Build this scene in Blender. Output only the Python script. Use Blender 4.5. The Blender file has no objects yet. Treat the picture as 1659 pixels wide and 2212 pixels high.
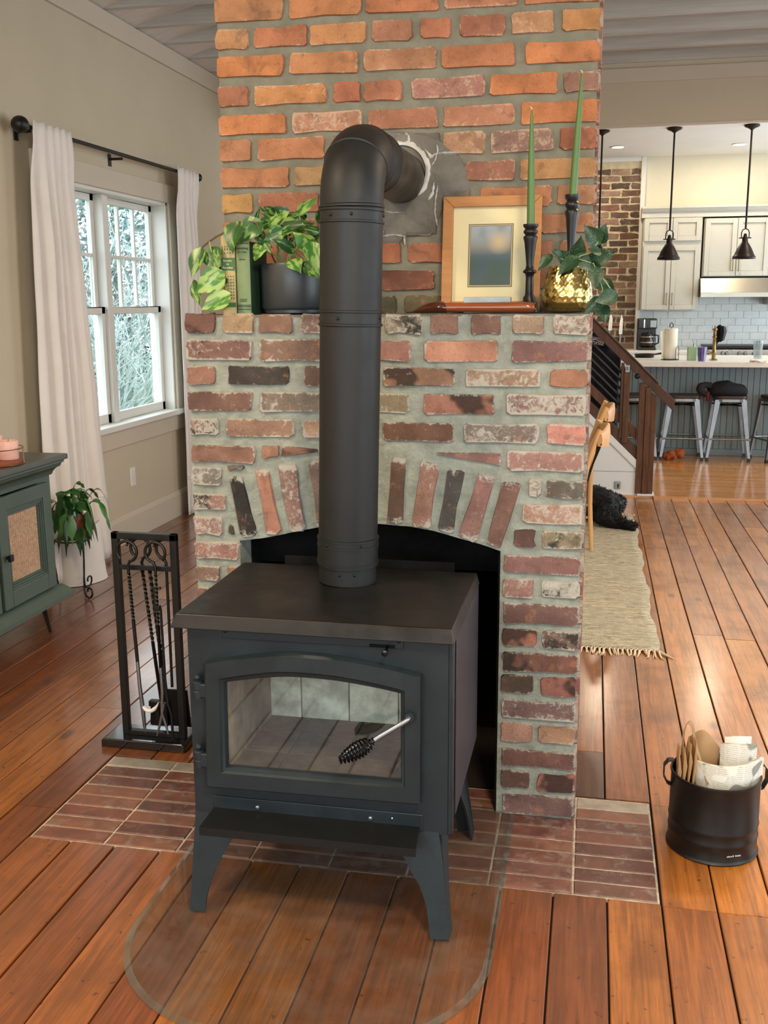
import bpy, bmesh, math, random
from mathutils import Vector, Matrix, noise as mnoise
random.seed(7)
sc = bpy.context.scene
COL = sc.collection
# ------------------------------------------------------------------ camera
FPX = 2191.37
PITCH, YAW, ROLL = math.radians(11.7107), math.radians(11.5712), math.radians(0.3605)
CAM = Vector((1.1198, -2.7086, 1.4528))
fw = Vector((-math.sin(YAW)*math.cos(PITCH), math.cos(YAW)*math.cos(PITCH), -math.sin(PITCH)))
_rt = Vector((math.cos(YAW), math.sin(YAW), 0))
_dn = fw.cross(_rt)
rt = math.cos(ROLL)*_rt + math.sin(ROLL)*_dn
dn = -math.sin(ROLL)*_rt + math.cos(ROLL)*_dn
cd = bpy.data.cameras.new('camera')
cam = bpy.data.objects.new('camera', cd)
COL.objects.link(cam)
cd.sensor_fit = 'HORIZONTAL'; cd.sensor_width = 36.0
cd.lens = FPX/1659*36.0
cd.clip_start = 0.05; cd.clip_end = 200
cam.matrix_world = Matrix(((rt.x, -dn.x, -fw.x, CAM.x), (rt.y, -dn.y, -fw.y, CAM.y), (rt.z, -dn.z, -fw.z, CAM.z), (0, 0, 0, 1)))
sc.camera = cam
# ------------------------------------------------------------------ view and world
sc.view_settings.view_transform = 'Standard'
sc.view_settings.look = 'None'
sc.view_settings.gamma = 1.0
sc.view_settings.use_curve_mapping = False
sc.view_settings.exposure = EXPOSURE = 0.66
try:
    sc.cycles.sample_clamp_indirect = 6.0
    sc.cycles.max_bounces = 10
    sc.cycles.transparent_max_bounces = 12
    sc.cycles.caustics_reflective = False
    sc.cycles.caustics_refractive = False
except Exception:
    pass
w = bpy.data.worlds.new('overcast_sky'); sc.world = w; w.use_nodes = True
bg = w.node_tree.nodes['Background']
bg.inputs['Color'].default_value = (0.82, 0.93, 1.0, 1)      # even, bright overcast sky
bg.inputs['Strength'].default_value = 3.6
def portal(name, loc, rot, sx, sy):
    l = bpy.data.lights.new(name, 'AREA'); l.shape = 'RECTANGLE'; l.size = sx; l.size_y = sy
    l.cycles.is_portal = True
    o = bpy.data.objects.new(name, l); o.location = loc; o.rotation_euler = rot; COL.objects.link(o)
    return o
RP = math.pi/2
portal('daylight_left_window', (-1.95, 3.17, 1.42), (0, -RP, 0), 1.5, 1.5)
portal('daylight_rear_window_a', (-.2, -4.62, 1.9), (RP, 0, 0), 2.6, 1.8)
portal('daylight_rear_window_b', (2.8, -4.62, 1.9), (RP, 0, 0), 2.2, 1.8)
portal('daylight_side_window_a', (4.32, -1.8, 1.5), (0, RP, 0), 1.9, 2.2)
portal('daylight_side_window_b', (4.32, 1.6, 1.5), (0, RP, 0), 1.9, 2.2)
portal('daylight_kitchen_window', (4.32, 7.3, 1.45), (0, RP, 0), 2.3, 3.4)
def area(name, loc, rot, sx, sy, power, col, shape='RECTANGLE'):
    l = bpy.data.lights.new(name, 'AREA'); l.shape = shape; l.size = sx; l.size_y = sy
    l.energy = power; l.color = col
    o = bpy.data.objects.new(name, l); o.location = loc; o.rotation_euler = rot; COL.objects.link(o)
    return o
WARM = (1.0, 0.78, 0.52)
# warm ceiling lamps of the living room (a and b, above and behind the viewer)
area('ceiling_lamp_light_a', (1.6, -2.4, 2.95), (0, 0, 0), 0.45, 0.45, 60, WARM, 'DISK')
area('warm_fill_light_c', (2.5, 1.8, 2.95), (0, 0, 0), 0.6, 0.6, 40, WARM, 'DISK')  # added warm lamp, unseen, to brighten the right floor and header
area('ceiling_lamp_light_b', (-0.9, -1.6, 2.95), (0, 0, 0), 0.45, 0.45, 40, WARM, 'DISK')

# ------------------------------------------------------------------ pixel metrology (photo frame 1659 x 2212 -> metres)
def ray(u, v):
    return rt*((u-829.5)/FPX) + dn*((v-1106)/FPX) + fw
def PX(u, v, X):
    d = ray(u, v); return CAM + d*((X-CAM.x)/d.x)
def PY(u, v, Y):
    d = ray(u, v); return CAM + d*((Y-CAM.y)/d.y)
def PZ(u, v, Z):
    d = ray(u, v); return CAM + d*((Z-CAM.z)/d.z)
def crop(x0, y0, s):
    return lambda a, b: (x0+a*s, y0+b*s)
CA = crop(440, 0, .27728); CB = crop(860, 0, .27728)
CC = crop(380, 650, .28933); CDp = crop(800, 650, .30139); CE = crop(980, 1180, .2802)
C3 = crop(380, 380, .28933); C4 = crop(820, 130, .3255)
CS = crop(360, 1180, .44605)
# ------------------------------------------------------------------ helpers
def hx(s, a=1.0):
    s = s.lstrip('#'); v = [int(s[i:i+2], 16)/255 for i in (0, 2, 4)]
    return tuple((c/12.92 if c <= .04045 else ((c+.055)/1.055)**2.4) for c in v) + (a,)
def org(p):
    o = Vector((0, 0, 0))
    while p is not None:
        o += Vector(p.location); p = p.parent
    return o
def tag(o, label=None, cat=None, group=None, kind=None):
    if label: o['label'] = label
    if cat: o['category'] = cat
    if group: o['group'] = group
    if kind: o['kind'] = kind
    return o
def empty(name, loc=(0, 0, 0), rz=0, label=None, cat=None, group=None, kind=None):
    o = bpy.data.objects.new(name, None); o.location = loc; o.rotation_euler = (0, 0, rz)
    o.empty_display_size = .05
    COL.objects.link(o); return tag(o, label, cat, group, kind)
def link(name, me, mt, parent=None, loc=None):
    o = bpy.data.objects.new(name, me); COL.objects.link(o)
    if mt is not None and len(me.materials) == 0: me.materials.append(mt)
    if parent is not None: o.parent = parent
    if loc is not None: o.location = loc
    return o
class MB:
    def __init__(s): s.v = []; s.f = []
    def add(s, vs, fs):
        n = len(s.v); s.v += [tuple(p) for p in vs]; s.f += [tuple(i+n for i in f) for f in fs]; return s
    def box(s, x0, x1, y0, y1, z0, z1):
        return s.add([(x0,y0,z0),(x1,y0,z0),(x1,y1,z0),(x0,y1,z0),(x0,y0,z1),(x1,y0,z1),(x1,y1,z1),(x0,y1,z1)],
                     [(0,3,2,1),(4,5,6,7),(0,1,5,4),(1,2,6,5),(2,3,7,6),(3,0,4,7)])
    def hexa(s, P):      # 8 points: bottom 4 (ccw from above), top 4
        return s.add(P, [(0,3,2,1),(4,5,6,7),(0,1,5,4),(1,2,6,5),(2,3,7,6),(3,0,4,7)])
    def prism(s, poly, axis, a0, a1):
        n = len(poly)
        def pt(p, a):
            return {'x': (a, p[0], p[1]), 'y': (p[0], a, p[1]), 'z': (p[0], p[1], a)}[axis]
        vs = [pt(p, a0) for p in poly]+[pt(p, a1) for p in poly]
        fs = [tuple(range(n)), tuple(range(2*n-1, n-1, -1))]+[(i, i+n, (i+1) % n+n, (i+1) % n) for i in range(n)]
        return s.add(vs, fs)
    def tube(s, pts, r, n=8, cap=True):
        pts = [Vector(p) for p in pts]; m = len(pts)
        rs = r if isinstance(r, (list, tuple)) else [r]*m
        up = None; rings = []
        for i, p in enumerate(pts):
            t = (pts[min(i+1, m-1)]-pts[max(i-1, 0)]).normalized()
            if up is None:
                up = Vector((0, 0, 1)) if abs(t.z) < .9 else Vector((1, 0, 0))
            a = t.cross(up)
            if a.length < 1e-6: a = t.cross(Vector((0, 1, 0)))
            a.normalize(); b = a.cross(t).normalized(); up = b
            rings.append([p+(a*math.cos(2*math.pi*k/n)+b*math.sin(2*math.pi*k/n))*rs[i] for k in range(n)])
        vs = [q for R in rings for q in R]
        fs = [(i*n+k, i*n+(k+1) % n, (i+1)*n+(k+1) % n, (i+1)*n+k) for i in range(m-1) for k in range(n)]
        if cap: fs += [tuple(range(n-1, -1, -1)), tuple((m-1)*n+k for k in range(n))]
        return s.add(vs, fs)
    def lathe(s, prof, c=(0, 0, 0), n=32, cap=True, sx=1, sy=1):
        c = Vector(c); vs = []; m = len(prof)
        for r, z in prof:
            vs += [(c.x+r*sx*math.cos(2*math.pi*k/n), c.y+r*sy*math.sin(2*math.pi*k/n), c.z+z) for k in range(n)]
        fs = [(i*n+k, i*n+(k+1) % n, (i+1)*n+(k+1) % n, (i+1)*n+k) for i in range(m-1) for k in range(n)]
        if cap:
            fs += [tuple(range(n-1, -1, -1)), tuple((m-1)*n+k for k in range(n))]
        return s.add(vs, fs)
    def ball(s, c, r, n=12, m=8, sz=1.0):
        prof = [(max(1e-4, r*math.sin(math.pi*i/m)), -r*sz*math.cos(math.pi*i/m)) for i in range(m+1)]
        return s.lathe(prof, c, n)
    def mesh(s, name, smooth=False, angle=None):
        me = bpy.data.meshes.new(name); me.from_pydata(s.v, [], s.f); me.update()
        bm = bmesh.new(); bm.from_mesh(me)
        bmesh.ops.recalc_face_normals(bm, faces=bm.faces); bm.to_mesh(me); bm.free()
        if smooth:
            me.polygons.foreach_set('use_smooth', [True]*len(me.polygons))
            try: me.set_sharp_from_angle(angle=math.radians(angle or 40))
            except Exception: pass
        return me
    def build(s, name, mt, parent=None, smooth=False, bevel=0, seg=2, angle=None, local=False):
        o0 = Vector((0, 0, 0)) if local else org(parent)
        # own origin at the centre of the piece
        c = Vector((0, 0, 0))
        if s.v:
            xs = list(zip(*s.v)); c = Vector([(min(a)+max(a))/2 for a in xs])
        s.v = [tuple(Vector(p)-c) for p in s.v]
        me = s.mesh(name, smooth, angle)
        if bevel:
            bm = bmesh.new(); bm.from_mesh(me)
            bmesh.ops.remove_doubles(bm, verts=bm.verts, dist=1e-5)
            es = [e for e in bm.edges if len(e.link_faces) == 2 and e.calc_face_angle(0) > .5]
            for f_ in bm.faces: f_.smooth = False
            try:
                nf = bmesh.ops.bevel(bm, geom=es, offset=bevel, segments=seg, affect='EDGES', profile=.6, clamp_overlap=True)['faces']
                for f_ in nf: f_.smooth = True       # rounded arris, flat sides
            except Exception as ex: print('bevel', name, ex)
            bm.to_mesh(me); bm.free()
        return link(name, me, mt, parent, c-o0)
def bx(name, x0, x1, y0, y1, z0, z1, mt, parent=None, bevel=0.0, **k):
    return MB().box(x0, x1, y0, y1, z0, z1).build(name, mt, parent, bevel=bevel, **k)
def copy_tree(o, parent=None):
    c = o.copy(); COL.objects.link(c); c.parent = parent
    for ch in o.children: copy_tree(ch, c)
    return c
def bez(p0, p1, p2, p3, n=12):
    p0, p1, p2, p3 = map(Vector, (p0, p1, p2, p3)); out = []
    for i in range(n+1):
        t = i/n; out.append(p0*(1-t)**3+p1*3*t*(1-t)**2+p2*3*t*t*(1-t)+p3*t**3)
    return out
def nz(x, y, z, s=1.0):
    return mnoise.noise(Vector((x*s, y*s, z*s)))
# ------------------------------------------------------------------ materials (all node based)
MATS = {}
def nodes_mat(name):
    m = bpy.data.materials.new(name); m.use_nodes = True; nt = m.node_tree
    b = nt.nodes['Principled BSDF']; return m, nt, b
def N(nt, typ, **k):
    n = nt.nodes.new(typ)
    for a, v in k.items(): setattr(n, a, v)
    return n
def L(nt, a, b): nt.links.new(a, b)
def coords(nt, scale=(1, 1, 1), rnd=True, generated=False):
    tc = N(nt, 'ShaderNodeTexCoord'); mp = N(nt, 'ShaderNodeMapping'); mp.inputs['Scale'].default_value = scale
    L(nt, tc.outputs['Object'], mp.inputs['Vector'])
    if rnd:
        oi = N(nt, 'ShaderNodeObjectInfo'); mul = N(nt, 'ShaderNodeMath', operation='MULTIPLY'); mul.inputs[1].default_value = 37.0
        L(nt, oi.outputs['Random'], mul.inputs[0]); L(nt, mul.outputs[0], mp.inputs['Location'])
    return mp.outputs['Vector']
def noise(nt, vec, scale, detail=4, rough=.6, dist=0):
    n = N(nt, 'ShaderNodeTexNoise'); n.inputs['Scale'].default_value = scale; n.inputs['Detail'].default_value = detail
    n.inputs['Roughness'].default_value = rough; n.inputs['Distortion'].default_value = dist
    L(nt, vec, n.inputs['Vector']); return n.outputs['Fac']
def ramp(nt, fac, stops):
    r = N(nt, 'ShaderNodeValToRGB'); e = r.color_ramp.elements
    while len(e) < len(stops): e.new(.5)
    for i, (p, c) in enumerate(stops):
        e[i].position = p; e[i].color = c if len(c) == 4 else tuple(c)+(1,)
    L(nt, fac, r.inputs['Fac']); return r.outputs['Color']
def mixc(nt, fac, a, b, mode='MIX'):
    m = N(nt, 'ShaderNodeMix', data_type='RGBA', blend_type=mode)
    for sock, val in ((m.inputs['Factor'], fac), (m.inputs[6], a), (m.inputs[7], b)):
        if isinstance(val, (int, float)): sock.default_value = val
        elif isinstance(val, tuple): sock.default_value = val
        else: L(nt, val, sock)
    return m.outputs[2]
def maprange(nt, v, a, b, c=0, d=1):
    m = N(nt, 'ShaderNodeMapRange'); m.interpolation_type = 'SMOOTHSTEP'
    for i, x in enumerate((v, a, b, c, d)):
        if isinstance(x, (int, float)): m.inputs[i].default_value = x
        else: L(nt, x, m.inputs[i])
    return m.outputs[0]
def math_(nt, op, a, b=0.0):
    m = N(nt, 'ShaderNodeMath', operation=op)
    for i, x in enumerate((a, b)):
        if isinstance(x, (int, float)): m.inputs[i].default_value = x
        else: L(nt, x, m.inputs[i])
    return m.outputs[0]
def bump(nt, b, h, strength=.3, dist=.01):
    n = N(nt, 'ShaderNodeBump'); n.inputs['Strength'].default_value = strength; n.inputs['Distance'].default_value = dist
    L(nt, h, n.inputs['Height']); L(nt, n.outputs['Normal'], b.inputs['Normal'])
def M(name, col, rough=.5, metal=0.0, var=.08, vscale=12, bmp=0.0, bscale=60, coat=0.0, coat_rough=.1, spec=.5, stretch=(1, 1, 1), emit=None, estr=0, objcol=False, sheen=0, rvar=0.0, bdist=.004, wear=None):
    m, nt, b = nodes_mat(name)
    c = hx(col) if isinstance(col, str) else col
    vec = coords(nt, stretch)
    f = noise(nt, vec, vscale, 5)
    if objcol:
        oi = N(nt, 'ShaderNodeObjectInfo'); base = oi.outputs['Color']
    else: base = c
    v = maprange(nt, f, .3, .7, 1-var, 1+var)
    comb = N(nt, 'ShaderNodeCombineColor')
    for i in range(3): L(nt, v, comb.inputs[i])
    bc = mixc(nt, 1.0, base, comb.outputs[0], 'MULTIPLY')
    if wear: bc = mixc(nt, maprange(nt, noise(nt, vec, 21, 7, .75, .5), .50, .70, 0, .62), bc, hx(wear))
    L(nt, bc, b.inputs['Base Color'])
    b.inputs['Roughness'].default_value = rough
    if rvar: L(nt, maprange(nt, f, .3, .7, rough-rvar, rough+rvar), b.inputs['Roughness'])
    b.inputs['Metallic'].default_value = metal
    b.inputs['Specular IOR Level'].default_value = spec
    b.inputs['Coat Weight'].default_value = coat; b.inputs['Coat Roughness'].default_value = coat_rough
    if sheen: b.inputs['Sheen Weight'].default_value = sheen
    if bmp: bump(nt, b, noise(nt, vec, bscale, 6), bmp, bdist)
    if emit: b.inputs['Emission Color'].default_value = hx(emit); b.inputs['Emission Strength'].default_value = estr
    MATS[name] = m; return m
def glassmat(name, tint=(1, 1, 1, 1), refl=.06, rough=.02, dirt=0.0, dirtcol='#8a8478'):
    """thin clear sheet: straight-through transmission plus a Fresnel mirror coat, with optional dust film"""
    m, nt, b = nodes_mat(name); nt.nodes.remove(b)
    out = nt.nodes['Material Output']
    tr = N(nt, 'ShaderNodeBsdfTransparent'); tr.inputs[0].default_value = tint
    gl = N(nt, 'ShaderNodeBsdfGlossy'); gl.inputs['Roughness'].default_value = rough
    lw = N(nt, 'ShaderNodeLayerWeight'); lw.inputs['Blend'].default_value = .5
    fac = math_(nt, 'ADD', math_(nt, 'MULTIPLY', math_(nt, 'POWER', lw.outputs['Facing'], 5.0), 1-refl), refl)
    mx = N(nt, 'ShaderNodeMixShader'); L(nt, fac, mx.inputs[0]); L(nt, tr.outputs[0], mx.inputs[1]); L(nt, gl.outputs[0], mx.inputs[2])
    last = mx.outputs[0]
    if dirt:
        df = N(nt, 'ShaderNodeBsdfDiffuse'); df.inputs[0].default_value = hx(dirtcol)
        vec = coords(nt); f = noise(nt, vec, 7, 6, .65)
        mk = maprange(nt, f, .35, .75, dirt*.25, dirt)
        m2 = N(nt, 'ShaderNodeMixShader'); L(nt, mk, m2.inputs[0]); L(nt, last, m2.inputs[1]); L(nt, df.outputs[0], m2.inputs[2]); last = m2.outputs[0]
    L(nt, last, out.inputs['Surface']); MATS[name] = m; return m
# brick: colour from the object, lime smears by the object's alpha
def brickmat(name, smearcol='#c9c5b8', dark='#3a302b', relief=.6, sat=.85, val=.82, hue=.5, edge='X', char=.0, edgew=.20):
    m, nt, b = nodes_mat(name)
    oi = N(nt, 'ShaderNodeObjectInfo'); vec = coords(nt)
    n1 = noise(nt, vec, 9, 5); n2 = noise(nt, vec, 55, 9, .74, .8); n3 = noise(nt, vec, 160, 3, .7); n4 = noise(nt, vec, 15, 5, .6, .5); n5 = noise(nt, vec, 26, 6, .65)
    hs = N(nt, 'ShaderNodeHueSaturation'); hs.inputs['Saturation'].default_value = sat; hs.inputs['Value'].default_value = val; hs.inputs['Hue'].default_value = hue
    L(nt, oi.outputs['Color'], hs.inputs['Color'])
    v = maprange(nt, n1, .25, .75, .70, 1.25)
    comb = N(nt, 'ShaderNodeCombineColor')
    for i in range(3): L(nt, v, comb.inputs[i])
    c = mixc(nt, 1.0, hs.outputs[0], comb.outputs[0], 'MULTIPLY')
    c = mixc(nt, maprange(nt, n4, .54, .66, 0, .42), c, hx('#5f4a3f'))
    c = mixc(nt, maprange(nt, n5, .56, .70, 0, .38), c, hx('#b9835c'))
    c = mixc(nt, maprange(nt, n3, .55, .75, 0, .5), c, hx(dark))
    if char:       # kiln-burnt dark ends on some of the bricks
        pick = math_(nt, 'GREATER_THAN', math_(nt, 'FRACT', math_(nt, 'MULTIPLY', oi.outputs['Random'], 7.31)), 1-char)
        n6 = noise(nt, vec, 6, 3, .6)
        c = mixc(nt, math_(nt, 'MULTIPLY', pick, maprange(nt, n6, .50, .56, 0, .85)), c, hx('#2f2b29'))
    tc = N(nt, 'ShaderNodeTexCoord'); sp = N(nt, 'ShaderNodeSeparateXYZ'); L(nt, tc.outputs['Generated'], sp.inputs[0])
    ed = lambda o: math_(nt, 'MULTIPLY', math_(nt, 'ABSOLUTE', math_(nt, 'SUBTRACT', o, .5)), 2.0)
    ex = maprange(nt, ed(sp.outputs[edge]), .86, 1.0, 0, edgew); ez = maprange(nt, ed(sp.outputs['Z']), .62, 1.0, 0, edgew)
    th = math_(nt, 'SUBTRACT', .715, math_(nt, 'MULTIPLY', oi.outputs['Alpha'], .32))
    val_ = math_(nt, 'ADD', math_(nt, 'ADD', math_(nt, 'MULTIPLY', n2, .75), math_(nt, 'MULTIPLY', n1, .25)), math_(nt, 'MAXIMUM', ex, ez))
    sm = maprange(nt, val_, th, math_(nt, 'ADD', th, .11), 0, .75)
    c = mixc(nt, sm, c, hx(smearcol))
    L(nt, c, b.inputs['Base Color']); b.inputs['Roughness'].default_value = .88; b.inputs['Specular IOR Level'].default_value = .25
    bump(nt, b, math_(nt, 'ADD', n2, math_(nt, 'MULTIPLY', n3, .5)), relief, .008)
    MATS[name] = m; return m
brickmat('brick_face', '#bdbcb2', char=.2, edgew=.17, sat=.74, hue=.508); brickmat('brick_side', '#a9a69a', edge='Y'); brickmat('brick_up', '#c4ab94', sat=.86, val=.82, hue=.513, edgew=.14); brickmat('brick_far', '#d2c7b0', edgew=.1)
M('mortar_low', '#8f958c', .95, var=.16, vscale=22, bmp=.6, bscale=120, bdist=.006, spec=.15)
M('mortar_up', '#7d7b6d', .95, var=.12, vscale=22, bmp=.5, bscale=120, bdist=.005, spec=.15)
M('mortar_tan', '#c9bb9b', .95, var=.1, vscale=18, bmp=.4, bscale=90, spec=.15)
M('soot', '#141414', .95, var=.35, vscale=8, bmp=.5, bscale=60, spec=.1)
M('patch_grey', '#76736c', .95, var=.18, vscale=14, bmp=.8, bscale=70, bdist=.006, spec=.15)
M('caulk', '#d9d8d2', .6, var=.1, vscale=30, bmp=.4, bscale=60)
def plankmat(name, gl=.42, grainscale=1.0, coat=1.0):
    m, nt, b = nodes_mat(name)
    oi = N(nt, 'ShaderNodeObjectInfo')
    vec = coords(nt, (14*grainscale, .9, 14*grainscale)); vec2 = coords(nt, (1, 1, 1)); vec3 = coords(nt, (70, 2.2, 70))
    g = noise(nt, vec, 2.2, 6, .6, 1.2); fine = noise(nt, vec3, 2.0, 4, .7); blot = noise(nt, vec2, 3.4, 4, .6); sp = noise(nt, vec2, 42, 3, .6)
    v = maprange(nt, math_(nt, 'ADD', math_(nt, 'MULTIPLY', g, .55), math_(nt, 'MULTIPLY', fine, .45)), .34, .66, .55, 1.25)
    comb = N(nt, 'ShaderNodeCombineColor')
    for i in range(3): L(nt, v, comb.inputs[i])
    c = mixc(nt, 1.0, oi.outputs['Color'], comb.outputs[0], 'MULTIPLY')
    c = mixc(nt, maprange(nt, blot, .48, .72, 0, .55), c, hx('#5c3214'))
    c = mixc(nt, maprange(nt, sp, .66, .72, 0, .75), c, hx('#2a150b'))
    vo = N(nt, 'ShaderNodeTexVoronoi'); vo.inputs['Scale'].default_value = 2.6
    L(nt, coords(nt, (1.6, .7, 1)), vo.inputs['Vector'])
    kn = maprange(nt, vo.outputs['Distance'], .04, .11, 1, 0)
    c = mixc(nt, math_(nt, 'MULTIPLY', kn, .7), c, hx('#33190c'))
    L(nt, c, b.inputs['Base Color'])
    b.inputs['Roughness'].default_value = gl+.12
    L(nt, maprange(nt, blot, .3, .7, gl-.05, gl+.14), b.inputs['Roughness'])
    b.inputs['Coat Weight'].default_value = coat; b.inputs['Coat Roughness'].default_value = .19; b.inputs['Coat IOR'].default_value = 1.55
    bump(nt, b, math_(nt, 'ADD', g, math_(nt, 'MULTIPLY', fine, .4)), .05, .002)
    MATS[name] = m; return m
plankmat('old_plank')
M('floor_gap', '#1c110a', .9, var=.2)
def stripfloor(name):      # narrow strip flooring running across, too fine to pick apart
    m, nt, b = nodes_mat(name)
    tc = N(nt, 'ShaderNodeTexCoord'); br = N(nt, 'ShaderNodeTexBrick')
    mp = N(nt, 'ShaderNodeMapping'); L(nt, tc.outputs['Object'], mp.inputs['Vector'])
    L(nt, mp.outputs[0], br.inputs['Vector']); br.inputs['Scale'].default_value = 1.0
    br.inputs['Brick Width'].default_value = 1.3; br.inputs['Row Height'].default_value = .058; br.inputs['Mortar Size'].default_value = .0016
    br.inputs['Color1'].default_value = hx('#dc9850'); br.inputs['Color2'].default_value = hx('#c98440'); br.inputs['Mortar'].default_value = hx('#3a1d0c')
    br.inputs['Bias'].default_value = 0
    vec = coords(nt, (1, 22, 1), False); g = noise(nt, vec, 3, 5, .6, .8)
    c = mixc(nt, maprange(nt, g, .45, .75, 0, .6), br.outputs['Color'], hx('#7a4118'))
    L(nt, c, b.inputs['Base Color']); b.inputs['Roughness'].default_value = .2; b.inputs['Coat Weight'].default_value = .5; b.inputs['Coat Roughness'].default_value = .08
    MATS[name] = m
stripfloor('strip_floor')
M('wall_paint', '#c5b9a2', .75, var=.02, vscale=3, bmp=.05, bscale=300, spec=.3)
M('trim_paint', '#c8bcab', .55, var=.02, vscale=3, spec=.4)
M('white_trim', '#dcdad4', .4, var=.02, vscale=4)
M('kitchen_wall', '#d8d2bc', .7, var=.02, vscale=3)
M('kitchen_ceiling', '#d9d5cf', .8, var=.02, vscale=3)
M('ceiling_wood', '#bab6ae', .8, var=.10, vscale=3, stretch=(.6, 10, 10), bmp=.3, bscale=10)
M('ceiling_board', '#c9c4bc', .85, var=.06, vscale=3, stretch=(1, 6, 1))
M('tile_red', '#7d4338', .55, var=.22, vscale=18, bmp=.35, bscale=80, objcol=True, rvar=.15, coat=.15, coat_rough=.3, wear='#8d8378')
M('grout', '#b9ab98', .9, var=.35, vscale=25, bmp=.5, bscale=90)
M('stove_metal', '#1e292e', .48, .25, var=.16, vscale=9, bmp=.12, bscale=260, rvar=.08)
M('stove_top', '#161413', .42, .3, var=.3, vscale=6, bmp=.1, bscale=200, rvar=.12)
M('stove_dark', '#111314', .5, .3, var=.2, vscale=10)
M('pipe_black', '#161819', .52, .15, var=.12, vscale=10, bmp=.06, bscale=300, rvar=.06)
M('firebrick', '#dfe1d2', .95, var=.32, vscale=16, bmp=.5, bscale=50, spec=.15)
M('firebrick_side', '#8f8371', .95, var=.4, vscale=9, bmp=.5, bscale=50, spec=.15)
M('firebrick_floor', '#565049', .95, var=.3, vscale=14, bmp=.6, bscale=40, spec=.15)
M('rust', '#4a352c', .9, var=.4, vscale=20, bmp=.4)
M('chrome', '#b9babb', .18, 1.0, var=.05)
M('black_chrome', '#33363a', .22, 1.0, var=.05)
M('black_iron', '#0b0b0c', .42, .15, var=.2, vscale=20)
M('black_gloss', '#0d0e10', .12, 0, var=.1, coat=.6)
M('black_satin', '#141415', .38, 0, var=.15)
M('bucket_black', '#0b0b0b', .42, .1, var=.25, vscale=9, rvar=.06)
M('steel_worn', '#8d9399', .3, .9, var=.10, vscale=8)
M('stainless', '#b4b0a6', .28, .9, var=.08, vscale=5, stretch=(1, 30, 30))
M('hood_steel', '#8f8a80', .38, .85, var=.06, vscale=5)
M('brass', '#8a7448', .3, .9, var=.1)
def goldmat():
    m, nt, b = nodes_mat('hammered_gold')
    b.inputs['Metallic'].default_value = 1; b.inputs['Roughness'].default_value = .2; b.inputs['Base Color'].default_value = hx('#bda968')
    MATS['hammered_gold'] = m
goldmat()
M('curtain_cloth', '#e9e2dc', .9, var=.03, vscale=6, bmp=.15, bscale=500, spec=.1, sheen=.2)
M('green_cabinet', '#46574f', .42, var=.06, vscale=8, rvar=.05)
M('green_top', '#4f5552', .4, var=.08, vscale=8)
M('rattan', '#d3b092', .7, var=.2, vscale=60)
M('wood_tray', '#8a4a30', .5, var=.2, vscale=5, stretch=(1, 12, 1))
M('pink_wax', '#eab8aa', .5, var=.03)
M('copper_wire', '#a88066', .3, .9)
M('terracotta', '#8a4a36', .8, var=.15)
M('white_fabric', '#e4e0dc', .8, var=.04, vscale=5)
M('soil', '#2a1d14', .95, var=.3)
M('stem_green', '#8a9a58', .6, var=.15)
M('stem_brown', '#5a4a30', .7, var=.2)
def leafmat(name, a, b_, thr, gl=.35, scale=7, spots=False):
    m, nt, b = nodes_mat(name); vec = coords(nt, (1, 2.2, 1) if not spots else (1, 1, 1))
    f = noise(nt, vec, scale*.30, 2, .45, .4)
    if spots:
        vo = N(nt, 'ShaderNodeTexVoronoi'); vo.inputs['Scale'].default_value = 24; L(nt, vec, vo.inputs['Vector'])
        k = maprange(nt, math_(nt, 'ADD', vo.outputs['Distance'], math_(nt, 'MULTIPLY', f, .35)), .33, .40, 1, 0)
    else: k = maprange(nt, f, thr-.05, thr+.07, 0, 1)
    L(nt, mixc(nt, k, hx(a), hx(b_)), b.inputs['Base Color']); b.inputs['Roughness'].default_value = gl
    b.inputs['Subsurface Weight'].default_value = 0.0
    bump(nt, b, f, .15, .002); MATS[name] = m; return m
leafmat('leaf_pothos', '#285420', '#789c4c', .55)
leafmat('leaf_pothos_pale', '#437a30', '#96b262', .48)
leafmat('leaf_pothos_dark', '#1f4420', '#6c9344', .58)
leafmat('leaf_satin', '#173a20', '#8fb08f', .5, .4, 7, True)
leafmat('leaf_cactus', '#234f1e', '#4f8a3e', .56, .22)
leafmat('leaf_shrub', '#4c6462', '#7f9997', .5, .6, 12)
M('bark', '#6f7672', .9, var=.25)
M('bark_pale', '#9aa6a4', .9, var=.2)
M('lawn', '#4d6350', .95, var=.25, vscale=6)
M('frame_wood', '#b0783f', .4, var=.12, vscale=6, stretch=(1, 1, 14), coat=.2)
M('mat_board', '#efe2b4', .8, var=.01)
M('marble', '#a9b4b6', .5, var=.12, vscale=30)
M('red_wood', '#8a4522', .25, var=.25, vscale=8, stretch=(1, 12, 12), coat=.6)
M('candle_green', '#4e6f35', .4, var=.04)
M('wick', '#e8dfae', .7)
M('book_green', '#768962', .7, var=.06, vscale=30)
M('book_dark', '#24402e', .6, var=.1)
M('book_cream', '#b0a272', .7, var=.05, vscale=40)
M('book_label', '#3f6b3e', .6)
M('page', '#d8cfb8', .8, var=.08, vscale=3, stretch=(60, 1, 1))
M('ink', '#2b3326', .7)
M('ink_gold', '#e6dca6', .6)
M('kraft', '#a3825c', .8, var=.1, vscale=12)
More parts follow.
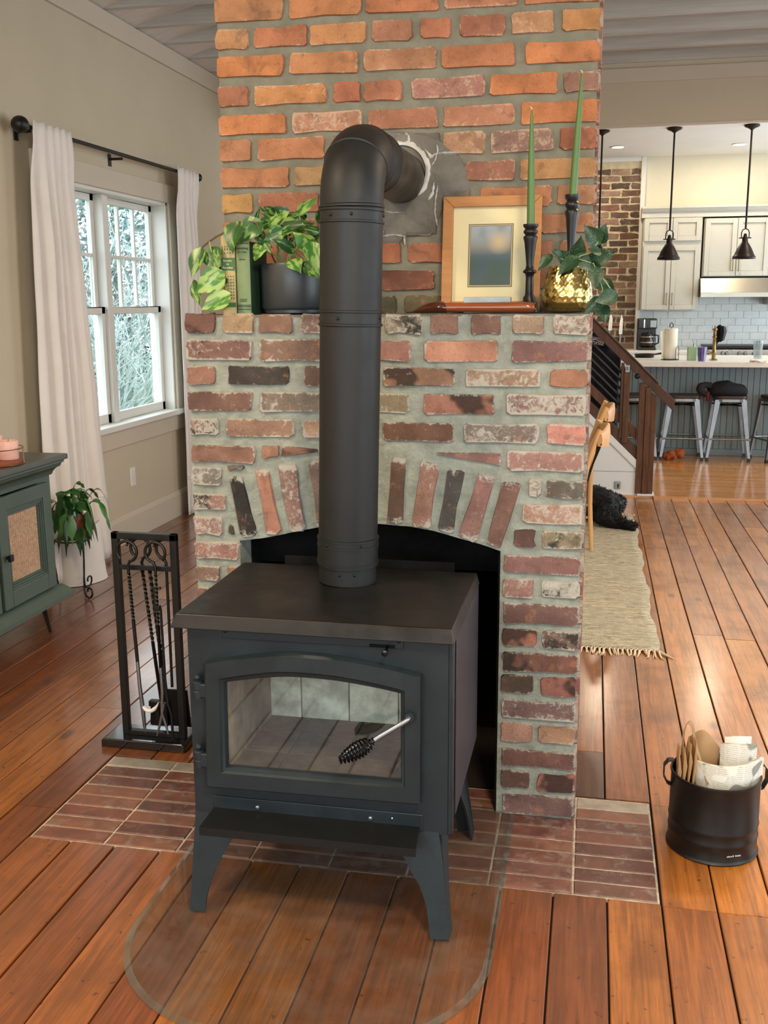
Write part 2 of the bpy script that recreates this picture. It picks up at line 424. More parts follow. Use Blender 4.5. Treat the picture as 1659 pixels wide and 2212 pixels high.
def newsmat():
    m, nt, b = nodes_mat('newsprint'); tc = N(nt, 'ShaderNodeTexCoord')
    br = N(nt, 'ShaderNodeTexBrick'); mp = N(nt, 'ShaderNodeMapping'); mp.inputs['Rotation'].default_value = (RP, 0, 0); L(nt, tc.outputs['Object'], mp.inputs[0]); L(nt, mp.outputs[0], br.inputs['Vector'])
    br.inputs['Scale'].default_value = 1; br.inputs['Brick Width'].default_value = .034; br.inputs['Row Height'].default_value = .0058; br.inputs['Mortar Size'].default_value = .0017; br.offset = 0.0
    br.inputs['Color1'].default_value = (.18, .18, .18, 1); br.inputs['Color2'].default_value = (.34, .34, .34, 1); br.inputs['Mortar'].default_value = hx('#cfd0ca')
    g = noise(nt, tc.outputs['Object'], 13, 1); f = noise(nt, tc.outputs['Object'], 420, 2)
    c = mixc(nt, maprange(nt, f, .42, .58, .35, .9), br.outputs['Color'], hx('#cfd0ca')); c = mixc(nt, maprange(nt, g, .56, .585, 0, .75), c, hx('#5a605e')); c = mixc(nt, maprange(nt, g, .38, .40, 1, 0), c, hx('#d9d9d3'))
    L(nt, c, b.inputs['Base Color']); b.inputs['Roughness'].default_value = .85; MATS['newsprint'] = m
newsmat()
M('white_paper', '#e8e6e0', .8, var=.03)
def rugmat():
    m, nt, b = nodes_mat('rug'); vec = coords(nt, (1, 2.4, 1), False); vec2 = coords(nt, (1, 1, 1), False)
    f = noise(nt, vec, 22, 8, .75, .6); g = noise(nt, vec2, 160, 3, .8); h = noise(nt, vec2, 4, 3); w_ = noise(nt, coords(nt, (1, 7, 1), False), 9, 5, .7)
    k = maprange(nt, math_(nt, 'ADD', math_(nt, 'MULTIPLY', f, .45), math_(nt, 'ADD', math_(nt, 'MULTIPLY', g, .25), math_(nt, 'MULTIPLY', w_, .3))), .42, .58)
    c = mixc(nt, k, hx('#8a8573'), hx('#cdc1a8')); c = mixc(nt, maprange(nt, h, .4, .65, 0, .4), c, hx('#aaa490'))
    L(nt, c, b.inputs['Base Color']); b.inputs['Roughness'].default_value = .95; b.inputs['Specular IOR Level'].default_value = .1
    bump(nt, b, g, .5, .004); MATS['rug'] = m
rugmat()
M('fringe', '#dcc9ab', .9, var=.08)
M('dog_coat', '#070606', .6, var=.3, vscale=30, spec=.25)
M('chair_wood', '#c99a63', .45, var=.1, vscale=4, stretch=(8, 8, 1))
M('chair_metal', '#1a1a1c', .4, .5)
M('walnut', '#4e3020', .6, var=.25, vscale=4, stretch=(8, 8, 1), bmp=.3, bscale=60)
M('walnut_rail', '#45291b', .5, var=.2, vscale=4)
M('post_wood', '#5c3b24', .7, var=.3, vscale=5, stretch=(10, 10, 1), bmp=.4, bscale=60)
M('stair_white', '#dfe3e4', .45, var=.01)
M('navy_cloth', '#1b1c2c', .85, var=.15, vscale=14, bmp=.3, bscale=40)
M('lavender', '#9c97d8', .7); M('off_white', '#ece9e4', .6)
M('dark_cloth', '#15161b', .85, var=.2, bmp=.3, bscale=40)
M('red_cloth', '#6a1520', .8)
M('island_paint', '#7c8e94', .5, var=.05, vscale=6)
M('quartz', '#e8e4dc', .25, var=.03, vscale=20)
M('cab_paint', '#b6b3a8', .6, var=.02)
M('subway', '#ccd1d1', .32, var=.05, objcol=False)
M('tile_grout', '#e4e6e4', .8)
M('black_plastic', '#0f0f10', .25, var=.1)
M('carafe', '#2b1d15', .1, var=.1)
M('paper_towel', '#ece4d2', .9, var=.02, bmp=.3, bscale=200)
M('sage', '#9db891', .5)
M('purple', '#5a22b0', .15)
M('plush', '#a3552a', .95, var=.2, bmp=.5, bscale=80)
M('lamp_bronze', '#231a17', .4, .6, var=.1)
M('lamp_inside', '#d8d0c0', .6)
M('lamp_glow', '#fff4df', .5, emit='#ffe9c4', estr=14)
M('knife_steel', '#d8cfc0', .25, .8)
M('switch_plate', '#e3e1dc', .35)
M('plate_grey', '#9aa3a6', .35, .4)
glassmat('window_glass', (.97, .99, .98, 1), .045)
glassmat('pad_glass', (.80, .82, .81, 1), .05, .03, .20, '#8f857b'); glassmat('pad_bevel', (.72, .80, .78, 1), .16, .05, .12, '#b9c9c4')
M('pad_edge', '#b9d4cf', .1, var=.1)
glassmat('stove_glass', (.95, .97, .95, 1), .04, .03, .02, '#8a8070')
glassmat('cup_glass', (.8, .85, .86, 1), .09, .05, .2, '#b5b8ba')
glassmat('picture_glass', (1, 1, 1, 1), .04, .05)
def picmat():
    m, nt, b = nodes_mat('blurred_photo'); tc = N(nt, 'ShaderNodeTexCoord'); sx = N(nt, 'ShaderNodeSeparateXYZ')
    L(nt, tc.outputs['Object'], sx.inputs[0])
    z = maprange(nt, sx.outputs['Z'], -.09, .09)
    c = ramp(nt, z, [(0, hx('#2f4a3c')), (.35, hx('#34543f')), (.5, hx('#4a5f68')), (.68, hx('#8a8a80')), (1, hx('#a9b4bd'))])
    f = noise(nt, tc.outputs['Object'], 14, 1)
    c = mixc(nt, maprange(nt, f, .45, .7, 0, .5), c, hx('#3b4f66'))
    g = N(nt, 'ShaderNodeTexGradient', gradient_type='SPHERICAL'); mp = N(nt, 'ShaderNodeMapping'); mp.inputs['Location'].default_value = (-.6, 0, -1.0); mp.inputs['Scale'].default_value = (25, 25, 25)
    L(nt, tc.outputs['Object'], mp.inputs[0]); L(nt, mp.outputs[0], g.inputs[0])
    c = mixc(nt, math_(nt, 'MULTIPLY', g.outputs['Fac'], .9), c, hx('#e3c48e'))
    L(nt, c, b.inputs['Base Color']); b.inputs['Roughness'].default_value = .25; MATS['blurred_photo'] = m
picmat()
# ================================================================== THE SETTING
XL, XR, YB, YT, YK = -1.68, 4.25, -4.55, 5.02, 9.40
W, H, SB = 1.109, 1.42, 0.338           # fireplace width, mantel height, setback of the upper stack
# ---- living-room floor of wide old planks
PW = 0.1315
floor = bx('floor', XL-.1, XR, YB, YT, -.06, -.012, MATS['floor_gap'])
tag(floor, 'old orange-brown wide plank floor of the living room', 'floor', kind='structure')
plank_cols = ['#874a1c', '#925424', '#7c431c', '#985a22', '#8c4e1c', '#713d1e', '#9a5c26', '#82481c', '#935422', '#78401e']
rp = random.Random(3)
def plank(x0, x1, y0, y1, col=None):
    g = .0022; dz = rp.uniform(-.0010, .0008)
    c = Vector(((x0+x1)/2, (y0+y1)/2, -.006+dz)); hx_, hy = (x1-x0)/2-g, (y1-y0)/2-.0012
    m = MB(); ch = .0022; h = .006
    m.add([(-hx_,-hy,-h),(hx_,-hy,-h),(hx_,hy,-h),(-hx_,hy,-h),(-hx_,-hy,h-ch),(hx_,-hy,h-ch),(hx_,hy,h-ch),(-hx_,hy,h-ch),
           (-hx_+ch,-hy+.0004,h),(hx_-ch,-hy+.0004,h),(hx_-ch,hy-.0004,h),(-hx_+ch,hy-.0004,h)],
          [(0,1,5,4),(1,2,6,5),(2,3,7,6),(3,0,4,7),(4,5,9,8),(5,6,10,9),(6,7,11,10),(7,4,8,11),(8,9,10,11)])
    o = link('plank', m.mesh('plank'), MATS['old_plank'], floor, c-org(floor))
    o.color = hx(col or rp.choice(plank_cols)); return o
kmin, kmax = -25, 15
for k in range(kmin, kmax):
    x0 = 1.595+PW*k; x1 = x0+PW
    if x1 < XL+.02: continue
    x0 = max(x0, XL)
    cuts = set()
    spans = [(YB, YT)]
    inh = x0 > -.40 and x1 < 1.35
    if inh:
        back = 1.0 if (x0 > -.01 and x1 < 1.2) else .150
        spans = [(YB, -.376), (back, YT)]
    elif 1.33 <= x0 < 2.05:
        spans = [(YB, -.385), (-.385, YT)]
        if x0 < 1.34: spans = [(YB, -.385), (-.385, .135), (.135, YT)]
    for a, b in spans:
        y = a; ys = [a]
        fixed = {0: 1.77, 2: 3.37, -1: 4.56, 3: 3.8}.get(k)
        if fixed and a < fixed < b:
            ys += [fixed]
        elif b-a > 2.6:
            t = a+rp.uniform(.9, 2.6)
            while t < b-.6: ys.append(t); t += rp.uniform(1.6, 3.2)
        dark = abs(x0-1.069) < .02 and abs(a-.150) < .001
        if dark: ys.insert(1, .47)
        ys.append(b)
        for p, q in zip(ys, ys[1:]):
            plank(x0, x1, p, q, '#4f2c18' if dark and p < .2 else rp.choice(plank_cols if x0 < 1.3 or q < 0 else ['#bb7228', '#c67d2f', '#b06a26', '#ca8434', '#b87426', '#a96527']))  # right-hand planks get brighter orange: warm light put into their colour
# ---- kitchen floor (narrow strips) and its nosing
fk = bx('floor_kitchen', XL-.1, XR, YT, 9.6, -.05, .012, MATS['strip_floor']); tag(fk, 'glossy narrow strip wood floor of the kitchen', 'floor', kind='structure')
M('nosing', '#c98a48', .25, var=.15, vscale=4, stretch=(1, 12, 1), coat=.4)
tn = bx('trim_1', 1.6, XR, YT-.035, YT+.012, -.005, .016, MATS['nosing'], bevel=.004); tag(tn, 'light wood nosing strip between the two floors', 'trim', kind='structure')
# ---- tiled hearth
hearth = empty('hearth', (.486, -.11, 0), label='red quarry tile hearth with pale grout under the stove', cat='hearth', kind='structure')
bx('grout_bed', -.372, 1.328, -.375, .145, -.012, -.0015, MATS['grout'], hearth)
tile_cols = ['#6c4238', '#744a3d', '#663f37', '#795040', '#5f3c34', '#70463b', '#69453c']
rt_ = random.Random(5)
tx = [-.370, -.150, .061, .271, .484, .694, .905, 1.116, 1.326]
for i in range(8):
    for j in range(8):
        y1 = .142-.0645*i; y0 = y1-.0645
        if 0 <= j and y0 > .005 and 2 <= j <= 6 and False: continue
        g = .0024
        x0, x1 = tx[j]+g, tx[j+1]-g
        m = MB(); z = .0015+rt_.uniform(-.001, .0012); ch = .003
        cx_, cy_ = (x0+x1)/2, (y0+y1)/2; a, b = (x1-x0)/2, (y1-y0)/2-g
        jit = [rt_.uniform(-.0012, .0012) for _ in range(8)]
        m.add([(-a+jit[0],-b+jit[1],-.01),(a+jit[2],-b+jit[3],-.01),(a+jit[4],b+jit[5],-.01),(-a+jit[6],b+jit[7],-.01),
               (-a+jit[0],-b+jit[1],z-ch),(a+jit[2],-b+jit[3],z-ch),(a+jit[4],b+jit[5],z-ch),(-a+jit[6],b+jit[7],z-ch),
               (-a+ch,-b+ch,z),(a-ch,-b+ch,z),(a-ch,b-ch,z),(-a+ch,b-ch,z)],
              [(0,1,5,4),(1,2,6,5),(2,3,7,6),(3,0,4,7),(4,5,9,8),(5,6,10,9),(6,7,11,10),(7,4,8,11),(8,9,10,11)])
        o = link('tile', m.mesh('tile'), MATS['tile_red'], hearth, Vector((cx_, cy_, 0))-org(hearth))
        c = rt_.choice(tile_cols)
        if i == 0 and j in (0, 1, 2, 7): c = '#9a9184'
        if i == 0 and j == 0: c = '#8d877c'
        o.color = hx(c)
# ---- left wall with window opening
WY0, WY1, WZ0, WZ1 = 2.26, 3.85, .735, 2.10
wl = MB().box(XL-.16, XL, YB, WY0, 0, 3.3).box(XL-.16, XL, WY1, 9.6, 0, 3.3).box(XL-.16, XL, WY0, WY1, 0, WZ0).box(XL-.16, XL, WY0, WY1, WZ1, 3.3).build('wall_left', MATS['wall_paint'])
tag(wl, 'greige painted wall with the double window', 'wall', kind='structure')
bb = MB()
bb.prism([(XL, 0), (XL+.018, 0), (XL+.018, .150), (XL+.012, .168), (XL+.005, .178), (XL, .178)], 'y', YB, 9.5)
tag(bb.build('baseboard_left', MATS['trim_paint'], bevel=.002), 'tall painted baseboard under the window wall', 'baseboard', kind='structure')
cr = MB(); cr.prism([(XL, 2.965), (XL+.022, 2.965), (XL+.024, 2.972), (XL+.024, 3.08), (XL, 3.08)], 'y', YB, 9.5)
tag(cr.build('trim_2', MATS['trim_paint'], bevel=.003), 'flat painted frieze board along the top of the wall', 'trim', kind='structure')
# ---- window_1
win = empty('window_1', (XL, 3.0, WZ0), label='white double window with six pane upper sashes', cat='window', kind='structure')
wt, tp = MATS['white_trim'], MATS['trim_paint']
bx('casing', XL, XL+.02, WY0-.1, WY1+.1, WZ1, WZ1+.115, tp, win, .003)
bx('casing', XL, XL+.02, WY0-.1, WY0, WZ0, WZ1, tp, win, .003)
bx('casing', XL, XL+.02, WY1, WY1+.1, WZ0, WZ1, tp, win, .003)
bx('sill', XL-.16, XL+.045, WY0-.11, WY1+.11, WZ0-.03, WZ0+.006, wt, win, .006)
bx('apron', XL, XL+.018, WY0-.1, WY1+.1, WZ0-.135, WZ0-.03, tp, win, .003)
bx('jamb', XL-.15, XL, WY1-.02, WY1, WZ0, WZ1, wt, win, .002)
bx('jamb', XL-.15, XL, WY0, WY0+.02, WZ0, WZ1, wt, win, .002)
bx('jamb', XL-.15, XL, WY0, WY1, WZ1-.02, WZ1, wt, win, .002)
bx('mullion', XL-.15, XL-.045, 3.02, 3.09, WZ0, WZ1-.02, wt, win, .005)
for y0, y1 in ((WY0+.02, 3.02), (3.09, WY1-.02)):
    zc = 1.41
    for k, (xa, za, zb) in enumerate(((XL-.068, WZ0+.006, zc+.02), (XL-.103, zc-.02, WZ1-.02))):
        s = .042; bot = .055 if k == 0 else .035
        sash = MB().box(xa-.03, xa, y0, y0+s, za, zb).box(xa-.03, xa, y1-s, y1, za, zb).box(xa-.03, xa, y0, y1, za, za+bot).box(xa-.03, xa, y0, y1, zb-.04, zb).build('sash', wt, win, bevel=.003)
        yi0, yi1, zi0, zi1 = y0+s, y1-s, za+bot, zb-.04
        cols, rows = (1, 1) if k == 0 else (3, 2)
        dy, dz = (yi1-yi0)/cols, (zi1-zi0)/rows
        for a in range(cols):
            for b in range(rows):
                bx('pane', xa-.018, xa-.014, yi0+a*dy, yi0+(a+1)*dy, zi0+b*dz, zi0+(b+1)*dz, MATS['window_glass'], sash)
        if k:
            for a in range(1, cols): bx('muntin', xa-.028, xa-.004, yi0+a*dy-.010, yi0+a*dy+.010, zi0, zi1, wt, sash, .003)
            bx('muntin', xa-.027, xa-.005, yi0, yi1, zi0+dz-.010, zi0+dz+.010, wt, sash, .003)
        else:
            bx('sash_lock', xa-.02, xa+.012, (y0+y1)/2-.03, (y0+y1)/2+.03, zb, zb+.012, wt, sash, .003)
# ---- ceiling with exposed joists
cl = bx('ceiling', XL-.16, XR+.1, YB-.1, 5.2, 3.27, 3.33, MATS['ceiling_board']); tag(cl, 'grey washed board ceiling with exposed joists', 'ceiling', kind='structure')
MB().prism([(XL, 3.082), (XL, 3.27), (XL+.75, 3.27)], 'y', YB, 5.1).build('eave_board', MATS['ceiling_board'], cl)
jy = [5.118-.41*k for k in range(0, 24)]
for y in jy:
    segs = [(XL-.1, XR)]
    if SB-.05 < y < 1.0: segs = [(XL-.1, -.01), (W+.01, XR)]
    for a, b in segs:
        m = MB(); n = 14
        # slightly wavy hand-hewn joist
        for i in range(n):
            xa, xb = a+(b-a)*i/n, a+(b-a)*(i+1)/n
            def q(x): return y+.004*nz(x*1.3, y, 0), 3.085+.005*nz(x*1.1, y*3, 4)
            ya, za = q(xa); yb, zb = q(xb)
            m.add([(xa,ya-.024,za),(xb,yb-.024,zb),(xb,yb+.024,zb),(xa,ya+.024,za),(xa,ya-.024,3.28),(xb,yb-.024,3.28),(xb,yb+.024,3.28),(xa,ya+.024,3.28)],
                  [(0,3,2,1),(0,1,5,4),(2,3,7,6)])
        m.add([(b,y-.024,3.085),(b,y+.024,3.085),(b,y+.024,3.28),(b,y-.024,3.28)], [(0,1,2,3)])
        m.build('joist', MATS['ceiling_wood'], cl)
# ---- header wall before the kitchen
hw = MB().box(XL, XR, 5.11, 5.20, 2.675, 3.30).build('wall_header', MATS['wall_paint']); tag(hw, 'greige header wall above the kitchen opening', 'wall', kind='structure')
bx('frieze_board', XL, XR, 5.095, 5.11, 2.955, 3.05, MATS['trim_paint'], hw, .003)
bx('corner_bead', XL, XR, 5.107, 5.203, 2.668, 2.678, MATS['trim_paint'], hw, .003)
kc = bx('ceiling_kitchen', XL-.1, XR+.1, 5.2, 9.6, 3.0, 3.1, MATS['kitchen_ceiling']); tag(kc, 'smooth white kitchen ceiling with recessed lights', 'ceiling', kind='structure')
# ---- kitchen back wall, tiles
wb = bx('wall_back', XL-.1, XR+.1, YK, YK+.12, 0, 3.1, MATS['kitchen_wall']); tag(wb, 'cream kitchen wall with white subway tile backsplash', 'wall', kind='structure')
def yrect(u0, v0, u1, v1, Y):
    a, b, c, d = PY(u0, v0, Y), PY(u1, v0, Y), PY(u1, v1, Y), PY(u0, v1, Y)
    return (a.x+d.x)/2, (b.x+c.x)/2, (c.z+d.z)/2, (a.z+b.z)/2
bx('tile_grout_bed', 1.60, 3.5, YK-.012, YK, .9, 1.60, MATS['tile_grout'], wb)
rs = random.Random(11); tme = None
for r in range(8):
    for c in range(12):
        tw, th = .163, .0785
        x = 1.61+c*tw+(tw/2 if r % 2 else 0); z = .935+r*th
        if x+tw > 3.45: continue
        if tme is None:
            m = MB().box(-tw/2+.0015, tw/2-.0015, -.012, 0, -th/2+.0015, th/2-.0015); tme = m.build('tile', MATS['subway'], wb, bevel=.002, seg=1, local=True); o = tme; mesh_t = o.data
        else: o = link('tile', mesh_t, None, wb)
        o.location = Vector((x+tw/2, YK-.013, z+th/2))-org(wb)
# white frame around the kitchen brick panel
for nm, a in (('trim_3', (1.575, 1.625, YK-.05, YK, .9, 3.0)), ('trim_4', (.3, 1.625, YK-.045, YK, 2.955, 3.0))):
    tag(bx(nm, *a, MATS['white_trim'], None, .004), 'white board framing the kitchen brick chimney' + (' on its edge' if nm == 'trim_3' else ' along the top'), 'trim', kind='structure')
# ---- walls outside the frame (with window openings that let the daylight in)
def holed(name, axis, pos, th, u0, u1, z1, holes, mt, label):
    m = MB(); us = sorted(set([u0, u1]+[h[0] for h in holes]+[h[1] for h in holes]))
    for a, b in zip(us, us[1:]):
        hs = [h for h in holes if h[0] <= a and b <= h[1]]
        zs = [(0, z1)] if not hs else [(0, hs[0][2]), (hs[0][3], z1)]
        for c, d in zs:
            if axis == 'y': m.box(a, b, pos, pos+th, c, d)
            else: m.box(pos, pos+th, a, b, c, d)
    tag(m.build(name, mt), label, 'wall', kind='structure')
holed('wall_rear', 'y', YB-.12, .12, XL-.16, XR+.1, 3.3, [(-1.5, 1.1, 1.0, 2.80), (1.7, 3.9, 1.0, 2.80)], MATS['wall_paint'], 'greige wall behind the viewer with two windows')
holed('wall_right', 'x', XR, .12, YB, 9.6, 3.3, [(-2.9, -.7, .55, 2.45), (.5, 2.7, .55, 2.45), (5.6, 9.0, .30, 2.60)], MATS['wall_paint'], 'greige side wall with tall windows, out of view')
# ================================================================== THE BRICK FIREPLACE
fp = empty('brick_fireplace', (W/2, .4, 0), label='old red brick fireplace and chimney with arched opening and mantel ledge', cat='fireplace')
rb = random.Random(21)
def brick(pts, plane, val, col, sm=.3, parent=fp, proud=.006, mt='brick_face', side_mt='brick_side', jit=.0024, r=.0065, name='brick'):
    """pts: 4 corners in the face plane (a, z), anticlockwise; irregular outline, sloping worn arris"""
    P = [Vector((p[0], p[1])) for p in pts]
    c = sum(P, Vector((0, 0)))/4
    out = []
    for i in range(4):
        a, b, d = P[i-1], P[i], P[(i+1) % 4]
        la, lb = (a-b).length, (d-b).length
        rr = min(r*rb.uniform(.5, 1.6), .3*min(la, lb))
        out.append(b+(a-b)/la*rr); out.append(b+(d-b)/lb*rr)
        out.append(b+(d-b)*rb.uniform(.4, .6))
    n = len(out); J = [q+Vector((rb.uniform(-jit, jit), rb.uniform(-jit, jit))) for q in out]
    ins = []
    for q in J:
        dv = (c-q); L_ = dv.length; ins.append(q+dv/L_*min(.0035, L_*.3)+Vector((rb.uniform(-.001, .001), rb.uniform(-.001, .001))))
    tilt = rb.uniform(-.0015, .0015); vs = []
    for q in J: vs.append((q.x-c.x, .009, q.y-c.y))
    for q in ins: vs.append((q.x-c.x, -proud*rb.uniform(.7, 1.1)+tilt*(1 if q.x > c.x else -1), q.y-c.y))
    vs.append((0, -proud*1.05, 0))
    fs = [(i, (i+1) % n, (i+1) % n+n, i+n) for i in range(n)]+[(i+n, (i+1) % n+n, 2*n) for i in range(n)]
    if plane == 'y': loc = Vector((c.x, val, c.y))
    else:
        mt = side_mt; vs = [(-y, x, z) for x, y, z in vs]; loc = Vector((val, c.x, c.y))
    m = MB().add(vs, fs)
    o = link(name, m.mesh('brick', smooth=True, angle=38), MATS[mt], parent, loc-org(parent))
    o.color = hx(col, sm); return o
def fq(pxs, Y=0.0):
    return [(p.x, p.z) for p in (PY(u, v, Y) for u, v in pxs)]
# --- upper stack: rows given by their top/bottom lines at u=470 and u=1290
UO = ['#c86c3c', '#c2673f', '#bd6a48', '#cd7539', '#b9674a', '#c77645', '#b3604a', '#d07a3e']
def hexmix(a, b, t):
    A = [int(a[i:i+2], 16) for i in (1, 3, 5)]; B = [int(b[i:i+2], 16) for i in (1, 3, 5)]
    return '#%02x%02x%02x' % tuple(int(x+(y-x)*t) for x, y in zip(A, B))
A_ = lambda x: CA(x, 0)[0]; B_ = lambda x: CB(x, 0)[0]
rows = [
 (-2, 2.6-49, 49.4, 2.8, [(A_(85), A_(620), '#c4794c', .3), (A_(660), A_(1228), '#c86f3a', .25), (A_(1265), B_(322), '#c56538', .2), (B_(350), B_(932), '#b8694a', .55), (B_(975), B_(1580), '#c46a40', .3)]),
 (65, 16, 111, 66, [(A_(95), A_(352), '#c9824f', .6), (A_(385), A_(810), '#bf6440', .35), (A_(822), A_(1270), '#c97a42', .45), (A_(1305), B_(118), '#b97054', .45), (B_(165), B_(415), '#bb6140', .3), (B_(478), B_(838), '#b26148', .5), (B_(878), B_(1215), '#c07f55', .6), (B_(1277), B_(1578), '#c4793c', .35)]),
 (122, 84.6, 169.7, 134.5, [(A_(80), A_(628), '#cf6d2c', .2), (A_(662), A_(1205), '#c3703f', .4), (A_(1242), B_(306), '#bd7651', .5), (B_(335), B_(920), '#c0663c', .15), (B_(985), B_(1580), '#d06a2a', .2)]),
 (188.5, 151, 233.5, 198, [(A_(90), A_(355), '#b4644a', .45), (A_(395), A_(962), '#c97638', .5), (A_(1005), A_(1232), '#b4583c', .3), (A_(1243), B_(35), '#b96448', .4), (B_(100), B_(683), '#b8756a', .65), (B_(708), B_(1250), '#c86429', .35), (B_(1282), B_(1560), '#a56f60', .5)]),
 (249.5, 215, 294.5, 263.4, [(A_(108), A_(648), '#cc6a30', .35), (A_(682), A_(1240), '#bf7a60', .75), (A_(1278), B_(315), '#b3664c', .5), (B_(347), B_(920), '#b86d52', .5), (B_(952), B_(1552), '#cc682c', .3)]),
 (302, 273, 351.6, 323, [(A_(118), A_(375), '#bb7350', .35), (A_(417), A_(945), '#c06f48', .35), (A_(985), B_(100), '#85796e', .3), (B_(120), B_(330), '#7d756c', .3), (B_(350), B_(690), '#bd8463', .6), (B_(718), B_(1212), '#a0746a', .7), (B_(1255), B_(1545), '#b0573c', .35)]),
 (364.6, 338, 407.6, 384, [(A_(128), A_(670), '#c07048', .4), (A_(700), A_(960), '#b98a5e', .4), (B_(265), B_(490), '#7f776f', .3), (B_(510), B_(912), '#a3604f', .55), (B_(945), B_(1532), '#c2814c', .4)]),
 (420, 396.5, 463, 442, [(A_(135), A_(390), '#c78b46', .25), (A_(427), A_(900), '#b8664a', .35), (A_(920), A_(1400), '#a56a50', .3), (B_(338), B_(560), '#837b73', .3), (B_(632), B_(1200), '#bd6a42', .45), (B_(1237), B_(1532), '#bb7350', .5)]),
 (478, 458, 521, 502, [(478, 540, '#b86a44', .3), (552, 690, '#a85c44', .3), (700, 815, '#6f5a50', .3), (826, 938, '#74706a', .45), (952, 1010, '#7a6a60', .4), (1022, 1156, '#b76a48', .3), (1168, 1278, '#bd6f4a', .4)]),
 (533, 516, 576, 561, [(480, 600, '#b8623c', .3), (612, 740, '#a8563e', .3), (752, 866, '#b5593c', .35), (880, 962, '#b06044', .4), (975, 1090, '#a85c44', .3), (1103, 1196, '#b5694e', .3), (1208, 1278, '#b8704e', .3)]),
 (589, 577, 632, 623, [(482, 556, '#9a5a48', .3), (568, 690, '#a35a44', .3), (702, 808, '#8f4f42', .3), (822, 940, '#8f4c40', .35), (955, 1070, '#8a5546', .3), (1082, 1196, '#a56048', .3), (1210, 1276, '#a86a50', .3)]),
 (644, 633, 678, 676, [(484, 600, '#7a5a4a', .3), (612, 740, '#7d5a48', .3), (752, 858, '#6f6450', .4), (872, 955, '#77684e', .4), (968, 1090, '#735e4c', .4), (1102, 1210, '#7d604c', .4), (1222, 1275, '#7a6250', .4)]),
]
up_z = []
for tl, tr, bl, br, bricks in rows:
    lt = lambda u: tl+(tr-tl)*(u-470)/820; lb = lambda u: bl+(br-bl)*(u-470)/820
    zt = PY(880, lt(880), SB).z; zb = PY(880, lb(880), SB).z; up_z.append((zb, zt))
    for u0, u1, c, s in bricks:
        q = fq([(u0, lb(u0)), (u1, lb(u1)), (u1, lt(u1)), (u0, lt(u0))], SB)
        xm = [p[0] for p in q]
        if min(xm) < .02: q = [(p[0] if p[0] > .045 else -.002, p[1]) for p in q]
        if max(xm) > W-.03: q = [(W+.002 if p[0] > W-.045 else p[0], p[1]) for p in q]
        brick(q, 'y', SB, c, s, mt='brick_up')
# regular rows above the frame, up to the ceiling
zt = up_z[0][1]; pitch = (up_z[0][0]-up_z[6][0])/6
r = 0; z = up_z[0][0]+pitch
while z < 3.26:
    x = -.002; odd = r % 2
    lens = [.13 if odd else .215]+[.215]*6
    for ln in lens:
        x1 = min(x+ln, W+.002)
        if W-x1 < .06: x1 = W+.002
        brick([(x, z), (x1, z), (x1, z+.062), (x, z+.062)], 'y', SB, rb.choice(UO), .35, mt='brick_up'); up_z.append((z, z+.062)) if x < 0 else None
        x = x1+.014
        if x > W-.03: break
    z += pitch; r += 1
# --- mortar cores
def grid_front(name, x0, x1, zlo, zhi, Y, nx, nz_, mt, amp=.003, back=.25):
    """front skin with a trowelled surface, closed to a solid behind; zlo/zhi are functions of x"""
    m = MB(); vs = []; fs = []
    for i in range(nx+1):
        x = x0+(x1-x0)*i/nx
        for j in range(nz_+1):
            z = zlo(x)+(zhi(x)-zlo(x))*j/nz_
            e = 0 if i in (0, nx) else 1
            vs.append((x, Y+.003+amp*(nz(x, Y, z, 26)+.6*nz(x+3, Y, z, 70)), z))
    k = nz_+1
    for i in range(nx):
        for j in range(nz_): fs.append((i*k+j, (i+1)*k+j, (i+1)*k+j+1, i*k+j+1))
    b = len(vs)
    for i in range(nx+1):
        x = x0+(x1-x0)*i/nx; vs.append((x, Y+back, zlo(x))); vs.append((x, Y+back, zhi(x)))
    for i in range(nx):
        fs.append((b+2*i, b+2*i+1, b+2*i+3, b+2*i+2))
        fs.append((i*k, b+2*i, b+2*i+2, (i+1)*k)); fs.append((i*k+nz_, (i+1)*k+nz_, b+2*i+3, b+2*i+1))
    left = [j for j in range(k)]; fs.append(tuple(left+[b+1, b]))
    right = [nx*k+j for j in range(k)]; fs.append(tuple(right[::-1]+[b+2*nx, b+2*nx+1]))
    m.add(vs, fs); return m.build(name, mt, fp)
CD = .62          # depth of the upper stack
grid_front('mortar_core', .004, W-.004, lambda x: H-.01, lambda x: 3.27, SB, 70, 116, MATS['mortar_up'], back=CD)
# arch and opening
arch_px = [(517, 1168), (560, 1164), (600, 1157), (645, 1147), (690, 1139), (750, 1134), (815, 1132), (885, 1138), (940, 1148), (980, 1160), (1030, 1174), (1081, 1191)]
arch = [(p.x, p.z) for p in (PY(u, v, 0) for u, v in arch_px)]
XO0, XO1 = arch[0][0], arch[-1][0]
def arch_z(x):
    for (a, za), (b, zb) in zip(arch, arch[1:]):
        if a <= x <= b: return za+(zb-za)*(x-a)/(b-a)
    return arch[0][1] if x < arch[0][0] else arch[-1][1]
ML = MATS['mortar_low']
grid_front('mortar_pier', .004, XO0, lambda x: 0, lambda x: H-.002, 0, 12, 110, ML, back=.9)
grid_front('mortar_arch', XO0, XO1, arch_z, lambda x: H-.002, 0, 60, 60, ML, back=SB+.03)
grid_front('mortar_pier', XO1, W-.004, lambda x: 0, lambda x: H-.002, 0, 16, 110, ML, back=.9)
bx('mantel_bed', .002, W-.002, .002, SB+.01, H-.006, H-.001, MATS['patch_grey'], fp)
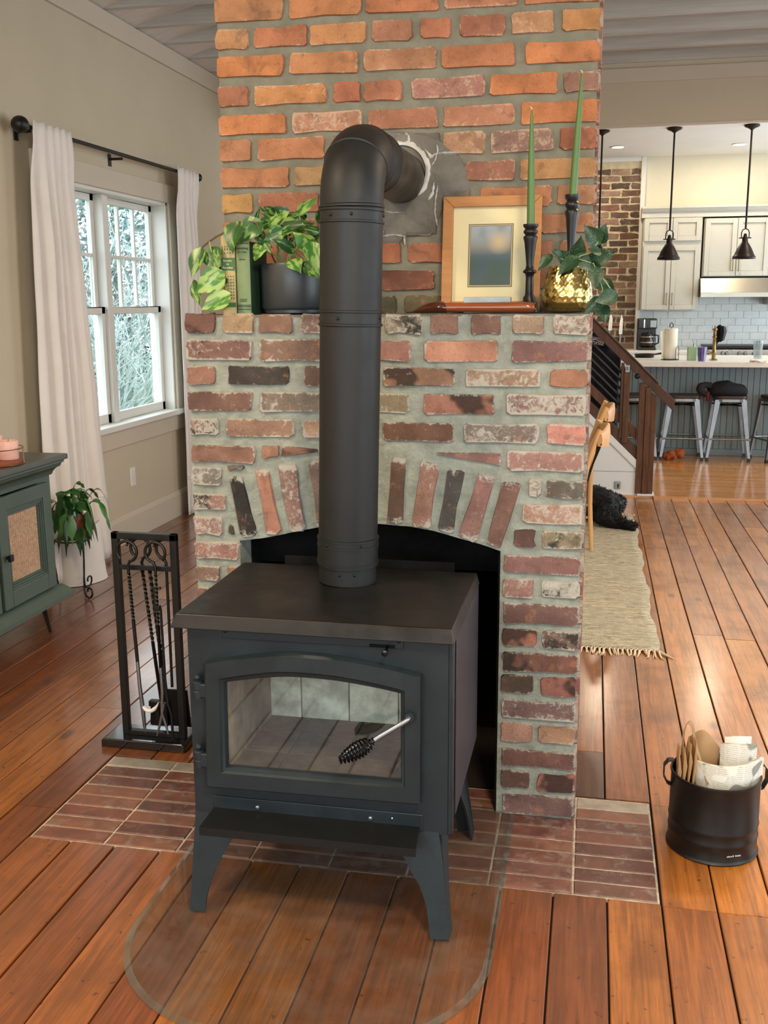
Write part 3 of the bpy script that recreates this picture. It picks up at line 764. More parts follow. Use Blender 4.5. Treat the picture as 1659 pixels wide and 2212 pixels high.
# firebox lining
so = MATS['soot']
bx('firebox_back', XO0, XO1, .62, .70, 0, arch[5][1]+.06, so, fp)
bx('firebox_side', XO0-.02, XO0+.006, .10, .66, 0, arch[0][1], so, fp)
bx('firebox_side', XO1-.006, XO1+.02, .012, .66, 0, arch[-1][1]-.002, so, fp)
bx('firebox_roof', XO0, XO1, .20, .68, arch[5][1]+.01, arch[5][1]+.06, so, fp)
# soot-dark lintel plate behind the arch
bx('lintel_plate', XO0+.005, XO1-.005, .16, .18, arch[0][1]-.10, arch[5][1]+.03, MATS['soot'], fp)
# --- lower rows
c_ = lambda x: CC(x, 0)[0]; d_ = lambda x: CDp(x, 0)[0]; e_ = lambda x: CE(x, 0)[0]
low = [
 (676, 680, 720, 724, [(c_(55), c_(298), '#74453a', .25), (c_(345), c_(585), '#b88f5e', .55), (c_(620), c_(870), '#9c6a50', .45), (c_(930), 703, '#8a6455', .6), (718, 795, '#80665a', .5), (d_(100), d_(375), '#8f8474', .75), (d_(425), d_(632), '#9a6450', .35), (d_(715), d_(940), '#8a5a48', .5), (d_(1015), d_(1252), '#a88468', .65), (d_(1305), d_(1588), '#98796a', .85)]),
 (731, 736, 779, 783, [(c_(65), c_(578), '#96635a', .65), (c_(620), 722, '#85604e', .45), (738, d_(295), '#a9665a', .45), (d_(378), d_(915), '#cb7448', .4), (d_(1008), d_(1550), '#8d5a58', .45)]),
 (789, 798, 831, 838, [(c_(75), c_(298), '#a0634c', .5), (c_(390), c_(850), '#4d4640', .35), (c_(955), 808, '#7c5b4a', .4), (d_(85), d_(615), '#9d6645', .45), (d_(675), d_(1225), '#a67f60', .75), (d_(1280), d_(1542), '#b0643c', .35)]),
 (845, 852, 887, 899, [(c_(88), c_(572), '#7e5348', .4), (c_(630), 728, '#8a7868', .6), (744, d_(280), '#948468', .6), (d_(378), d_(895), '#a4583c', .35), (d_(970), d_(1535), '#8f6660', .85)]),
 (902, 917, 939, 962, [(c_(95), c_(330), '#9a7365', .85), (c_(372), c_(888), '#a07054', .55), (c_(942), 805, '#b88560', .6), (d_(85), d_(605), '#7c4c34', .45), (d_(668), d_(1212), '#85746a', .7), (d_(1262), d_(1525), '#cb6a58', .6)]),
 (960, 975.5, 997, 1022, [(c_(105), c_(600), '#96604c', .45), (d_(975), d_(1525), '#a56a62', .6)]),
]
low_z = []
def snap(q):
    xm = [p[0] for p in q]
    if min(xm) < .03: q = [(p[0] if p[0] > .06 else -.002+.004*rb.random(), p[1]) for p in q]
    if max(xm) > W-.035: q = [(W+.002-.004*rb.random() if p[0] > W-.06 else p[0], p[1]) for p in q]
    return q
for tl, tr, bl, br, bricks in low:
    lt = lambda u: tl+(tr-tl)*(u-400)/860; lb = lambda u: bl+(br-bl)*(u-400)/860
    low_z.append((PY(1270, lb(1270), 0).z, PY(1270, lt(1270), 0).z))
    for u0, u1, c, s in bricks:
        brick(snap(fq([(u0, lb(u0)), (u1, lb(u1)), (u1, lt(u1)), (u0, lt(u0))])), 'y', 0, c, s)
def pxq(f, pts, c, s, **k):
    P = [f(*p) for p in pts]              # TL TR BR BL
    brick(fq([P[3], P[2], P[1], P[0]]), 'y', 0, c, s, **k)
pxq(CC, [(640, 1072), (775, 1080), (775, 1162), (640, 1185)], '#b06a48', .3, r=.004)
pxq(CC, [(785, 1082), (1065, 1102), (1065, 1132), (785, 1160)], '#a0624c', .35, r=.004)
pxq(CDp, [(470, 1086), (945, 1090), (945, 1185), (480, 1098)], '#9d6258', .5, r=.004)
for q, c, s in ([(400, 1315), (490, 1295), (612, 1755), (490, 1765)], '#3a3836', .45), ([(592, 1265), (684, 1245), (792, 1738), (680, 1752)], '#b8684a', .4), ([(755, 1222), (900, 1215), (970, 1718), (858, 1732)], '#96655c', .65), ([(985, 1190), (1085, 1180), (1130, 1690), (1062, 1692)], '#8a6a5c', .5):
    pxq(CC, q, c, s)
I = lambda a, b: (a, b)
pxq(I, [(707, 990), (738, 988), (744, 1134), (716, 1137)], '#8d6254', .4)
pxq(I, [(757, 988), (800, 988), (800, 1130), (762, 1130)], '#96604e', .4)
for q, c, s in ([(150, 1120), (262, 1122), (232, 1598), (125, 1598)], '#6b4a3e', .4), ([(370, 1135), (495, 1168), (430, 1640), (295, 1618)], '#a06450', .5), ([(560, 1200), (680, 1215), (590, 1668), (480, 1640)], '#55504c', .4), ([(775, 1230), (900, 1250), (760, 1742), (622, 1698)], '#9c625a', .55), ([(950, 1290), (1080, 1310), (935, 1782), (825, 1745)], '#85564a', .35):
    pxq(CDp, q, c, s)
pxq(CC, [(378, 1222), (515, 1225), (510, 1262), (382, 1272)], '#75695e', .6, r=.005)
pxq(CC, [(392, 1672), (420, 1670), (445, 1748), (392, 1740)], '#6a5c50', .4, r=.004)
pxq(CDp, [(1130, 1268), (1230, 1268), (1228, 1408), (1128, 1405)], '#9a8378', .9, r=.006)
def row2(lst):
    for (u0, u1, ytl, ytr, ybl, ybr, c, s) in lst:
        q = snap(fq([(u0, ybl), (u1, ybr), (u1, ytr), (u0, ytl)])); brick(q, 'y', 0, c, s)
        if u1 > 1230: low_z.append((q[1][1], q[2][1]))
row2([(d_(1255), d_(1512), 1036, 1039, 1076, 1079, '#6d685e', .5), (d_(1085), d_(1502), 1087, 1089, 1131, 1135, '#b27a62', .75), (d_(1020), d_(1182), 1143, 1144, 1182, 1184, '#6a4440', .15), (d_(1225), d_(1500), 1146, 1147, 1184, 1187, '#8f8060', .6),
 (e_(385), e_(952), 1197, 1204, 1234, 1243, '#8d5650', .4), (e_(372), e_(625), 1249, 1251, 1289, 1292, '#9d665c', .6), (e_(672), e_(942), 1254, 1255, 1291, 1294, '#b0aca0', .85),
 (e_(376), e_(942), 1299, 1308, 1346, 1352, '#7d524c', .4), (e_(372), e_(648), 1355, 1358, 1394, 1397, '#b55c3e', .35), (e_(676), e_(936), 1360, 1361, 1400, 1405, '#8d6a5a', .65),
 (e_(372), e_(936), 1407, 1416, 1448, 1455, '#83483a', .4), (e_(356), e_(612), 1455, 1458, 1494, 1499, '#5f4a3c', .45), (e_(666), e_(936), 1462, 1464, 1503, 1508, '#ab5240', .35),
 (e_(362), e_(920), 1509, 1518, 1549, 1558, '#8f6662', .7), (e_(356), e_(616), 1559, 1561, 1600, 1604, '#b87a5e', .4), (e_(648), e_(916), 1568, 1569, 1604, 1609, '#b87c50', .45),
 (e_(362), e_(912), 1615, 1626, 1652, 1664, '#7c4a40', .35), (e_(366), e_(588), 1662, 1664, 1699, 1703, '#6f463c', .45), (e_(642), e_(912), 1672, 1673, 1709, 1714, '#ab4e3a', .25),
 (e_(374), e_(902), 1713, 1720, 1755, 1766, '#855a56', .5)])
row2([(c_(115), c_(350), 1006, 1009, 1046, 1050, '#8a857a', .75), (c_(128), c_(376), 1063, 1066, 1100, 1103, '#a87468', .75), (c_(135), c_(356), 1114, 1117, 1153, 1157, '#a5746a', .8),
 (c_(150), c_(476), 1168, 1171, 1205, 1210, '#a86a60', .7), (c_(158), c_(330), 1219, 1221, 1253, 1256, '#9d7466', .7), (c_(390), c_(474), 1221, 1222, 1254, 1256, '#96705e', .6)])
# left pier down to the floor (behind stove and tool stand)
z = PY(430, 1258, 0).z-.012; k = 0
while z-.058 > 0.004:
    if k % 2: brick([(-.002, z-.058), (XO0+.002, z-.058), (XO0+.002, z), (-.002, z)], 'y', 0, rb.choice(['#96635a', '#8d5650', '#a5746a']), .6)
    else:
        brick([(-.002, z-.058), (XO0*.46, z-.058), (XO0*.46, z), (-.002, z)], 'y', 0, '#8f6458', .6); brick([(XO0*.56, z-.058), (XO0, z-.058), (XO0, z), (XO0*.56, z)], 'y', 0, '#855a50', .5)
    z -= .0715; k += 1
# --- bricks of the right flank (base and stack)
def flank(zs, y0, y1, cols, sm):
    seen = []
    for i, (a, b) in enumerate(sorted(zs)):
        if any(abs(a-s) < .03 for s in seen): continue
        seen.append(a); y = y0-.001 if i % 2 else y0-.001; first = .10 if i % 2 else .205
        ln = first
        while y < y1-.03:
            e = min(y+ln, y1)
            if y1-e < .06: e = y1
            brick([(y, a), (e, a), (e, b), (y, b)], 'x', W, rb.choice(cols), sm); y = e+.014; ln = .205
flank(low_z, 0.0, .90, ['#8d5650', '#7c4a40', '#96635a', '#a06450', '#85564a'], .5)
flank(up_z, SB, SB+CD, ['#a8614a', '#9a5a48', '#b0694a'], .4)
# --- grey cement patch and caulk round the flue hole
pc = PY(*C4(130, 830), SB)
def blob(name, pts, Y, d, mt, parent=fp, amp=.0):
    P = [PY(u, v, Y) for u, v in pts]; n = len(P); c = sum(P, Vector())/n
    vs = [(p.x, Y+.004, p.z) for p in P]+[(c.x+(p.x-c.x)*.93, Y-d*random.uniform(.7, 1), c.z+(p.z-c.z)*.93) for p in P]+[(c.x+(p.x-c.x)*.5, Y-d*random.uniform(.8, 1.3), c.z+(p.z-c.z)*.5) for p in P]+[(c.x, Y-d, c.z)]
    fs = []
    for i in range(n):
        j = (i+1) % n; fs += [(i, j, j+n, i+n), (i+n, j+n, j+2*n, i+2*n), (i+2*n, j+2*n, 3*n)]
    return MB().add(vs, fs).build(name, mt, parent, smooth=True, angle=60)
patch = [C4(*p) for p in ((-60, 500), (60, 470), (190, 470), (300, 480), (400, 520), (460, 570), (500, 590), (540, 640), (590, 720), (600, 800), (610, 870), (560, 905), (430, 905), (420, 1000), (380, 1090), (380, 1160), (180, 1165), (120, 1230), (0, 1225), (-120, 1180), (-160, 900), (-120, 640))]
blob('cement_patch', patch, SB, .008, MATS['patch_grey'])
rc = random.Random(9)
fc = PY(868, 372, SB)         # flue hole centre
MB().lathe([(.098, 0), (.098, .01), (.084, .012), (.084, 0)], (0, 0, 0), 36, cap=False)
ring = MB(); n = 64; vs = []
for k in range(n):
    a = 2*math.pi*k/n; ro = .080+.007*(1+nz(math.cos(a)*3, math.sin(a)*3, 2))+rc.uniform(-.002, .003); ri = .073
    for rr, y in ((ro, .001), (ro-.004, -.006-rc.uniform(0, .002)), (ri+.007, -.014-rc.uniform(0, .003)), (ri, -.012)):
        vs.append((fc.x+rr*math.cos(a), SB-.004+y, fc.z+rr*math.sin(a)))
ring.add(vs, [(k*4+i, ((k+1) % n)*4+i, ((k+1) % n)*4+i+1, k*4+i+1) for k in range(n) for i in range(3)])
ring.build('caulk_ring', MATS['caulk'], fp, smooth=True)
def smear(pts, w_):
    P = [PY(*C4(*p), SB-.010) for p in pts]; m = MB(); vs = []
    Q = []
    for a, b in zip(P, P[1:]): Q += [a+(b-a)*t/5 for t in range(5)]
    Q.append(P[-1]); nq = len(Q)
    for i, p in enumerate(Q):
        t_ = (Q[min(i+1, nq-1)]-Q[max(i-1, 0)]).normalized(); nn = Vector((-t_.z, 0, t_.x)); ww = w_*(.35+1.1*abs(nz(p.x*60, 1, p.z*60)))*min(1, (i+1)/3, (nq-i)/3)
        vs += [p-nn*ww+Vector((0, .006, 0)), p+Vector((0, -.003, 0)), p+nn*ww+Vector((0, .006, 0))]
    m.add(vs, [(i*3+k, i*3+k+1, (i+1)*3+k+1, (i+1)*3+k) for i in range(nq-1) for k in range(2)]); m.build('caulk_smear', MATS['caulk'], fp, smooth=True)
for pts, w_ in (([(300, 590), (340, 640), (375, 620), (430, 615), (530, 615)], .007), ([(165, 480), (190, 500), (195, 545), (240, 590)], .006), ([(160, 1168), (165, 1225)], .007), ([(385, 830), (370, 920), (365, 1010), (380, 1100)], .006), ([(345, 700), (370, 660), (385, 600), (380, 560)], .005), ([(20, 1170), (90, 1160), (175, 1170)], .006), ([(10, 1000), (80, 1012), (170, 1010)], .006), ([(320, 930), (350, 880), (360, 810)], .008)):
    smear(pts, w_)
# ================================================================== WOOD STOVE
F = -.575; BX0, BX1, BZ0, BZ1, BY1 = .214, .830, .245, .722, -.115
st = empty('wood_stove', (.52, -.35, 0.008), label='dark grey steel wood stove with arched glass door', cat='stove')
sm_, sd = MATS['stove_metal'], MATS['stove_dark']
# shell (open front, so the firebox is real)
body = MB()
body.box(BX0, BX0+.045, F, BY1, BZ0, BZ1).box(BX1-.045, BX1, F, BY1, BZ0, BZ1).box(BX0, BX1, BY1-.05, BY1, BZ0, BZ1).box(BX0, BX1, F, BY1, BZ0, BZ0+.07).box(BX0, BX1, F, BY1, BZ1-.05, BZ1)
body.build('body', sm_, st, bevel=.004)
DI = [(275, 668), (450, 648), (600, 643), (800, 660), (1000, 695), (1127, 724), (1130, 1147), (285, 1078)]
def dY(f, pts, Y): return [(p.x, p.z) for p in (PY(*f(*q), Y) for q in pts)]
inner = dY(CS, DI, F-.018)
ix0, ix1 = min(p[0] for p in inner), max(p[0] for p in inner); iz0, iz1 = min(p[1] for p in inner), max(p[1] for p in inner)
# front plate around the door opening
fpm = MB().box(BX0, ix0-.004, F-.006, F+.01, BZ0, BZ1).box(ix1+.004, BX1, F-.006, F+.01, BZ0, BZ1).box(ix0-.004, ix1+.004, F-.006, F+.01, BZ0, iz0-.004).box(ix0-.004, ix1+.004, F-.006, F+.01, iz1+.004, BZ1)
fpm.build('front_plate', sm_, st)
# right heat shield with a black strip painted in as the shade of its slot
bx('slot_shade_strip', BX1-.001, BX1+.004, F+.018, F+.036, BZ0+.02, .714, MATS['soot'], st)
bx('side_shield', BX1+.008, BX1+.012, F+.036, BY1+.02, .275, .716, M('shield', '#34313a', .5, .25, var=.1), st, .002)
bx('side_shield', BX0-.012, BX0-.008, F+.028, BY1+.02, .275, .716, MATS['shield'], st, .002)
bx('corner_post', BX1-.004, BX1+.010, F-.006, F+.020, BZ0, .716, sm_, st, .003)
bx('rear_shield', .30, .775, BY1+.03, BY1+.034, .30, .765, MATS['soot'], st, .01)
# lid: flat plate with a flared lip
lt_, lb_ = (.190, .838, -.590, -.110, .747), (.180, .845, -.607, -.100, .716)
lid = MB(); t = .004
def rect4(a, dz=0, ins=0): return [(a[0]+ins, a[2]+ins, a[4]+dz), (a[1]-ins, a[2]+ins, a[4]+dz), (a[1]-ins, a[3]-ins, a[4]+dz), (a[0]+ins, a[3]-ins, a[4]+dz)]
R1, R2, R3, R4 = rect4(lt_), rect4(lb_), rect4(lb_, 0, .006), rect4(lt_, -.012, .006)
lid.add(R1+R2+R3+R4, [(0,1,2,3)]+[(a+k, b+k, b+k+4, a+k+4) for k in (0, 4, 8) for a, b in ((0,1),(1,2),(2,3))]+[(3+k, 0+k, 4+k, 7+k) for k in (0, 4, 8)]+[(15,14,13,12)])
lido = lid.build('lid', MATS['stove_top'], st, bevel=.006, seg=3)
# door ring
DO = [(174, 570), (390, 540), (600, 528), (830, 548), (1060, 592), (1226, 634), (1224, 1258), (190, 1170)]
def spline(pts, n=24):       # smooth the arched top (first six points), keep the two bottom corners
    top = pts[:6]; out = []
    for i in range(n+1):
        t_ = i/n*5; k = min(int(t_), 4); f = t_-k
        p = [top[max(0, min(5, k+d))] for d in (-1, 0, 1, 2)]
        out.append(tuple(.5*((2*p[1][a])+(-p[0][a]+p[2][a])*f+(2*p[0][a]-5*p[1][a]+4*p[2][a]-p[3][a])*f*f+(-p[0][a]+3*p[1][a]-3*p[2][a]+p[3][a])*f**3) for a in (0, 1)))
    return out+[pts[6], pts[7]]
DF = F-.034
O_ = spline(dY(CS, DO, DF)); I_ = spline(dY(CS, DI, DF))
n = len(O_)
def toward(a, b, d): 
    v = Vector(b)-Vector(a); return tuple(Vector(a)+v.normalized()*d)
cxz = (sum(p[0] for p in O_)/n, sum(p[1] for p in O_)/n)
loops = [([p for p in O_], F-.006), ([p for p in O_], DF+.006), ([toward(p, cxz, .006) for p in O_], DF), ([toward(i, o, .017) for i, o in zip(I_, O_)], DF), ([toward(i, o, .012) for i, o in zip(I_, O_)], DF+.006), ([toward(i, o, .004) for i, o in zip(I_, O_)], DF+.008), (I_, DF+.014), (I_, DF+.026)]
door = MB(); vs = []; fs = []
for lp, y in loops: vs += [(p[0], y, p[1]) for p in lp]
for a in range(len(loops)-1):
    for k in range(n): fs.append((a*n+k, a*n+(k+1) % n, (a+1)*n+(k+1) % n, (a+1)*n+k))
door.add(vs, fs); dr = door.build('door', sm_, st, smooth=True, angle=35)
gp = MB(); gp.prism([toward(p, cxz, -.004) for p in I_], 'y', DF+.018, DF+.022); gp.build('window_glass', MATS['stove_glass'], dr)
# hinges with ball finials
for (u, v) in ((427, 1490), (430, 1639)):
    p = PY(u, v, DF+.01); h = empty('hinge', p-org(dr)) ; h.parent = dr
    m = MB().lathe([(.0105, -.020), (.0115, -.019), (.0115, -.002), (.0095, 0), (.0115, .002), (.0115, .020), (.0105, .021), (.005, .022), (.006, .027), (.0085, .031), (.007, .037), (.001, .040)], p, 20)
    m.build('barrel', sm_, dr, smooth=True)
    bx('hinge_strap', p.x, p.x+.03, DF+.002, DF+.02, p.z-.017, p.z+.017, sm_, dr, .003)
for e in [o for o in dr.children if o.type == 'EMPTY']: bpy.data.objects.remove(e)
# latch handle: pivot, rod and coil grip
pv = PY(*CS(1178, 822), DF-.004); pe = PY(*CS(1005, 940), DF-.045); pt = PY(*CS(835, 1040), DF-.06)
MB().tube([pv+Vector((0, .012, 0)), pv+Vector((0, -.012, 0))], [.0115, .0105], 16).build('latch_boss', sm_, dr, smooth=True)
MB().tube(bez(pv+Vector((0, -.005, 0)), pv+Vector((0, -.03, -.002)), pe+(pv-pe)*.4, pe, 14), .0058, 10).build('latch_rod', MATS['steel_worn'], dr, smooth=True)
ax = (pt-pe); Ln = ax.length; ax.normalize(); sa = ax.cross(Vector((0, 0, 1))).normalized(); sb_ = sa.cross(ax)
hp = []; turns = 11; N_ = turns*14
for i in range(N_+1):
    q = i/N_; rr = .0065+.0125*math.sin(math.pi*min(1, q**.85))**1.0 if q > .12 else .0065+.01*q
    a = 2*math.pi*turns*q; hp.append(pe+ax*(Ln*q)+(sa*math.cos(a)+sb_*math.sin(a))*rr)
MB().tube(hp, .0022, 6).build('coil_grip', MATS['black_chrome'], dr, smooth=True)
MB().tube([pe, pt-ax*.005], .005, 8).build('grip_core', sd, dr, smooth=True)
# air-control plate, slot, slider knob
a0, a1 = PY(*CS(268, 405), F-.008), PY(*CS(1147, 522), F-.008)
ap = bx('air_plate', a0.x, a1.x, F-.011, F-.006, a1.z+.012, .716, sm_, st, .0015)
s0 = PY(*CS(982, 478), F-.012); s1 = PY(*CS(1105, 490), F-.012)
bx('slot', s0.x, s1.x, F-.0118, F-.0108, (s0.z+s1.z)/2-.004, (s0.z+s1.z)/2+.004, MATS['soot'], ap)
kp = PY(*CS(1062, 508), F-.03)
MB().lathe([(.002, -.02), (.007, -.02), (.008, -.016), (.008, -.010), (.004, -.008), (.004, .01)], (0, 0, 0), 14).v
kn = MB(); kn.tube([kp+Vector((0, .022, .006)), kp, kp+Vector((0, -.006, 0)), kp+Vector((0, -.008, 0)), kp+Vector((0, -.016, 0)), kp+Vector((0, -.018, 0))], [.003, .003, .004, .0075, .0075, .003], 14)
kn.build('air_slider', MATS['black_chrome'], ap, smooth=True)
for u, v in ((283, 410), (1125, 460)):
    p = PY(*CS(u, v), F-.012); MB().ball(p, .005, 10, 6).build('bolt', sd, ap, smooth=True)
# ash shelf and its mounting strip
bx('shelf_strip', .262, .772, F-.010, F-.004, .250, .292, sm_, st, .002)
sh = MB(); y0, y1 = F-.003, F-.098
sh.add([(.262, y0, .262), (.764, y0, .262), (.770, y1, .256), (.258, y1, .256), (.262, y0, .257), (.764, y0, .257), (.770, y1, .236), (.258, y1, .236), (.762, y1+.006, .236), (.264, y1+.006, .236)],
       [(0,3,2,1),(3,7,6,2),(0,4,7,3),(1,2,6,5),(4,5,8,9),(7,9,8,6)])
sh.build('ash_shelf', MATS['stove_dark'], st)
for x in (.372, .648):
    m = MB(); m.tube([(x, F-.010, .272), (x, F-.0135, .272), (x, F-.015, .272)], [.006, .005, .0025], 12); m.build('bolt', MATS['steel_worn'], st, smooth=True)
MB().ball((.70, F-.012, .278), .002, 8, 5).build('rivet', MATS['caulk'], st)
# firebox lining: each firebrick a piece
FX0, FX1, FYb, FZ0, FZ1 = BX0+.045, BX1-.045, BY1-.055, .318, BZ1-.05
bx('firebox_core', FX0-.002, FX1+.002, FYb, FYb+.006, FZ0, FZ1, MATS['soot'], st)
ex = [FX0+.002, .372, .506, .642, .722, FX1-.002]
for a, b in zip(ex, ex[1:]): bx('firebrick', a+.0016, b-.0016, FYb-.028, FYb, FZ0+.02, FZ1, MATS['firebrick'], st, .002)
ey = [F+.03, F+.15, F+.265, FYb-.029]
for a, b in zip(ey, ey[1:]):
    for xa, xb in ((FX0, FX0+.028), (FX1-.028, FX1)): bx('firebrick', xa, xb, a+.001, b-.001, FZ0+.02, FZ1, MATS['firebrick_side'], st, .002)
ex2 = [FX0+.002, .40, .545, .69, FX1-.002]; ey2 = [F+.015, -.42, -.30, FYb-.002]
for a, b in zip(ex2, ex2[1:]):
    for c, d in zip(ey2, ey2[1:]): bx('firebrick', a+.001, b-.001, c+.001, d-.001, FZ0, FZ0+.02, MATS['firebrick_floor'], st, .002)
bx('baffle', FX0, FX1, F+.03, FYb, FZ1-.012, FZ1-.001, MATS['rust'], st)
bx('door_sill', FX0, FX1, F-.004, F+.02, FZ0-.02, FZ0+.012, MATS['rust'], st)
# legs: curved corner plates
def legpt(u, v):
    y = F
    for _ in range(6):
        p = PY(u, v, y); y = F-.002-max(0, (.25-p.z))*.228
    return PY(u, v, y)
CLg = crop(400, 1680, .3858)
def leg(front, side_sign, back=False):
    P = [legpt(*CLg(*q)) for q in front]
    if back: P = [Vector((p.x, (BY1-.035)-(p.y-F)*.35, p.z)) for p in P]
    zmin = min(p.z for p in P); P = [Vector((p.x, p.y, .0085+(p.z-zmin)*(.26-.0085)/(max(q.z for q in P)-zmin))) for p in P]
    sgn = -1 if back else 1
    m = MB(); n = len(P); th = Vector((0, .005*sgn, 0))
    m.add([p for p in P]+[p+th for p in P], [tuple(range(n)), tuple(range(2*n-1, n-1, -1))]+[(i, i+n, (i+1) % n+n, (i+1) % n) for i in range(n)])
    # side flange mirrors the curve backwards from the outer edge
    xo = (min if side_sign < 0 else max)(p.x for p in P)
    xin = [abs(p.x-xo) for p in P]; S = []
    for p, d in zip(P, xin):
        yb = F-.002-max(0, (.25-p.z))*.228 if not back else (BY1-.035)+(.25-p.z)*.08
        S.append((yb+sgn*(d*.95+.004 if d > .012 else 0), p.z))
    xs = lambda z: xo
    k = len(S); xe = lambda p, z: (P[0].x if side_sign < 0 else P[0].x)
    outer = [p for p, d in zip(P, xin) if d <= .03]
    def xout(z):
        zs = sorted(((p.z, p.x) for p in P), key=lambda t: t[0]); lo = min(z for z, _ in zs); hi = max(z for z, _ in zs)
        cand = [p for p in P]; 
        b = (min if side_sign < 0 else max)((p.x for p in cand if p.z < lo+.02)); tpx = (min if side_sign < 0 else max)((p.x for p in cand if p.z > hi-.05))
        return b+(tpx-b)*(z-lo)/(hi-lo)
    V1 = [(xout(z), y, z) for y, z in S]; V2 = [(xout(z)-side_sign*.005, y, z) for y, z in S]
    m.add(V1+V2, [tuple(range(k)), tuple(range(2*k-1, k-1, -1))]+[(i, i+k, (i+1) % k+k, (i+1) % k) for i in range(k)])
    m.build('leg', sm_, st)
LL = [(60, 190), (275, 190), (268, 360), (225, 430), (175, 520), (140, 610), (120, 700), (113, 770), (28, 765)]
LR = [(1415, 320), (1450, 600), (1480, 930), (1372, 925), (1350, 740), (1310, 630), (1255, 540), (1205, 440), (1200, 300)]
leg(LL, -1); leg(LR, 1)
leg(LL, -1, True); leg(LR, 1, True)
# ---- stove pipe
pp = empty('stove_pipe', (.517, -.24, .747), label='matte black stove pipe with elbow running into the chimney', cat='pipe')
pb = MATS['pipe_black']; PR = .0755
A0, A1 = Vector((.517, -.24, .747)), Vector((.539, -.236, 1.668)); Wl = Vector((.556, SB+.06, 1.806)); R_ = .128
def on(z): return A0+(A1-A0)*((z-A0.z)/(A1.z-A0.z))
def section(z0, z1, r=PR, name='pipe_section', taper=0):
    return MB().tube([on(z0), on(z0+.001), on(z1-.001), on(z1)], [r-.002, r, r+taper, r-.002+taper], 48).build(name, pb, pp, smooth=True, angle=50)
def bead(z, r=PR+.0040, h=.0045): return MB().tube([on(z-h), on(z-h*.5), on(z+h*.5), on(z+h)], [PR-.002, r, r, PR-.002], 48).build('bead', pb, pp, smooth=True, angle=60)
section(.747, .800, PR-.002, 'flue_collar'); section(.79, 1.43); section(1.40, 1.69, PR+.0008); section(.79, .862, PR+.0025, 'pipe_coupling')
for z in (.800, .862, .845, 1.398, 1.430, 1.640, 1.668): bead(z)
def screws(z, angs, r):
    for a in angs:
        c = on(z)+Vector((math.cos(a), math.sin(a), 0))*r
        MB().ball(c, .0042, 8, 6).build('screw', MATS['stove_dark'], pp, smooth=True)
screws(1.655, (-2.05, -1.35, .1), PR+.001); screws(1.414, (-1.75, -.15, 3.2), PR+.001); screws(.853, (-2.1, -.9), PR+.002); screws(.778, (-1.62, -1.1), PR-.002)
el = []; cz = Wl.z-R_; 
yaw_dir = Vector((Wl.x-A1.x, Wl.y-A1.y, 0)).normalized()
T0 = Vector((A1.x, A1.y, cz))
arcp = [A1+Vector((0, 0, -.004)), T0]+[T0+yaw_dir*(R_*(1-math.cos(a)))+Vector((0, 0, R_*math.sin(a))) for a in [math.pi/2*k/16 for k in range(1, 17)]]
MB().tube(arcp, PR+.0012, 48, cap=False).build('elbow', pb, pp, smooth=True, angle=70)
for k in (1.0, .55):      # gore seams
    a = math.pi/2*k; c = T0+yaw_dir*(R_*(1-math.cos(a)))+Vector((0, 0, R_*math.sin(a))); d = yaw_dir*math.sin(a)+Vector((0, 0, math.cos(a)))
    MB().tube([c-d*.005, c-d*.002, c+d*.002, c+d*.005], [PR, PR+.0035, PR+.0035, PR], 48, cap=False).build('gore_seam', pb, pp, smooth=True)
a_ = T0+Vector((0, 0, -.002)); MB().tube([a_-Vector((0, 0, .006)), a_-Vector((0, 0, .002)), a_+Vector((0, 0, .002)), a_+Vector((0, 0, .006))], [PR, PR+.004, PR+.004, PR], 48, cap=False).build('gore_seam', pb, pp, smooth=True)
E0 = arcp[-1]; d = yaw_dir
MB().tube([E0-d*.01, E0, E0+d*.10, E0+d*.104], [PR-.002, PR+.0022, PR+.0022, PR], 48).build('pipe_section', pb, pp, smooth=True, angle=50)
MB().tube([E0+d*.10, Wl-d*.03, Wl], [PR-.004, PR-.004, PR-.004], 48).build('thimble', M('thimble', '#4a443a', .4, .6, var=.4, vscale=14), pp, smooth=True, angle=50)
for s_ in (.03, .104): MB().tube([E0+d*(s_-.003), E0+d*s_, E0+d*(s_+.003)], [PR, PR+.004, PR], 48, cap=False).build('bead', pb, pp, smooth=True)
sp = T0+yaw_dir*(R_*.55)+Vector((.045, -.06, .06))
# ---- clear glass floor pad
gpad = []
x0, x1, yb, yf, rr = .092, .945, .02, -1.02, .34
gpad = [(x0, yb), (x0, yf+rr)]
for k in range(1, 15): a = math.pi+math.pi/2*k/14; gpad.append((x0+rr+rr*math.cos(a), yf+rr+rr*math.sin(a)))
for k in range(1, 15): a = 1.5*math.pi+math.pi/2*k/14; gpad.append((x1-rr+rr*math.cos(a), yf+rr+rr*math.sin(a)))
gpad += [(x1, yb)]
n = len(gpad); cpt = Vector(((x0+x1)/2, (yb+yf)/2))
def insetp(d):
    out = []
    for i in range(n):
        a, b, c = Vector(gpad[i-1]), Vector(gpad[i]), Vector(gpad[(i+1) % n])
        t_ = ((b-a).normalized()+(c-b).normalized()).normalized(); nrm = Vector((-t_.y, t_.x)); out.append(b+nrm*d)
    return out
pad = MB(); ins = insetp(.016)
pad.add([(p[0], p[1], .0032) for p in gpad]+[(p[0], p[1], .0055) for p in gpad]+[(p.x, p.y, .0082) for p in ins], [(i, (i+1) % n, (i+1) % n+n, i+n) for i in range(n)]+[(i+n, (i+1) % n+n, (i+1) % n+2*n, i+2*n) for i in range(n)]+[tuple(range(2*n, 3*n))])
me_f = len(pad.f)
bev = MB(); bev.v = list(pad.v); bev.f = pad.f[:-1]; pad.f = pad.f[-1:]
po = empty('glass_floor_pad', (.52, -.5, .003)); pad.build('plate', MATS['pad_glass'], po); bev.build('polished_edge', MATS['pad_bevel'], po); tag(po, 'clear glass floor pad with rounded front under the stove', 'floor pad')
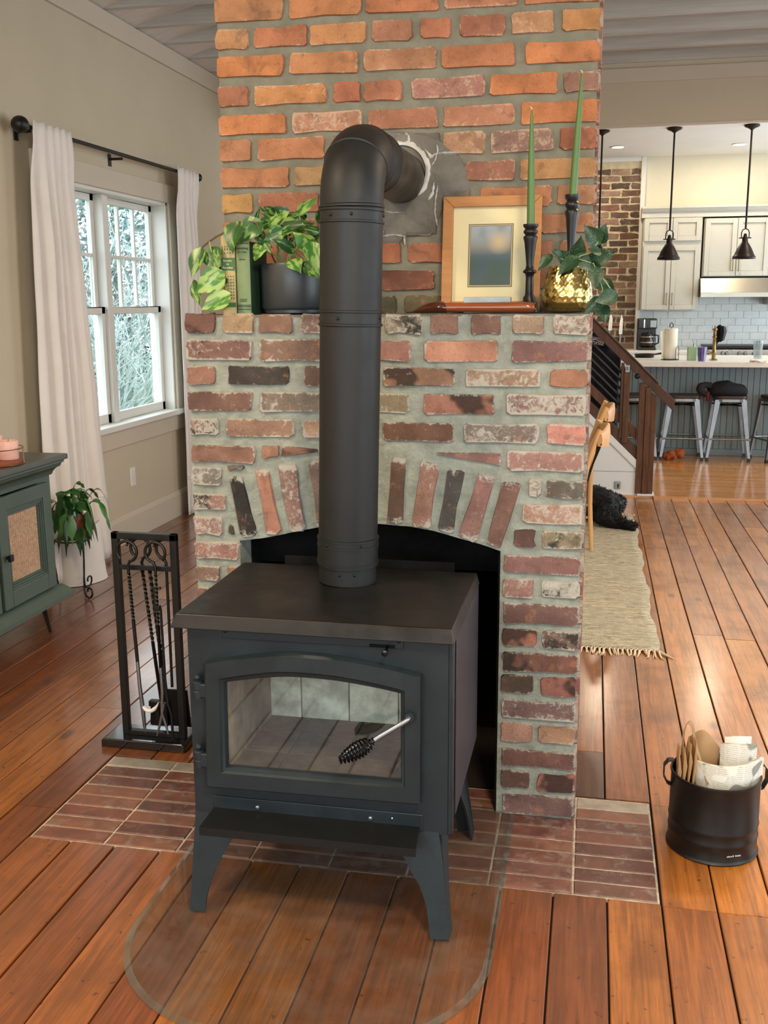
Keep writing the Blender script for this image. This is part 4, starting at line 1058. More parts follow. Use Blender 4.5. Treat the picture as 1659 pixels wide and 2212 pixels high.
# ================================================================== FIREPLACE TOOLS
bi, bgm = MATS['black_iron'], MATS['black_gloss']
ts = empty('fire_tool_stand', (-.28, .26, 0), label='black iron rectangular fire tool stand beside the fireplace', cat='tool stand')
TX0, TX1, TY, TZ = -.389, -.166, .26, .728
bb_ = MB(); bb_.prism([(-.448, .0), (-.152, .0), (-.152, .022), (-.160, .030), (-.440, .030), (-.448, .022)], 'y', .205, .335); bb_.build('base', bgm, ts, bevel=.004)
q = .011
bx('upright', TX0, TX0+2*q, TY-q, TY+q, .03, TZ, bi, ts, .0015); bx('upright', TX1-2*q, TX1, TY-q, TY+q, .03, TZ, bi, ts, .0015)
bx('top_bar', TX0, TX1, TY-q, TY+q, TZ-2*q, TZ, bi, ts, .0015); bx('cross_bar', TX0+2*q, TX1-2*q, TY-q, TY+q, .605, .622, bi, ts, .0015); bx('bottom_bar', TX0+2*q, TX1-2*q, TY-q, TY+q, .03, .046, bi, ts, .0015)
hk = []
for x in (-.325, -.232):
    MB().tube(bez((x, TY+.006, TZ-.022), (x, TY-.03, TZ-.022), (x, TY-.034, TZ-.045), (x, TY-.03, TZ-.032), 8), .004, 8).build('hook', bi, ts, smooth=True)
def twisted(p0, p1, r, tw, n=70, half=.55, start=.0):
    """square bar, twisted between start and half"""
    m = MB(); p0, p1 = Vector(p0), Vector(p1); d = (p1-p0); L_ = d.length; d.normalize(); a = d.cross(Vector((0, 1, 0))).normalized(); b = a.cross(d); vs = []
    for i in range(n+1):
        t_ = i/n; f = min(max((t_-start)/(half-start), 0), 1); an = f*tw
        for k in range(4):
            an2 = an+math.pi/4+k*math.pi/2; vs.append(p0+d*L_*t_+(a*math.cos(an2)+b*math.sin(an2))*r)
    m.add(vs, [(i*4+k, i*4+(k+1) % 4, (i+1)*4+(k+1) % 4, (i+1)*4+k) for i in range(n) for k in range(4)]+[(3, 2, 1, 0), (n*4, n*4+1, n*4+2, n*4+3)]); return m
def loop(c, r, y, a0=-.35, a1=1.75):
    return [Vector((c[0]+r*math.sin(a0*math.pi+(a1-a0)*math.pi*k/26)*1.0, y, c[1]+r*math.cos(a0*math.pi+(a1-a0)*math.pi*k/26))) for k in range(27)]
def tool(name, label, x, y, xb, zb, flip=1):
    t_ = empty(name, (xb, y, .0), label=label, cat=name.split('_')[-1])
    c = (x-.002*flip, .672); r = .034
    pts = [Vector((x, y, .600)), Vector((x, y, .625)), Vector((x+.006*flip, y, .640))]
    for k in range(24):
        a = math.radians(150-12.4*k); pts.append(Vector((c[0]+flip*r*math.sin(a)*-1 if False else c[0]+flip*r*math.sin(a), y, c[1]+r*math.cos(a))))
    MB().tube(pts, .0052, 8).build('handle_loop', bi, t_, smooth=True)
    return t_
pk = tool('fire_poker', 'iron fire poker with a hooked worn tip hanging first in the stand', -.325, TY-.030, -.315, 0)
twisted((-.325, TY-.03, .605), (-.312, TY-.03, .30), .0062, 22).build('shaft', bi, pk); 
MB().tube([(-.312, TY-.03, .30), (-.309, TY-.03, .21), (-.303, TY-.03, .14), (-.300, TY-.03, .075), (-.299, TY-.03, .05)], [.006, .0065, .0075, .006, .001], 8).build('tip', MATS['steel_worn'], pk, smooth=True)
MB().tube(bez((-.303, TY-.03, .145), (-.285, TY-.03, .12), (-.262, TY-.03, .125), (-.243, TY-.035, .165), 10), [.007]*8+[.005, .003, .001], 8).build('barb', MATS['white_trim'], pk, smooth=True)
sv = tool('fire_shovel', 'iron ash shovel with a twisted shaft leaning in the stand', -.300, TY+.018, -.26, 0, 1)
twisted((-.300, TY+.018, .605), (-.258, TY+.018, .15), .0062, 26).build('shaft', bi, sv)
bl = MB(); bl.add([(-.255, TY+.02, .19), (-.165, TY+.02, .19), (-.160, TY+.03, .055), (-.262, TY+.03, .055), (-.255, TY+.026, .19), (-.165, TY+.026, .19), (-.160, TY+.036, .055), (-.262, TY+.036, .055)], [(0,1,2,3),(4,7,6,5),(0,4,5,1),(2,6,7,3),(1,5,6,2),(0,3,7,4)]); bl.build('pan', bi, sv, bevel=.003)
tg = tool('fire_tongs', 'pair of iron log tongs with bent claw ends in the stand', -.232, TY-.030, -.235, 0, -1)
twisted((-.232, TY-.03, .605), (-.232, TY-.03, .28), .0055, 20).build('arm', bi, tg)
MB().tube([(-.232, TY-.03, .285), (-.230, TY-.03, .20), (-.235, TY-.032, .13), (-.225, TY-.03, .09), (-.215, TY-.035, .055)], [.006, .006, .005, .005, .003], 8).build('claw', MATS['steel_worn'], tg, smooth=True)
MB().tube([(-.218, TY-.028, .555), (-.240, TY-.028, .555), (-.240, TY-.028, .49), (-.222, TY-.028, .485), (-.219, TY-.028, .24), (-.214, TY-.028, .16), (-.202, TY-.03, .12), (-.199, TY-.035, .04)], .0048, 8).build('arm', bi, tg, smooth=True)
MB().tube([(-.226, TY-.03, .16), (-.240, TY-.032, .10), (-.255, TY-.035, .045)], [.005, .005, .003], 8).build('claw', MATS['steel_worn'], tg, smooth=True)
bx('clasp', -.241, -.222, TY-.037, TY-.023, .482, .496, bi, tg, .001)
br = tool('hearth_brush', 'black hearth brush with dark bristles behind the tongs', -.215, TY+.018, -.22, 0, -1)
twisted((-.268, TY+.004, .612), (-.238, TY+.012, .19), .0068, 30, half=.95).build('shaft', bi, br)
MB().tube([(-.215, TY+.018, .605), (-.216, TY+.018, .2)], .005, 8).build('stem', bi, br, smooth=True)
bs = MB(); rbz = random.Random(2)
for i in range(240):
    x = rbz.uniform(-.295, -.235); y = TY+.005+rbz.uniform(0, .02); dx = rbz.uniform(-.006, .006)
    bs.add([(x, y, .135), (x+.003, y, .135), (x+.002+dx, y+.002, .062), (x-.001+dx, y+.002, .062)], [(0, 1, 2, 3)])
bo = bs.build('bristles', bi, br); bo['kind'] = 'stuff'
bx('brush_block', -.298, -.232, TY+.003, TY+.027, .13, .15, bi, br, .004)
# ================================================================== BUCKET WITH PAPER
BC = Vector((1.482, -.058, 0)); 
bk = empty('ash_bucket', BC, label='round black metal bucket with looped handles on the plank floor', cat='bucket')
bm_ = MATS['bucket_black']; Rb = .116
prof = [(Rb+.003, .002), (Rb+.0045, .005), (Rb+.001, .009), (Rb, .012), (Rb, .049), (Rb+.0018, .053), (Rb, .057), (Rb, .081), (Rb+.0018, .085), (Rb, .089), (Rb-.001, .205), (Rb+.002, .212), (Rb+.001, .216), (Rb-.003, .216), (Rb-.003, .02), (.001, .018)]
MB().lathe([(.001, .002)]+prof, BC, 56, cap=False).build('pail', bm_, bk, smooth=True, angle=60)
for s_ in (-1, 1):
    a = math.radians(180 if s_ < 0 else 8); dv = Vector((math.cos(a), math.sin(a), 0)); tv = Vector((-dv.y, dv.x, 0))
    p = BC+dv*Rb
    mm = MB(); pa = [p+Vector((0, 0, .165)), p+dv*.010+Vector((0, 0, .170)), p+dv*.020+Vector((0, 0, .19)), p+dv*.020+Vector((0, 0, .222)), p+dv*.008+Vector((0, 0, .238)), p-dv*.006+Vector((0, 0, .238))]
    hw_ = .011; vs = []
    for z in pa: vs += [z-tv*hw_, z+tv*hw_]
    off = [z-dv*.002 for z in [v for v in vs]]
    k = len(vs); fs = [(2*i, 2*i+1, 2*i+3, 2*i+2) for i in range(len(pa)-1)]
    mm.add(vs, fs); o = mm.build('ear_handle', bm_, bk); so_ = o.modifiers.new('thick', 'SOLIDIFY'); so_.thickness = .003
def lettering(name, txt, size, loc, rot, mt, parent, extr=.0003, align='CENTER'):
    cu = bpy.data.curves.new(name, 'FONT'); cu.body = txt; cu.size = size; cu.extrude = extr; cu.align_x = align; cu.align_y = 'CENTER'
    t_ = bpy.data.objects.new(name, cu); COL.objects.link(t_); bpy.context.view_layer.update()
    me = bpy.data.meshes.new_from_object(t_); bpy.data.objects.remove(t_); me.materials.clear()
    o = link(name, me, mt, parent, Vector(loc)-org(parent)); o.rotation_euler = rot; return o
def scribble(name, n, size, loc, rz, mt, parent, gap=None, seed=0):
    """lettering too small to read in the photo: a line of short strokes"""
    r_ = random.Random(seed); m = MB(); x = -n*size*.35
    for i in range(n):
        if i == gap: x += size*.7; continue
        h = size*r_.uniform(.55, 1.0); m.box(x, x+size*.16, -.0003, .0003, -size*.3, -size*.3+h); m.box(x, x+size*.5, -.0003, .0003, -size*.3, -size*.3+size*.16)
        if r_.random() > .4: m.box(x+size*.36, x+size*.52, -.0003, .0003, -size*.3, -size*.3+h*.7)
        x += size*.7
    o = link(name, m.mesh(name), mt, parent, Vector(loc)-org(parent)); o.rotation_euler = (0, 0, rz); return o
a = math.radians(-68)
scribble('maker_mark', 12, .0048, BC+Vector((math.cos(a), math.sin(a), 0))*(Rb+.0012)+Vector((0, 0, .030)), a+RP, MATS['off_white'], bk, 6, 3)
def sheet(name, pts, mt, label=None, cat=None, thick=.003, parent=None, sub=1, group=None, angle=50):
    """pts: rows of points -> thick folded sheet"""
    rws, cs = len(pts), len(pts[0]); m = MB()
    m.add([p for r_ in pts for p in r_], [(i*cs+j, i*cs+j+1, (i+1)*cs+j+1, (i+1)*cs+j) for i in range(rws-1) for j in range(cs-1)])
    o = m.build(name, mt, parent, smooth=True, angle=angle); s_ = o.modifiers.new('thick', 'SOLIDIFY'); s_.thickness = thick; s_.offset = 0
    if label: tag(o, label, cat, group)
    return o
def arcsheet(x0, x1, y0, y1, sag, z0, z1, lean, n=12, tilt=0):
    rows_ = []
    for z in (0, .5, 1):
        rows_.append([Vector((x0+(x1-x0)*i/n, y0+(y1-y0)*i/n+lean*z-sag*4*(i/n)*(1-i/n), z0+(z1-z0)*z+tilt*(i/n-.5)*z)) for i in range(n+1)])
    return rows_
sheet('newspaper', arcsheet(1.428, 1.596, -.030, -.045, .050, .06, .252, -.020, 14, .030), MATS['newsprint'], 'folded newspaper curving across the front of the black bucket', 'newspaper', .010)
sheet('newspaper', [[Vector((x, y+.01*z, .10+z*.165+(x-1.52)*.10)) for x, y in ((1.500, .004), (1.530, -.004), (1.560, -.008), (1.592, -.006))] for z in (0, .5, 1)], MATS['newsprint'], 'second folded newspaper at the back of the black bucket', 'newspaper', .011)
sheet('folded_flyer', [[Vector((x, y-.004*z, .13+z*.150+(x-1.53)*.16)) for x, y in ((1.512, .032), (1.578, .022), (1.530, .034))] for z in (0, 1)], MATS['white_paper'], 'white folded flyer standing behind the newspapers in the bucket', 'flyer', .003, angle=20)
rbg = random.Random(5)
for i in range(4):
    x = 1.376+.013*i
    sheet('paper_bag', [[Vector((x+.012*z+.003*rbg.uniform(-1, 1), -.100+.026*j, .05+(.205+.012*i)*z-(.030 if j in (0, 5) else 0)*z+.004*rbg.uniform(-1, 1))) for j in range(6)] for z in (0, .55, 1)], MATS['kraft'], ['flattened brown paper bag at the outer edge of the bucket', 'flattened brown paper bag second from the bucket edge', 'flattened brown paper bag third from the bucket edge', 'flattened brown paper bag nearest the newspaper in the bucket'][i], 'paper bag', .0022, angle=12)
pbm = empty('paper_bag', BC+Vector((-.05, .05, .1)), label='brown paper carrier bag with a rounded top and loop handle in the bucket', cat='paper bag')
rows_ = [[Vector((1.420+.080*i/8, .040-.012*math.sin(math.pi*i/8), .06+(.232-.060*abs(i/8-.4)**1.6*2)*z)) for i in range(9)] for z in (0, .5, 1)]
sheet('bag_body', rows_, MATS['kraft'], thick=.006, parent=pbm, angle=15)
hp_ = bez((1.400, .000, .245), (1.392, -.006, .335), (1.420, -.010, .345), (1.424, -.008, .30), 10)+bez((1.424, -.008, .30), (1.430, -.015, .26), (1.450, -.06, .215), (1.462, -.085, .19), 8)[1:]
hs = [[p-Vector((.003, .010, 0)) for p in hp_], [p+Vector((.003, .010, 0)) for p in hp_]]
sheet('bag_handle', hs, MATS['kraft'], thick=.002, parent=pbm)
# ================================================================== THINGS ON THE MANTEL LEDGE (z = H)
ZM = H
CAMR, CAMU = rt.copy(), -dn
def leaf_mesh(kind, seed=0):
    """heart / lance shaped blade along +x (base at 0, tip at 1), width 1, folded along the midrib and curled"""
    r_ = random.Random(seed); m = MB(); n = 10
    if kind == 'heart': prof = [0, .62, .95, 1.0, .96, .86, .72, .54, .34, .14, 0]
    elif kind == 'lance': prof = [0, .55, .85, 1.0, 1.0, .93, .8, .62, .42, .2, 0]
    else: prof = [0, .5, .8, .7, 1.0, .78, .98, .7, .85, .5, 0]
    fold, curl = r_.uniform(.12, .3), r_.uniform(.1, .45); vs = []
    for i in range(n+1):
        x = i/n; w_ = prof[i]*.5; zc = -curl*x*x*.55+.05*math.sin(3*x+seed)
        xb = x-(.14*(1-x*3) if kind == 'heart' and x < .33 else 0)
        vs += [(xb, -w_, zc+fold*w_*1.0+.02*math.sin(9*x+seed)), (x-.0, -w_*.5, zc+fold*w_*.35), (x, 0, zc), (x, w_*.5, zc+fold*w_*.35), (xb, w_, zc+fold*w_*1.0+.02*math.cos(8*x+seed))]
    fs = [(i*5+k, i*5+k+1, (i+1)*5+k+1, (i+1)*5+k) for i in range(n) for k in range(4)]
    m.add(vs, fs); return m.mesh('leaf', smooth=True, angle=80)
HEARTS = [leaf_mesh('heart', s) for s in range(6)]; LANCES = [leaf_mesh('lance', s+20) for s in range(4)]
def put_leaf(parent, base, tip, wr, mt, kind='heart', facing=None, seed=0, name='leaf'):
    base, tip = Vector(base), Vector(tip); X = tip-base; L_ = X.length; X.normalize()
    f = facing or Vector((0, -1, .25)); Y = f.cross(X)
    if Y.length < 1e-3: Y = Vector((0, 0, 1)).cross(X)
    Y.normalize(); Z = X.cross(Y)
    me = random.Random(seed).choice(HEARTS if kind == 'heart' else LANCES)
    key = me.name+mt
    if key not in LEAFCACHE:
        c = me.copy(); c.materials.clear(); c.materials.append(MATS[mt]); LEAFCACHE[key] = c
    o = bpy.data.objects.new(name, LEAFCACHE[key]); COL.objects.link(o)
    o.parent = parent
    R_m = Matrix((X, Y, Z)).transposed().to_4x4()
    o.matrix_local = Matrix.Translation(base-org(parent)) @ R_m @ Matrix.Diagonal((L_, L_*wr, L_, 1))
    return o
LEAFCACHE = {}
# ---- pothos in a charcoal pot
PC = Vector((.285, .15, ZM))
po_ = empty('potted_pothos', PC, label='variegated pothos in a round charcoal pot trailing along the mantel', cat='plant')
potm = M('pot_charcoal', '#33373a', .36, .1, var=.06)
MB().lathe([(.001, .001), (.088, .001), (.094, .004), (.094, .012), (.098, .014), (.101, .02), (.102, .132), (.100, .139), (.094, .139), (.093, .11), (.001, .108)], PC, 48, cap=False).build('pot', potm, po_, smooth=True, angle=50)
MB().lathe([(.001, .118), (.05, .121), (.092, .117)], PC, 24, cap=False).build('soil', MATS['soil'], po_)
pots = [  # base, tip in crop pixels, width ratio, material suffix, depth Y
 ((185, 555), (98, 748), .62, '', .02), ((268, 555), (292, 705), .92, '', .03), ((468, 365), (400, 570), .80, '', .03), ((612, 345), (478, 480), .85, '', .04), ((335, 735), (138, 868), .78, '_pale', .0), ((380, 885), (188, 1000), .70, '_pale', -.01),
 ((130, 795), (180, 978), .45, '', .03), ((725, 295), (642, 228), .75, '_dark', .1), ((825, 310), (745, 225), .85, '_dark', .1), ((918, 275), (1038, 165), .40, '_pale', .1), ((735, 345), (845, 262), .7, '_pale', .09), ((600, 350), (612, 242), .30, '_dark', .1),
 ((795, 405), (662, 478), .75, '', .06), ((815, 395), (935, 345), .75, '_dark', .06), ((1005, 525), (878, 425), .85, '_pale', .03), ((1065, 415), (935, 385), .42, '', .08), ((1005, 520), (1075, 720), .62, '_pale', .01), ((965, 655), (1075, 768), .5, '', .02), ((872, 638), (922, 698), .95, '_pale', .03),
 ((872, 560), (728, 465), .55, '_dark', .03), ((580, 580), (668, 545), .8, '_pale', .04), ((640, 495), (692, 565), .85, '', .05), ((610, 415), (690, 525), .5, '', .06), ((835, 345), (905, 285), .6, '', .1), ((695, 385), (790, 300), .6, '_pale', .09), ((900, 405), (1010, 345), .6, '_dark', .11),
 ((700, 360), (610, 400), .7, '_dark', .1), ((960, 330), (900, 260), .6, '_dark', .13), ((1000, 480), (1090, 400), .6, '', .1), ((1010, 600), (1110, 560), .6, '_pale', .08), ((860, 470), (780, 545), .6, '_dark', .1), ((760, 470), (700, 400), .7, '', .12), ((930, 470), (860, 380), .6, '', .1), ((1050, 330), (1120, 260), .6, '', .12), ((320, 690), (385, 800), .5, '_dark', .05), ((740, 420), (860, 440), .7, '', .13), ((655, 330), (760, 370), .6, '', .14)]
rl = random.Random(4)
for i, (b, t_, wr, sfx, Y) in enumerate(pots):
    pb_ = PY(*C3(*b), Y+.02); pt_ = PY(*C3(*t_), Y-.015)
    put_leaf(po_, pb_, pt_, wr, 'leaf_pothos'+sfx, 'heart', Vector((rl.uniform(-.4, .4), -1, rl.uniform(-.1, .6))), i)
def stem(parent, pts, r=.0022, mt='stem_green'):
    return MB().tube(pts, r, 6).build('stem', MATS[mt], parent, smooth=True)
top = PC+Vector((0, 0, .118))
for i, (b, t_, wr, sfx, Y) in enumerate(pots[7:]):
    if i % 2: continue
    e = PY(*C3(*b), Y+.02); s_ = top+Vector((rl.uniform(-.05, .05), rl.uniform(-.05, .03), 0))
    stem(po_, bez(s_, s_+Vector((0, -.01, .05)), e+Vector((0, 0, -.03)), e, 8))
vine = [(640, 430), (600, 350), (540, 340), (470, 365), (300, 455), (250, 490), (180, 545)]
stem(po_, [top+Vector((-.05, 0, 0))]+[PY(*C3(*p), .05) for p in vine], .0026, 'stem_brown')
stem(po_, [PY(*C3(*p), .045) for p in ((250, 490), (265, 560), (290, 640), (330, 740), (370, 830), (380, 890))], .0022)
stem(po_, [PY(*C3(*p), .045) for p in ((180, 545), (170, 590), (195, 645), (150, 640))], .0018)
# ---- two books leaning between plant and vine
def book(name, label, x0, x1, zt, dep, cov, sp, letters, y0=.055):
    b = empty(name, ((x0+x1)/2, y0, ZM), label=label, cat='book')
    z0 = ZM+.001
    MB().box(x0, x0+.0025, y0, y0+dep, z0, zt).box(x1-.0025, x1, y0, y0+dep, z0, zt).build('cover', cov, b)
    MB().prism([(x0, y0), (x0+.004, y0-.004), ((x0+x1)/2, y0-.006), (x1-.004, y0-.004), (x1, y0), (x1, y0+.003), (x0, y0+.003)], 'z', z0, zt).build('spine', sp, b, smooth=True, angle=40)
    bx('pages', x0+.0025, x1-.0025, y0+.003, y0+dep-.003, z0+.003, zt-.003, MATS['page'], b)
    return b
b1 = book('book', 'cream patterned old book with green title band', .096, .136, 1.640, .145, MATS['book_cream'], MATS['book_cream'], None)
yy = .055-.0066
bx('title_band', .0965, .1355, yy, yy+.003, 1.541, 1.575, MATS['book_label'], b1); bx('foot_band', .0965, .1355, yy, yy+.003, 1.441, 1.453, MATS['book_label'], b1)
for tx_, z in (('Return', 1.567), ('to', 1.558), ('Paradise', 1.548)): lettering('title', tx_, .0088, (.116, yy-.0004, z), (RP, 0, 0), MATS['ink_gold'], b1)
for k in range(9):
    z = 1.465+k*.0085 if k < 8 else 1.60
    for j in range(5): MB().ball((.101+.0075*j, yy+.0005, z), .0017, 6, 4).build('ornament', MATS['book_label'], b1)
for k in range(3):
    for j in range(5): MB().ball((.101+.0075*j, yy+.0005, 1.588+k*.0085), .0017, 6, 4).build('ornament', MATS['book_label'], b1)
b2 = book('book', 'plain sage green old clothbound book beside the charcoal pot', .139, .179, 1.618, .15, MATS['book_dark'], MATS['book_green'], None)
for z in (1.434, 1.441, 1.445, 1.612): bx('spine_rule', .1395, .1785, yy-.0002, yy+.003, z, z+.0016, MATS['ink'], b2)
for tx_, z, s_ in (('Something', 1.600, .0085), ('To Live', 1.590, .0085)): lettering('title', tx_, s_, (.159, yy-.0006, z), (RP, 0, 0), MATS['ink'], b2)
for z, n_, s_ in ((1.570, 7, .004), (1.462, 9, .0034), (1.457, 9, .0034)): scribble('spine_print', n_, s_, (.159, yy-.0006, z), 0, MATS['ink'], b2, None, int(z*1000))
# ---- framed picture leaning on the chimney
fr = empty('picture_frame', (.825, .30, ZM), label='wooden picture frame with cream mat and blurred photograph', cat='picture')
fx0, fx1, fz0, fz1 = .682, .965, ZM+.002, 1.748
lean = lambda z: .285+.045*(z-fz0)/(fz1-fz0)
def fbar(p):      # mitred bars from outline quads in (x, z)
    m = MB(); vs = []
    for (x, z, d) in p: vs.append((x, lean(z)-d, z))
    return m
fwid = .030; d0 = .018
def fb(quad):
    m = MB(); a = [(x, lean(z)-d0, z) for x, z in quad]+[(x, lean(z)+.002, z) for x, z in quad]
    m.add(a, [(0,1,2,3),(7,6,5,4),(0,4,5,1),(1,5,6,2),(2,6,7,3),(3,7,4,0)]); m.build('frame_bar', MATS['frame_wood'], fr, bevel=.002)
fb([(fx0, fz0), (fx1, fz0), (fx1-fwid, fz0+fwid), (fx0+fwid, fz0+fwid)]); fb([(fx0, fz1), (fx0+fwid, fz1-fwid), (fx1-fwid, fz1-fwid), (fx1, fz1)])
fb([(fx0, fz0), (fx0+fwid, fz0+fwid), (fx0+fwid, fz1-fwid), (fx0, fz1)]); fb([(fx1, fz0), (fx1, fz1), (fx1-fwid, fz1-fwid), (fx1-fwid, fz0+fwid)])
def fpl(name, x0, x1, z0, z1, dep, mt):
    m = MB(); a = [(x, lean(z)-dep, z) for x, z in ((x0, z0), (x1, z0), (x1, z1), (x0, z1))]; b = [(x, y+.0015, z) for x, y, z in a]
    m.add(a+b, [(0,1,2,3),(7,6,5,4),(0,4,5,1),(1,5,6,2),(2,6,7,3),(3,7,4,0)]); return m.build(name, mt, fr)
fpl('backing', fx0+.01, fx1-.01, fz0+.01, fz1-.01, -.001, MATS['kraft'])
g = [PY(*C4(*p), .31) for p in ((597, 1088), (890, 1088), (880, 1505), (583, 1505))]
px0, px1, pz0, pz1 = (g[0].x+g[3].x)/2, (g[1].x+g[2].x)/2, g[2].z, g[0].z
fpl('mat_board', fx0+fwid-.002, fx1-fwid+.002, fz0+fwid-.002, fz1-fwid+.002, .004, MATS['mat_board'])
fpl('mat_bevel', px0, px1, pz0, pz1, .0046, M('mat_edge', '#7a6a50', .7)); fpl('mat_bevel', px0+.003, px1-.003, pz0+.003, pz1-.003, .0050, MATS['mat_board']); fpl('mat_bevel', px0+.0045, px1-.0045, pz0+.0045, pz1-.0045, .0054, MATS['mat_edge'])
fpl('photograph', px0+.0065, px1-.0065, pz0+.0065, pz1-.0065, .0058, MATS['blurred_photo'])
fpl('glazing', fx0+fwid-.002, fx1-fwid+.002, fz0+fwid-.002, fz1-fwid+.002, .0105, MATS['picture_glass'])
# ---- small grey block before the picture, and a polished wooden paddle
mb_ = bx('stone_block', .763, .893, .150, .185, ZM+.001, ZM+.044, MATS['marble'], None, .003); tag(mb_, 'grey polished stone block standing before the picture frame', 'block')
pdl = empty('wooden_paddle', (.8, .09, ZM), label='polished reddish wooden paddle lying along the mantel edge', cat='paddle')
MB().tube([(.722, .088, ZM+.0165), (.76, .088, ZM+.0165), (.85, .088, ZM+.016), (.94, .088, ZM+.016), (.958, .088, ZM+.0155), (.963, .088, ZM+.0155)], [.0125, .0125, .0135, .0145, .013, .008], 20).build('handle', MATS['red_wood'], pdl, smooth=True)
bd = MB(); prof = [(.633, .006, .004), (.648, .018, .008), (.672, .026, .0135), (.70, .027, .016), (.716, .022, .0155), (.726, .0125, .0125)]
vs = []
for x, wy, hz in prof:
    for k in range(12): a = 2*math.pi*k/12; vs.append((x, .088+wy*math.cos(a), ZM+.0015+hz+hz*math.sin(a)))
bd.add(vs, [(i*12+k, i*12+(k+1) % 12, (i+1)*12+(k+1) % 12, (i+1)*12+k) for i in range(5) for k in range(12)]+[tuple(range(11, -1, -1)), tuple(60+k for k in range(12))])
bd.build('blade', M('dark_redwood', '#4a2414', .25, var=.2, coat=.5), pdl, smooth=True)
# ---- black turned candlesticks with green tapers
def stick(name, label, c, h, prof):
    s_ = empty(name, c, label=label, cat='candlestick')
    MB().lathe([(r, z) for r, z in prof], c, 28).build('stick', MATS['black_satin'], s_, smooth=True, angle=60)
    return s_
def turned(h):
    return [(.001, .001), (.026, .001), (.027, .006), (.022, .012), (.0185, .018), (.021, .024), (.021, .030), (.0165, .034), (.0175, .040), (.0115, .05), (.0105, h*.40), (.012, h*.44), (.0185, h*.46), (.0185, h*.475), (.012, h*.50), (.010, h*.54), (.0115, h*.62), (.0165, h*.80), (.0195, h*.845), (.0195, h*.86), (.0145, h*.88), (.0195, h*.905), (.0195, h*.925), (.015, h*.945), (.0205, h*.975), (.0205, h), (.012, h), (.011, h-.02), (.001, h-.02)]
c1, c2 = Vector((.941, .190, ZM)), Vector((1.050, .245, ZM)); h1, h2 = .238, .318
stick('candlestick', 'shorter black turned candlestick standing before the picture frame', c1, h1, turned(h1)); stick('candlestick', 'taller black turned candlestick behind the gold pot', c2, h2, turned(h2))
def taper(label, c, h, lx, L_):
    t_ = empty('taper_candle', c+Vector((0, 0, h-.018)), label=label, cat='candle'); b = c+Vector((0, 0, h-.018))
    pts = [b+Vector((lx*k, 0, L_*k)) for k in (0, .25, .5, .75, .9, .985)]
    MB().tube(pts, [.0108, .0105, .0092, .0066, .0042, .0022], 24).build('wax', MATS['candle_green'], t_, smooth=True)
    e = pts[-1]; MB().tube([e, e+Vector((0, 0, .004)), e+Vector((-.004, 0, .008))], .0011, 6).build('wick', MATS['wick'], t_)
taper('shorter green taper candle with a curled wick tip', c1, h1, -.004, .318); taper('taller green taper candle leaning slightly outward', c2, h2, .016, .335)
# ---- hammered gold pot with satin vine
GC = Vector((1.046, .115, ZM))
gpn = empty('potted_satin_vine', GC, label='hammered gold pot with silver-spotted dark green vine', cat='plant')
m = MB(); n, k = 40, 30; vs = []
prof = [(.001, .001), (.034, .001), (.050, .005), (.060, .014), (.066, .028), (.068, .045), (.066, .065), (.061, .085), (.055, .105), (.050, .122)]
def pr_(t_):
    f = t_*(len(prof)-1); i = min(int(f), len(prof)-2); q = f-i; return prof[i][0]*(1-q)+prof[i+1][0]*q, prof[i][1]*(1-q)+prof[i+1][1]*q
nu, nv = 112, 64
from mathutils import kdtree
fac = kdtree.KDTree(26*12); cent = []
for a in range(26):
    for b in range(12):
        th = 2*math.pi*(a+(.5 if b % 2 else 0)+rl.uniform(-.2, .2))/26; z = .01+b*.0095+rl.uniform(-.002, .002); cent.append((th, z))
        rr = .064; fac.insert(Vector((rr*math.cos(th), rr*math.sin(th), z)), len(cent)-1)
fac.balance()
for j in range(nv+1):
    r_, z = pr_(j/nv)
    for i in range(nu):
        th = 2*math.pi*i/nu; rr = .064; q, ix, dist = fac.find(Vector((rr*math.cos(th), rr*math.sin(th), z)))
        rad = r_-(.0016*max(0, 1-(dist/.0085)**2) if z > .008 else 0)
        vs.append((GC.x+rad*math.cos(th), GC.y+rad*math.sin(th), GC.z+z))
fs = [(j*nu+i, j*nu+(i+1) % nu, (j+1)*nu+(i+1) % nu, (j+1)*nu+i) for j in range(nv) for i in range(nu)]
m.add(vs, fs); m.lathe([(.050, .122), (.047, .122), (.047, .10), (.001, .10)], GC, 32, cap=False)
m.build('pot', MATS['hammered_gold'], gpn, smooth=True, angle=80)
MB().lathe([(.001, .108), (.047, .106)], GC, 20, cap=False).build('soil', MATS['soil'], gpn)
sat = [((1132, 1298), (1048, 1388), .55), ((1262, 1335), (1165, 1262), .7), ((1298, 1300), (1345, 1172), .80), ((1305, 1325), (1178, 1408), .72), ((1318, 1305), (1425, 1400), .65), ((1395, 1335), (1565, 1275), .72), ((1465, 1272), (1382, 1250), .7), ((1448, 1208), (1365, 1098), .8), ((1458, 1200), (1495, 1090), .9), ((1442, 1385), (1428, 1505), .85), ((1512, 1475), (1428, 1515), .7), ((1498, 1465), (1555, 1565), .6), ((1565, 1558), (1432, 1600), .75), ((1465, 1595), (1365, 1672), .7), ((1468, 1630), (1505, 1745), .72), ((1200, 1300), (1150, 1260), .6)]
for i, (b, t_, wr) in enumerate(sat):
    yy_ = .055+.02*(i % 3); put_leaf(gpn, PY(*C4(*b), yy_+.012), PY(*C4(*t_), yy_-.012), wr, 'leaf_satin', 'heart', Vector((rl.uniform(-.4, .4), -1, rl.uniform(0, .5))), i)
gt = GC+Vector((0, 0, .106))
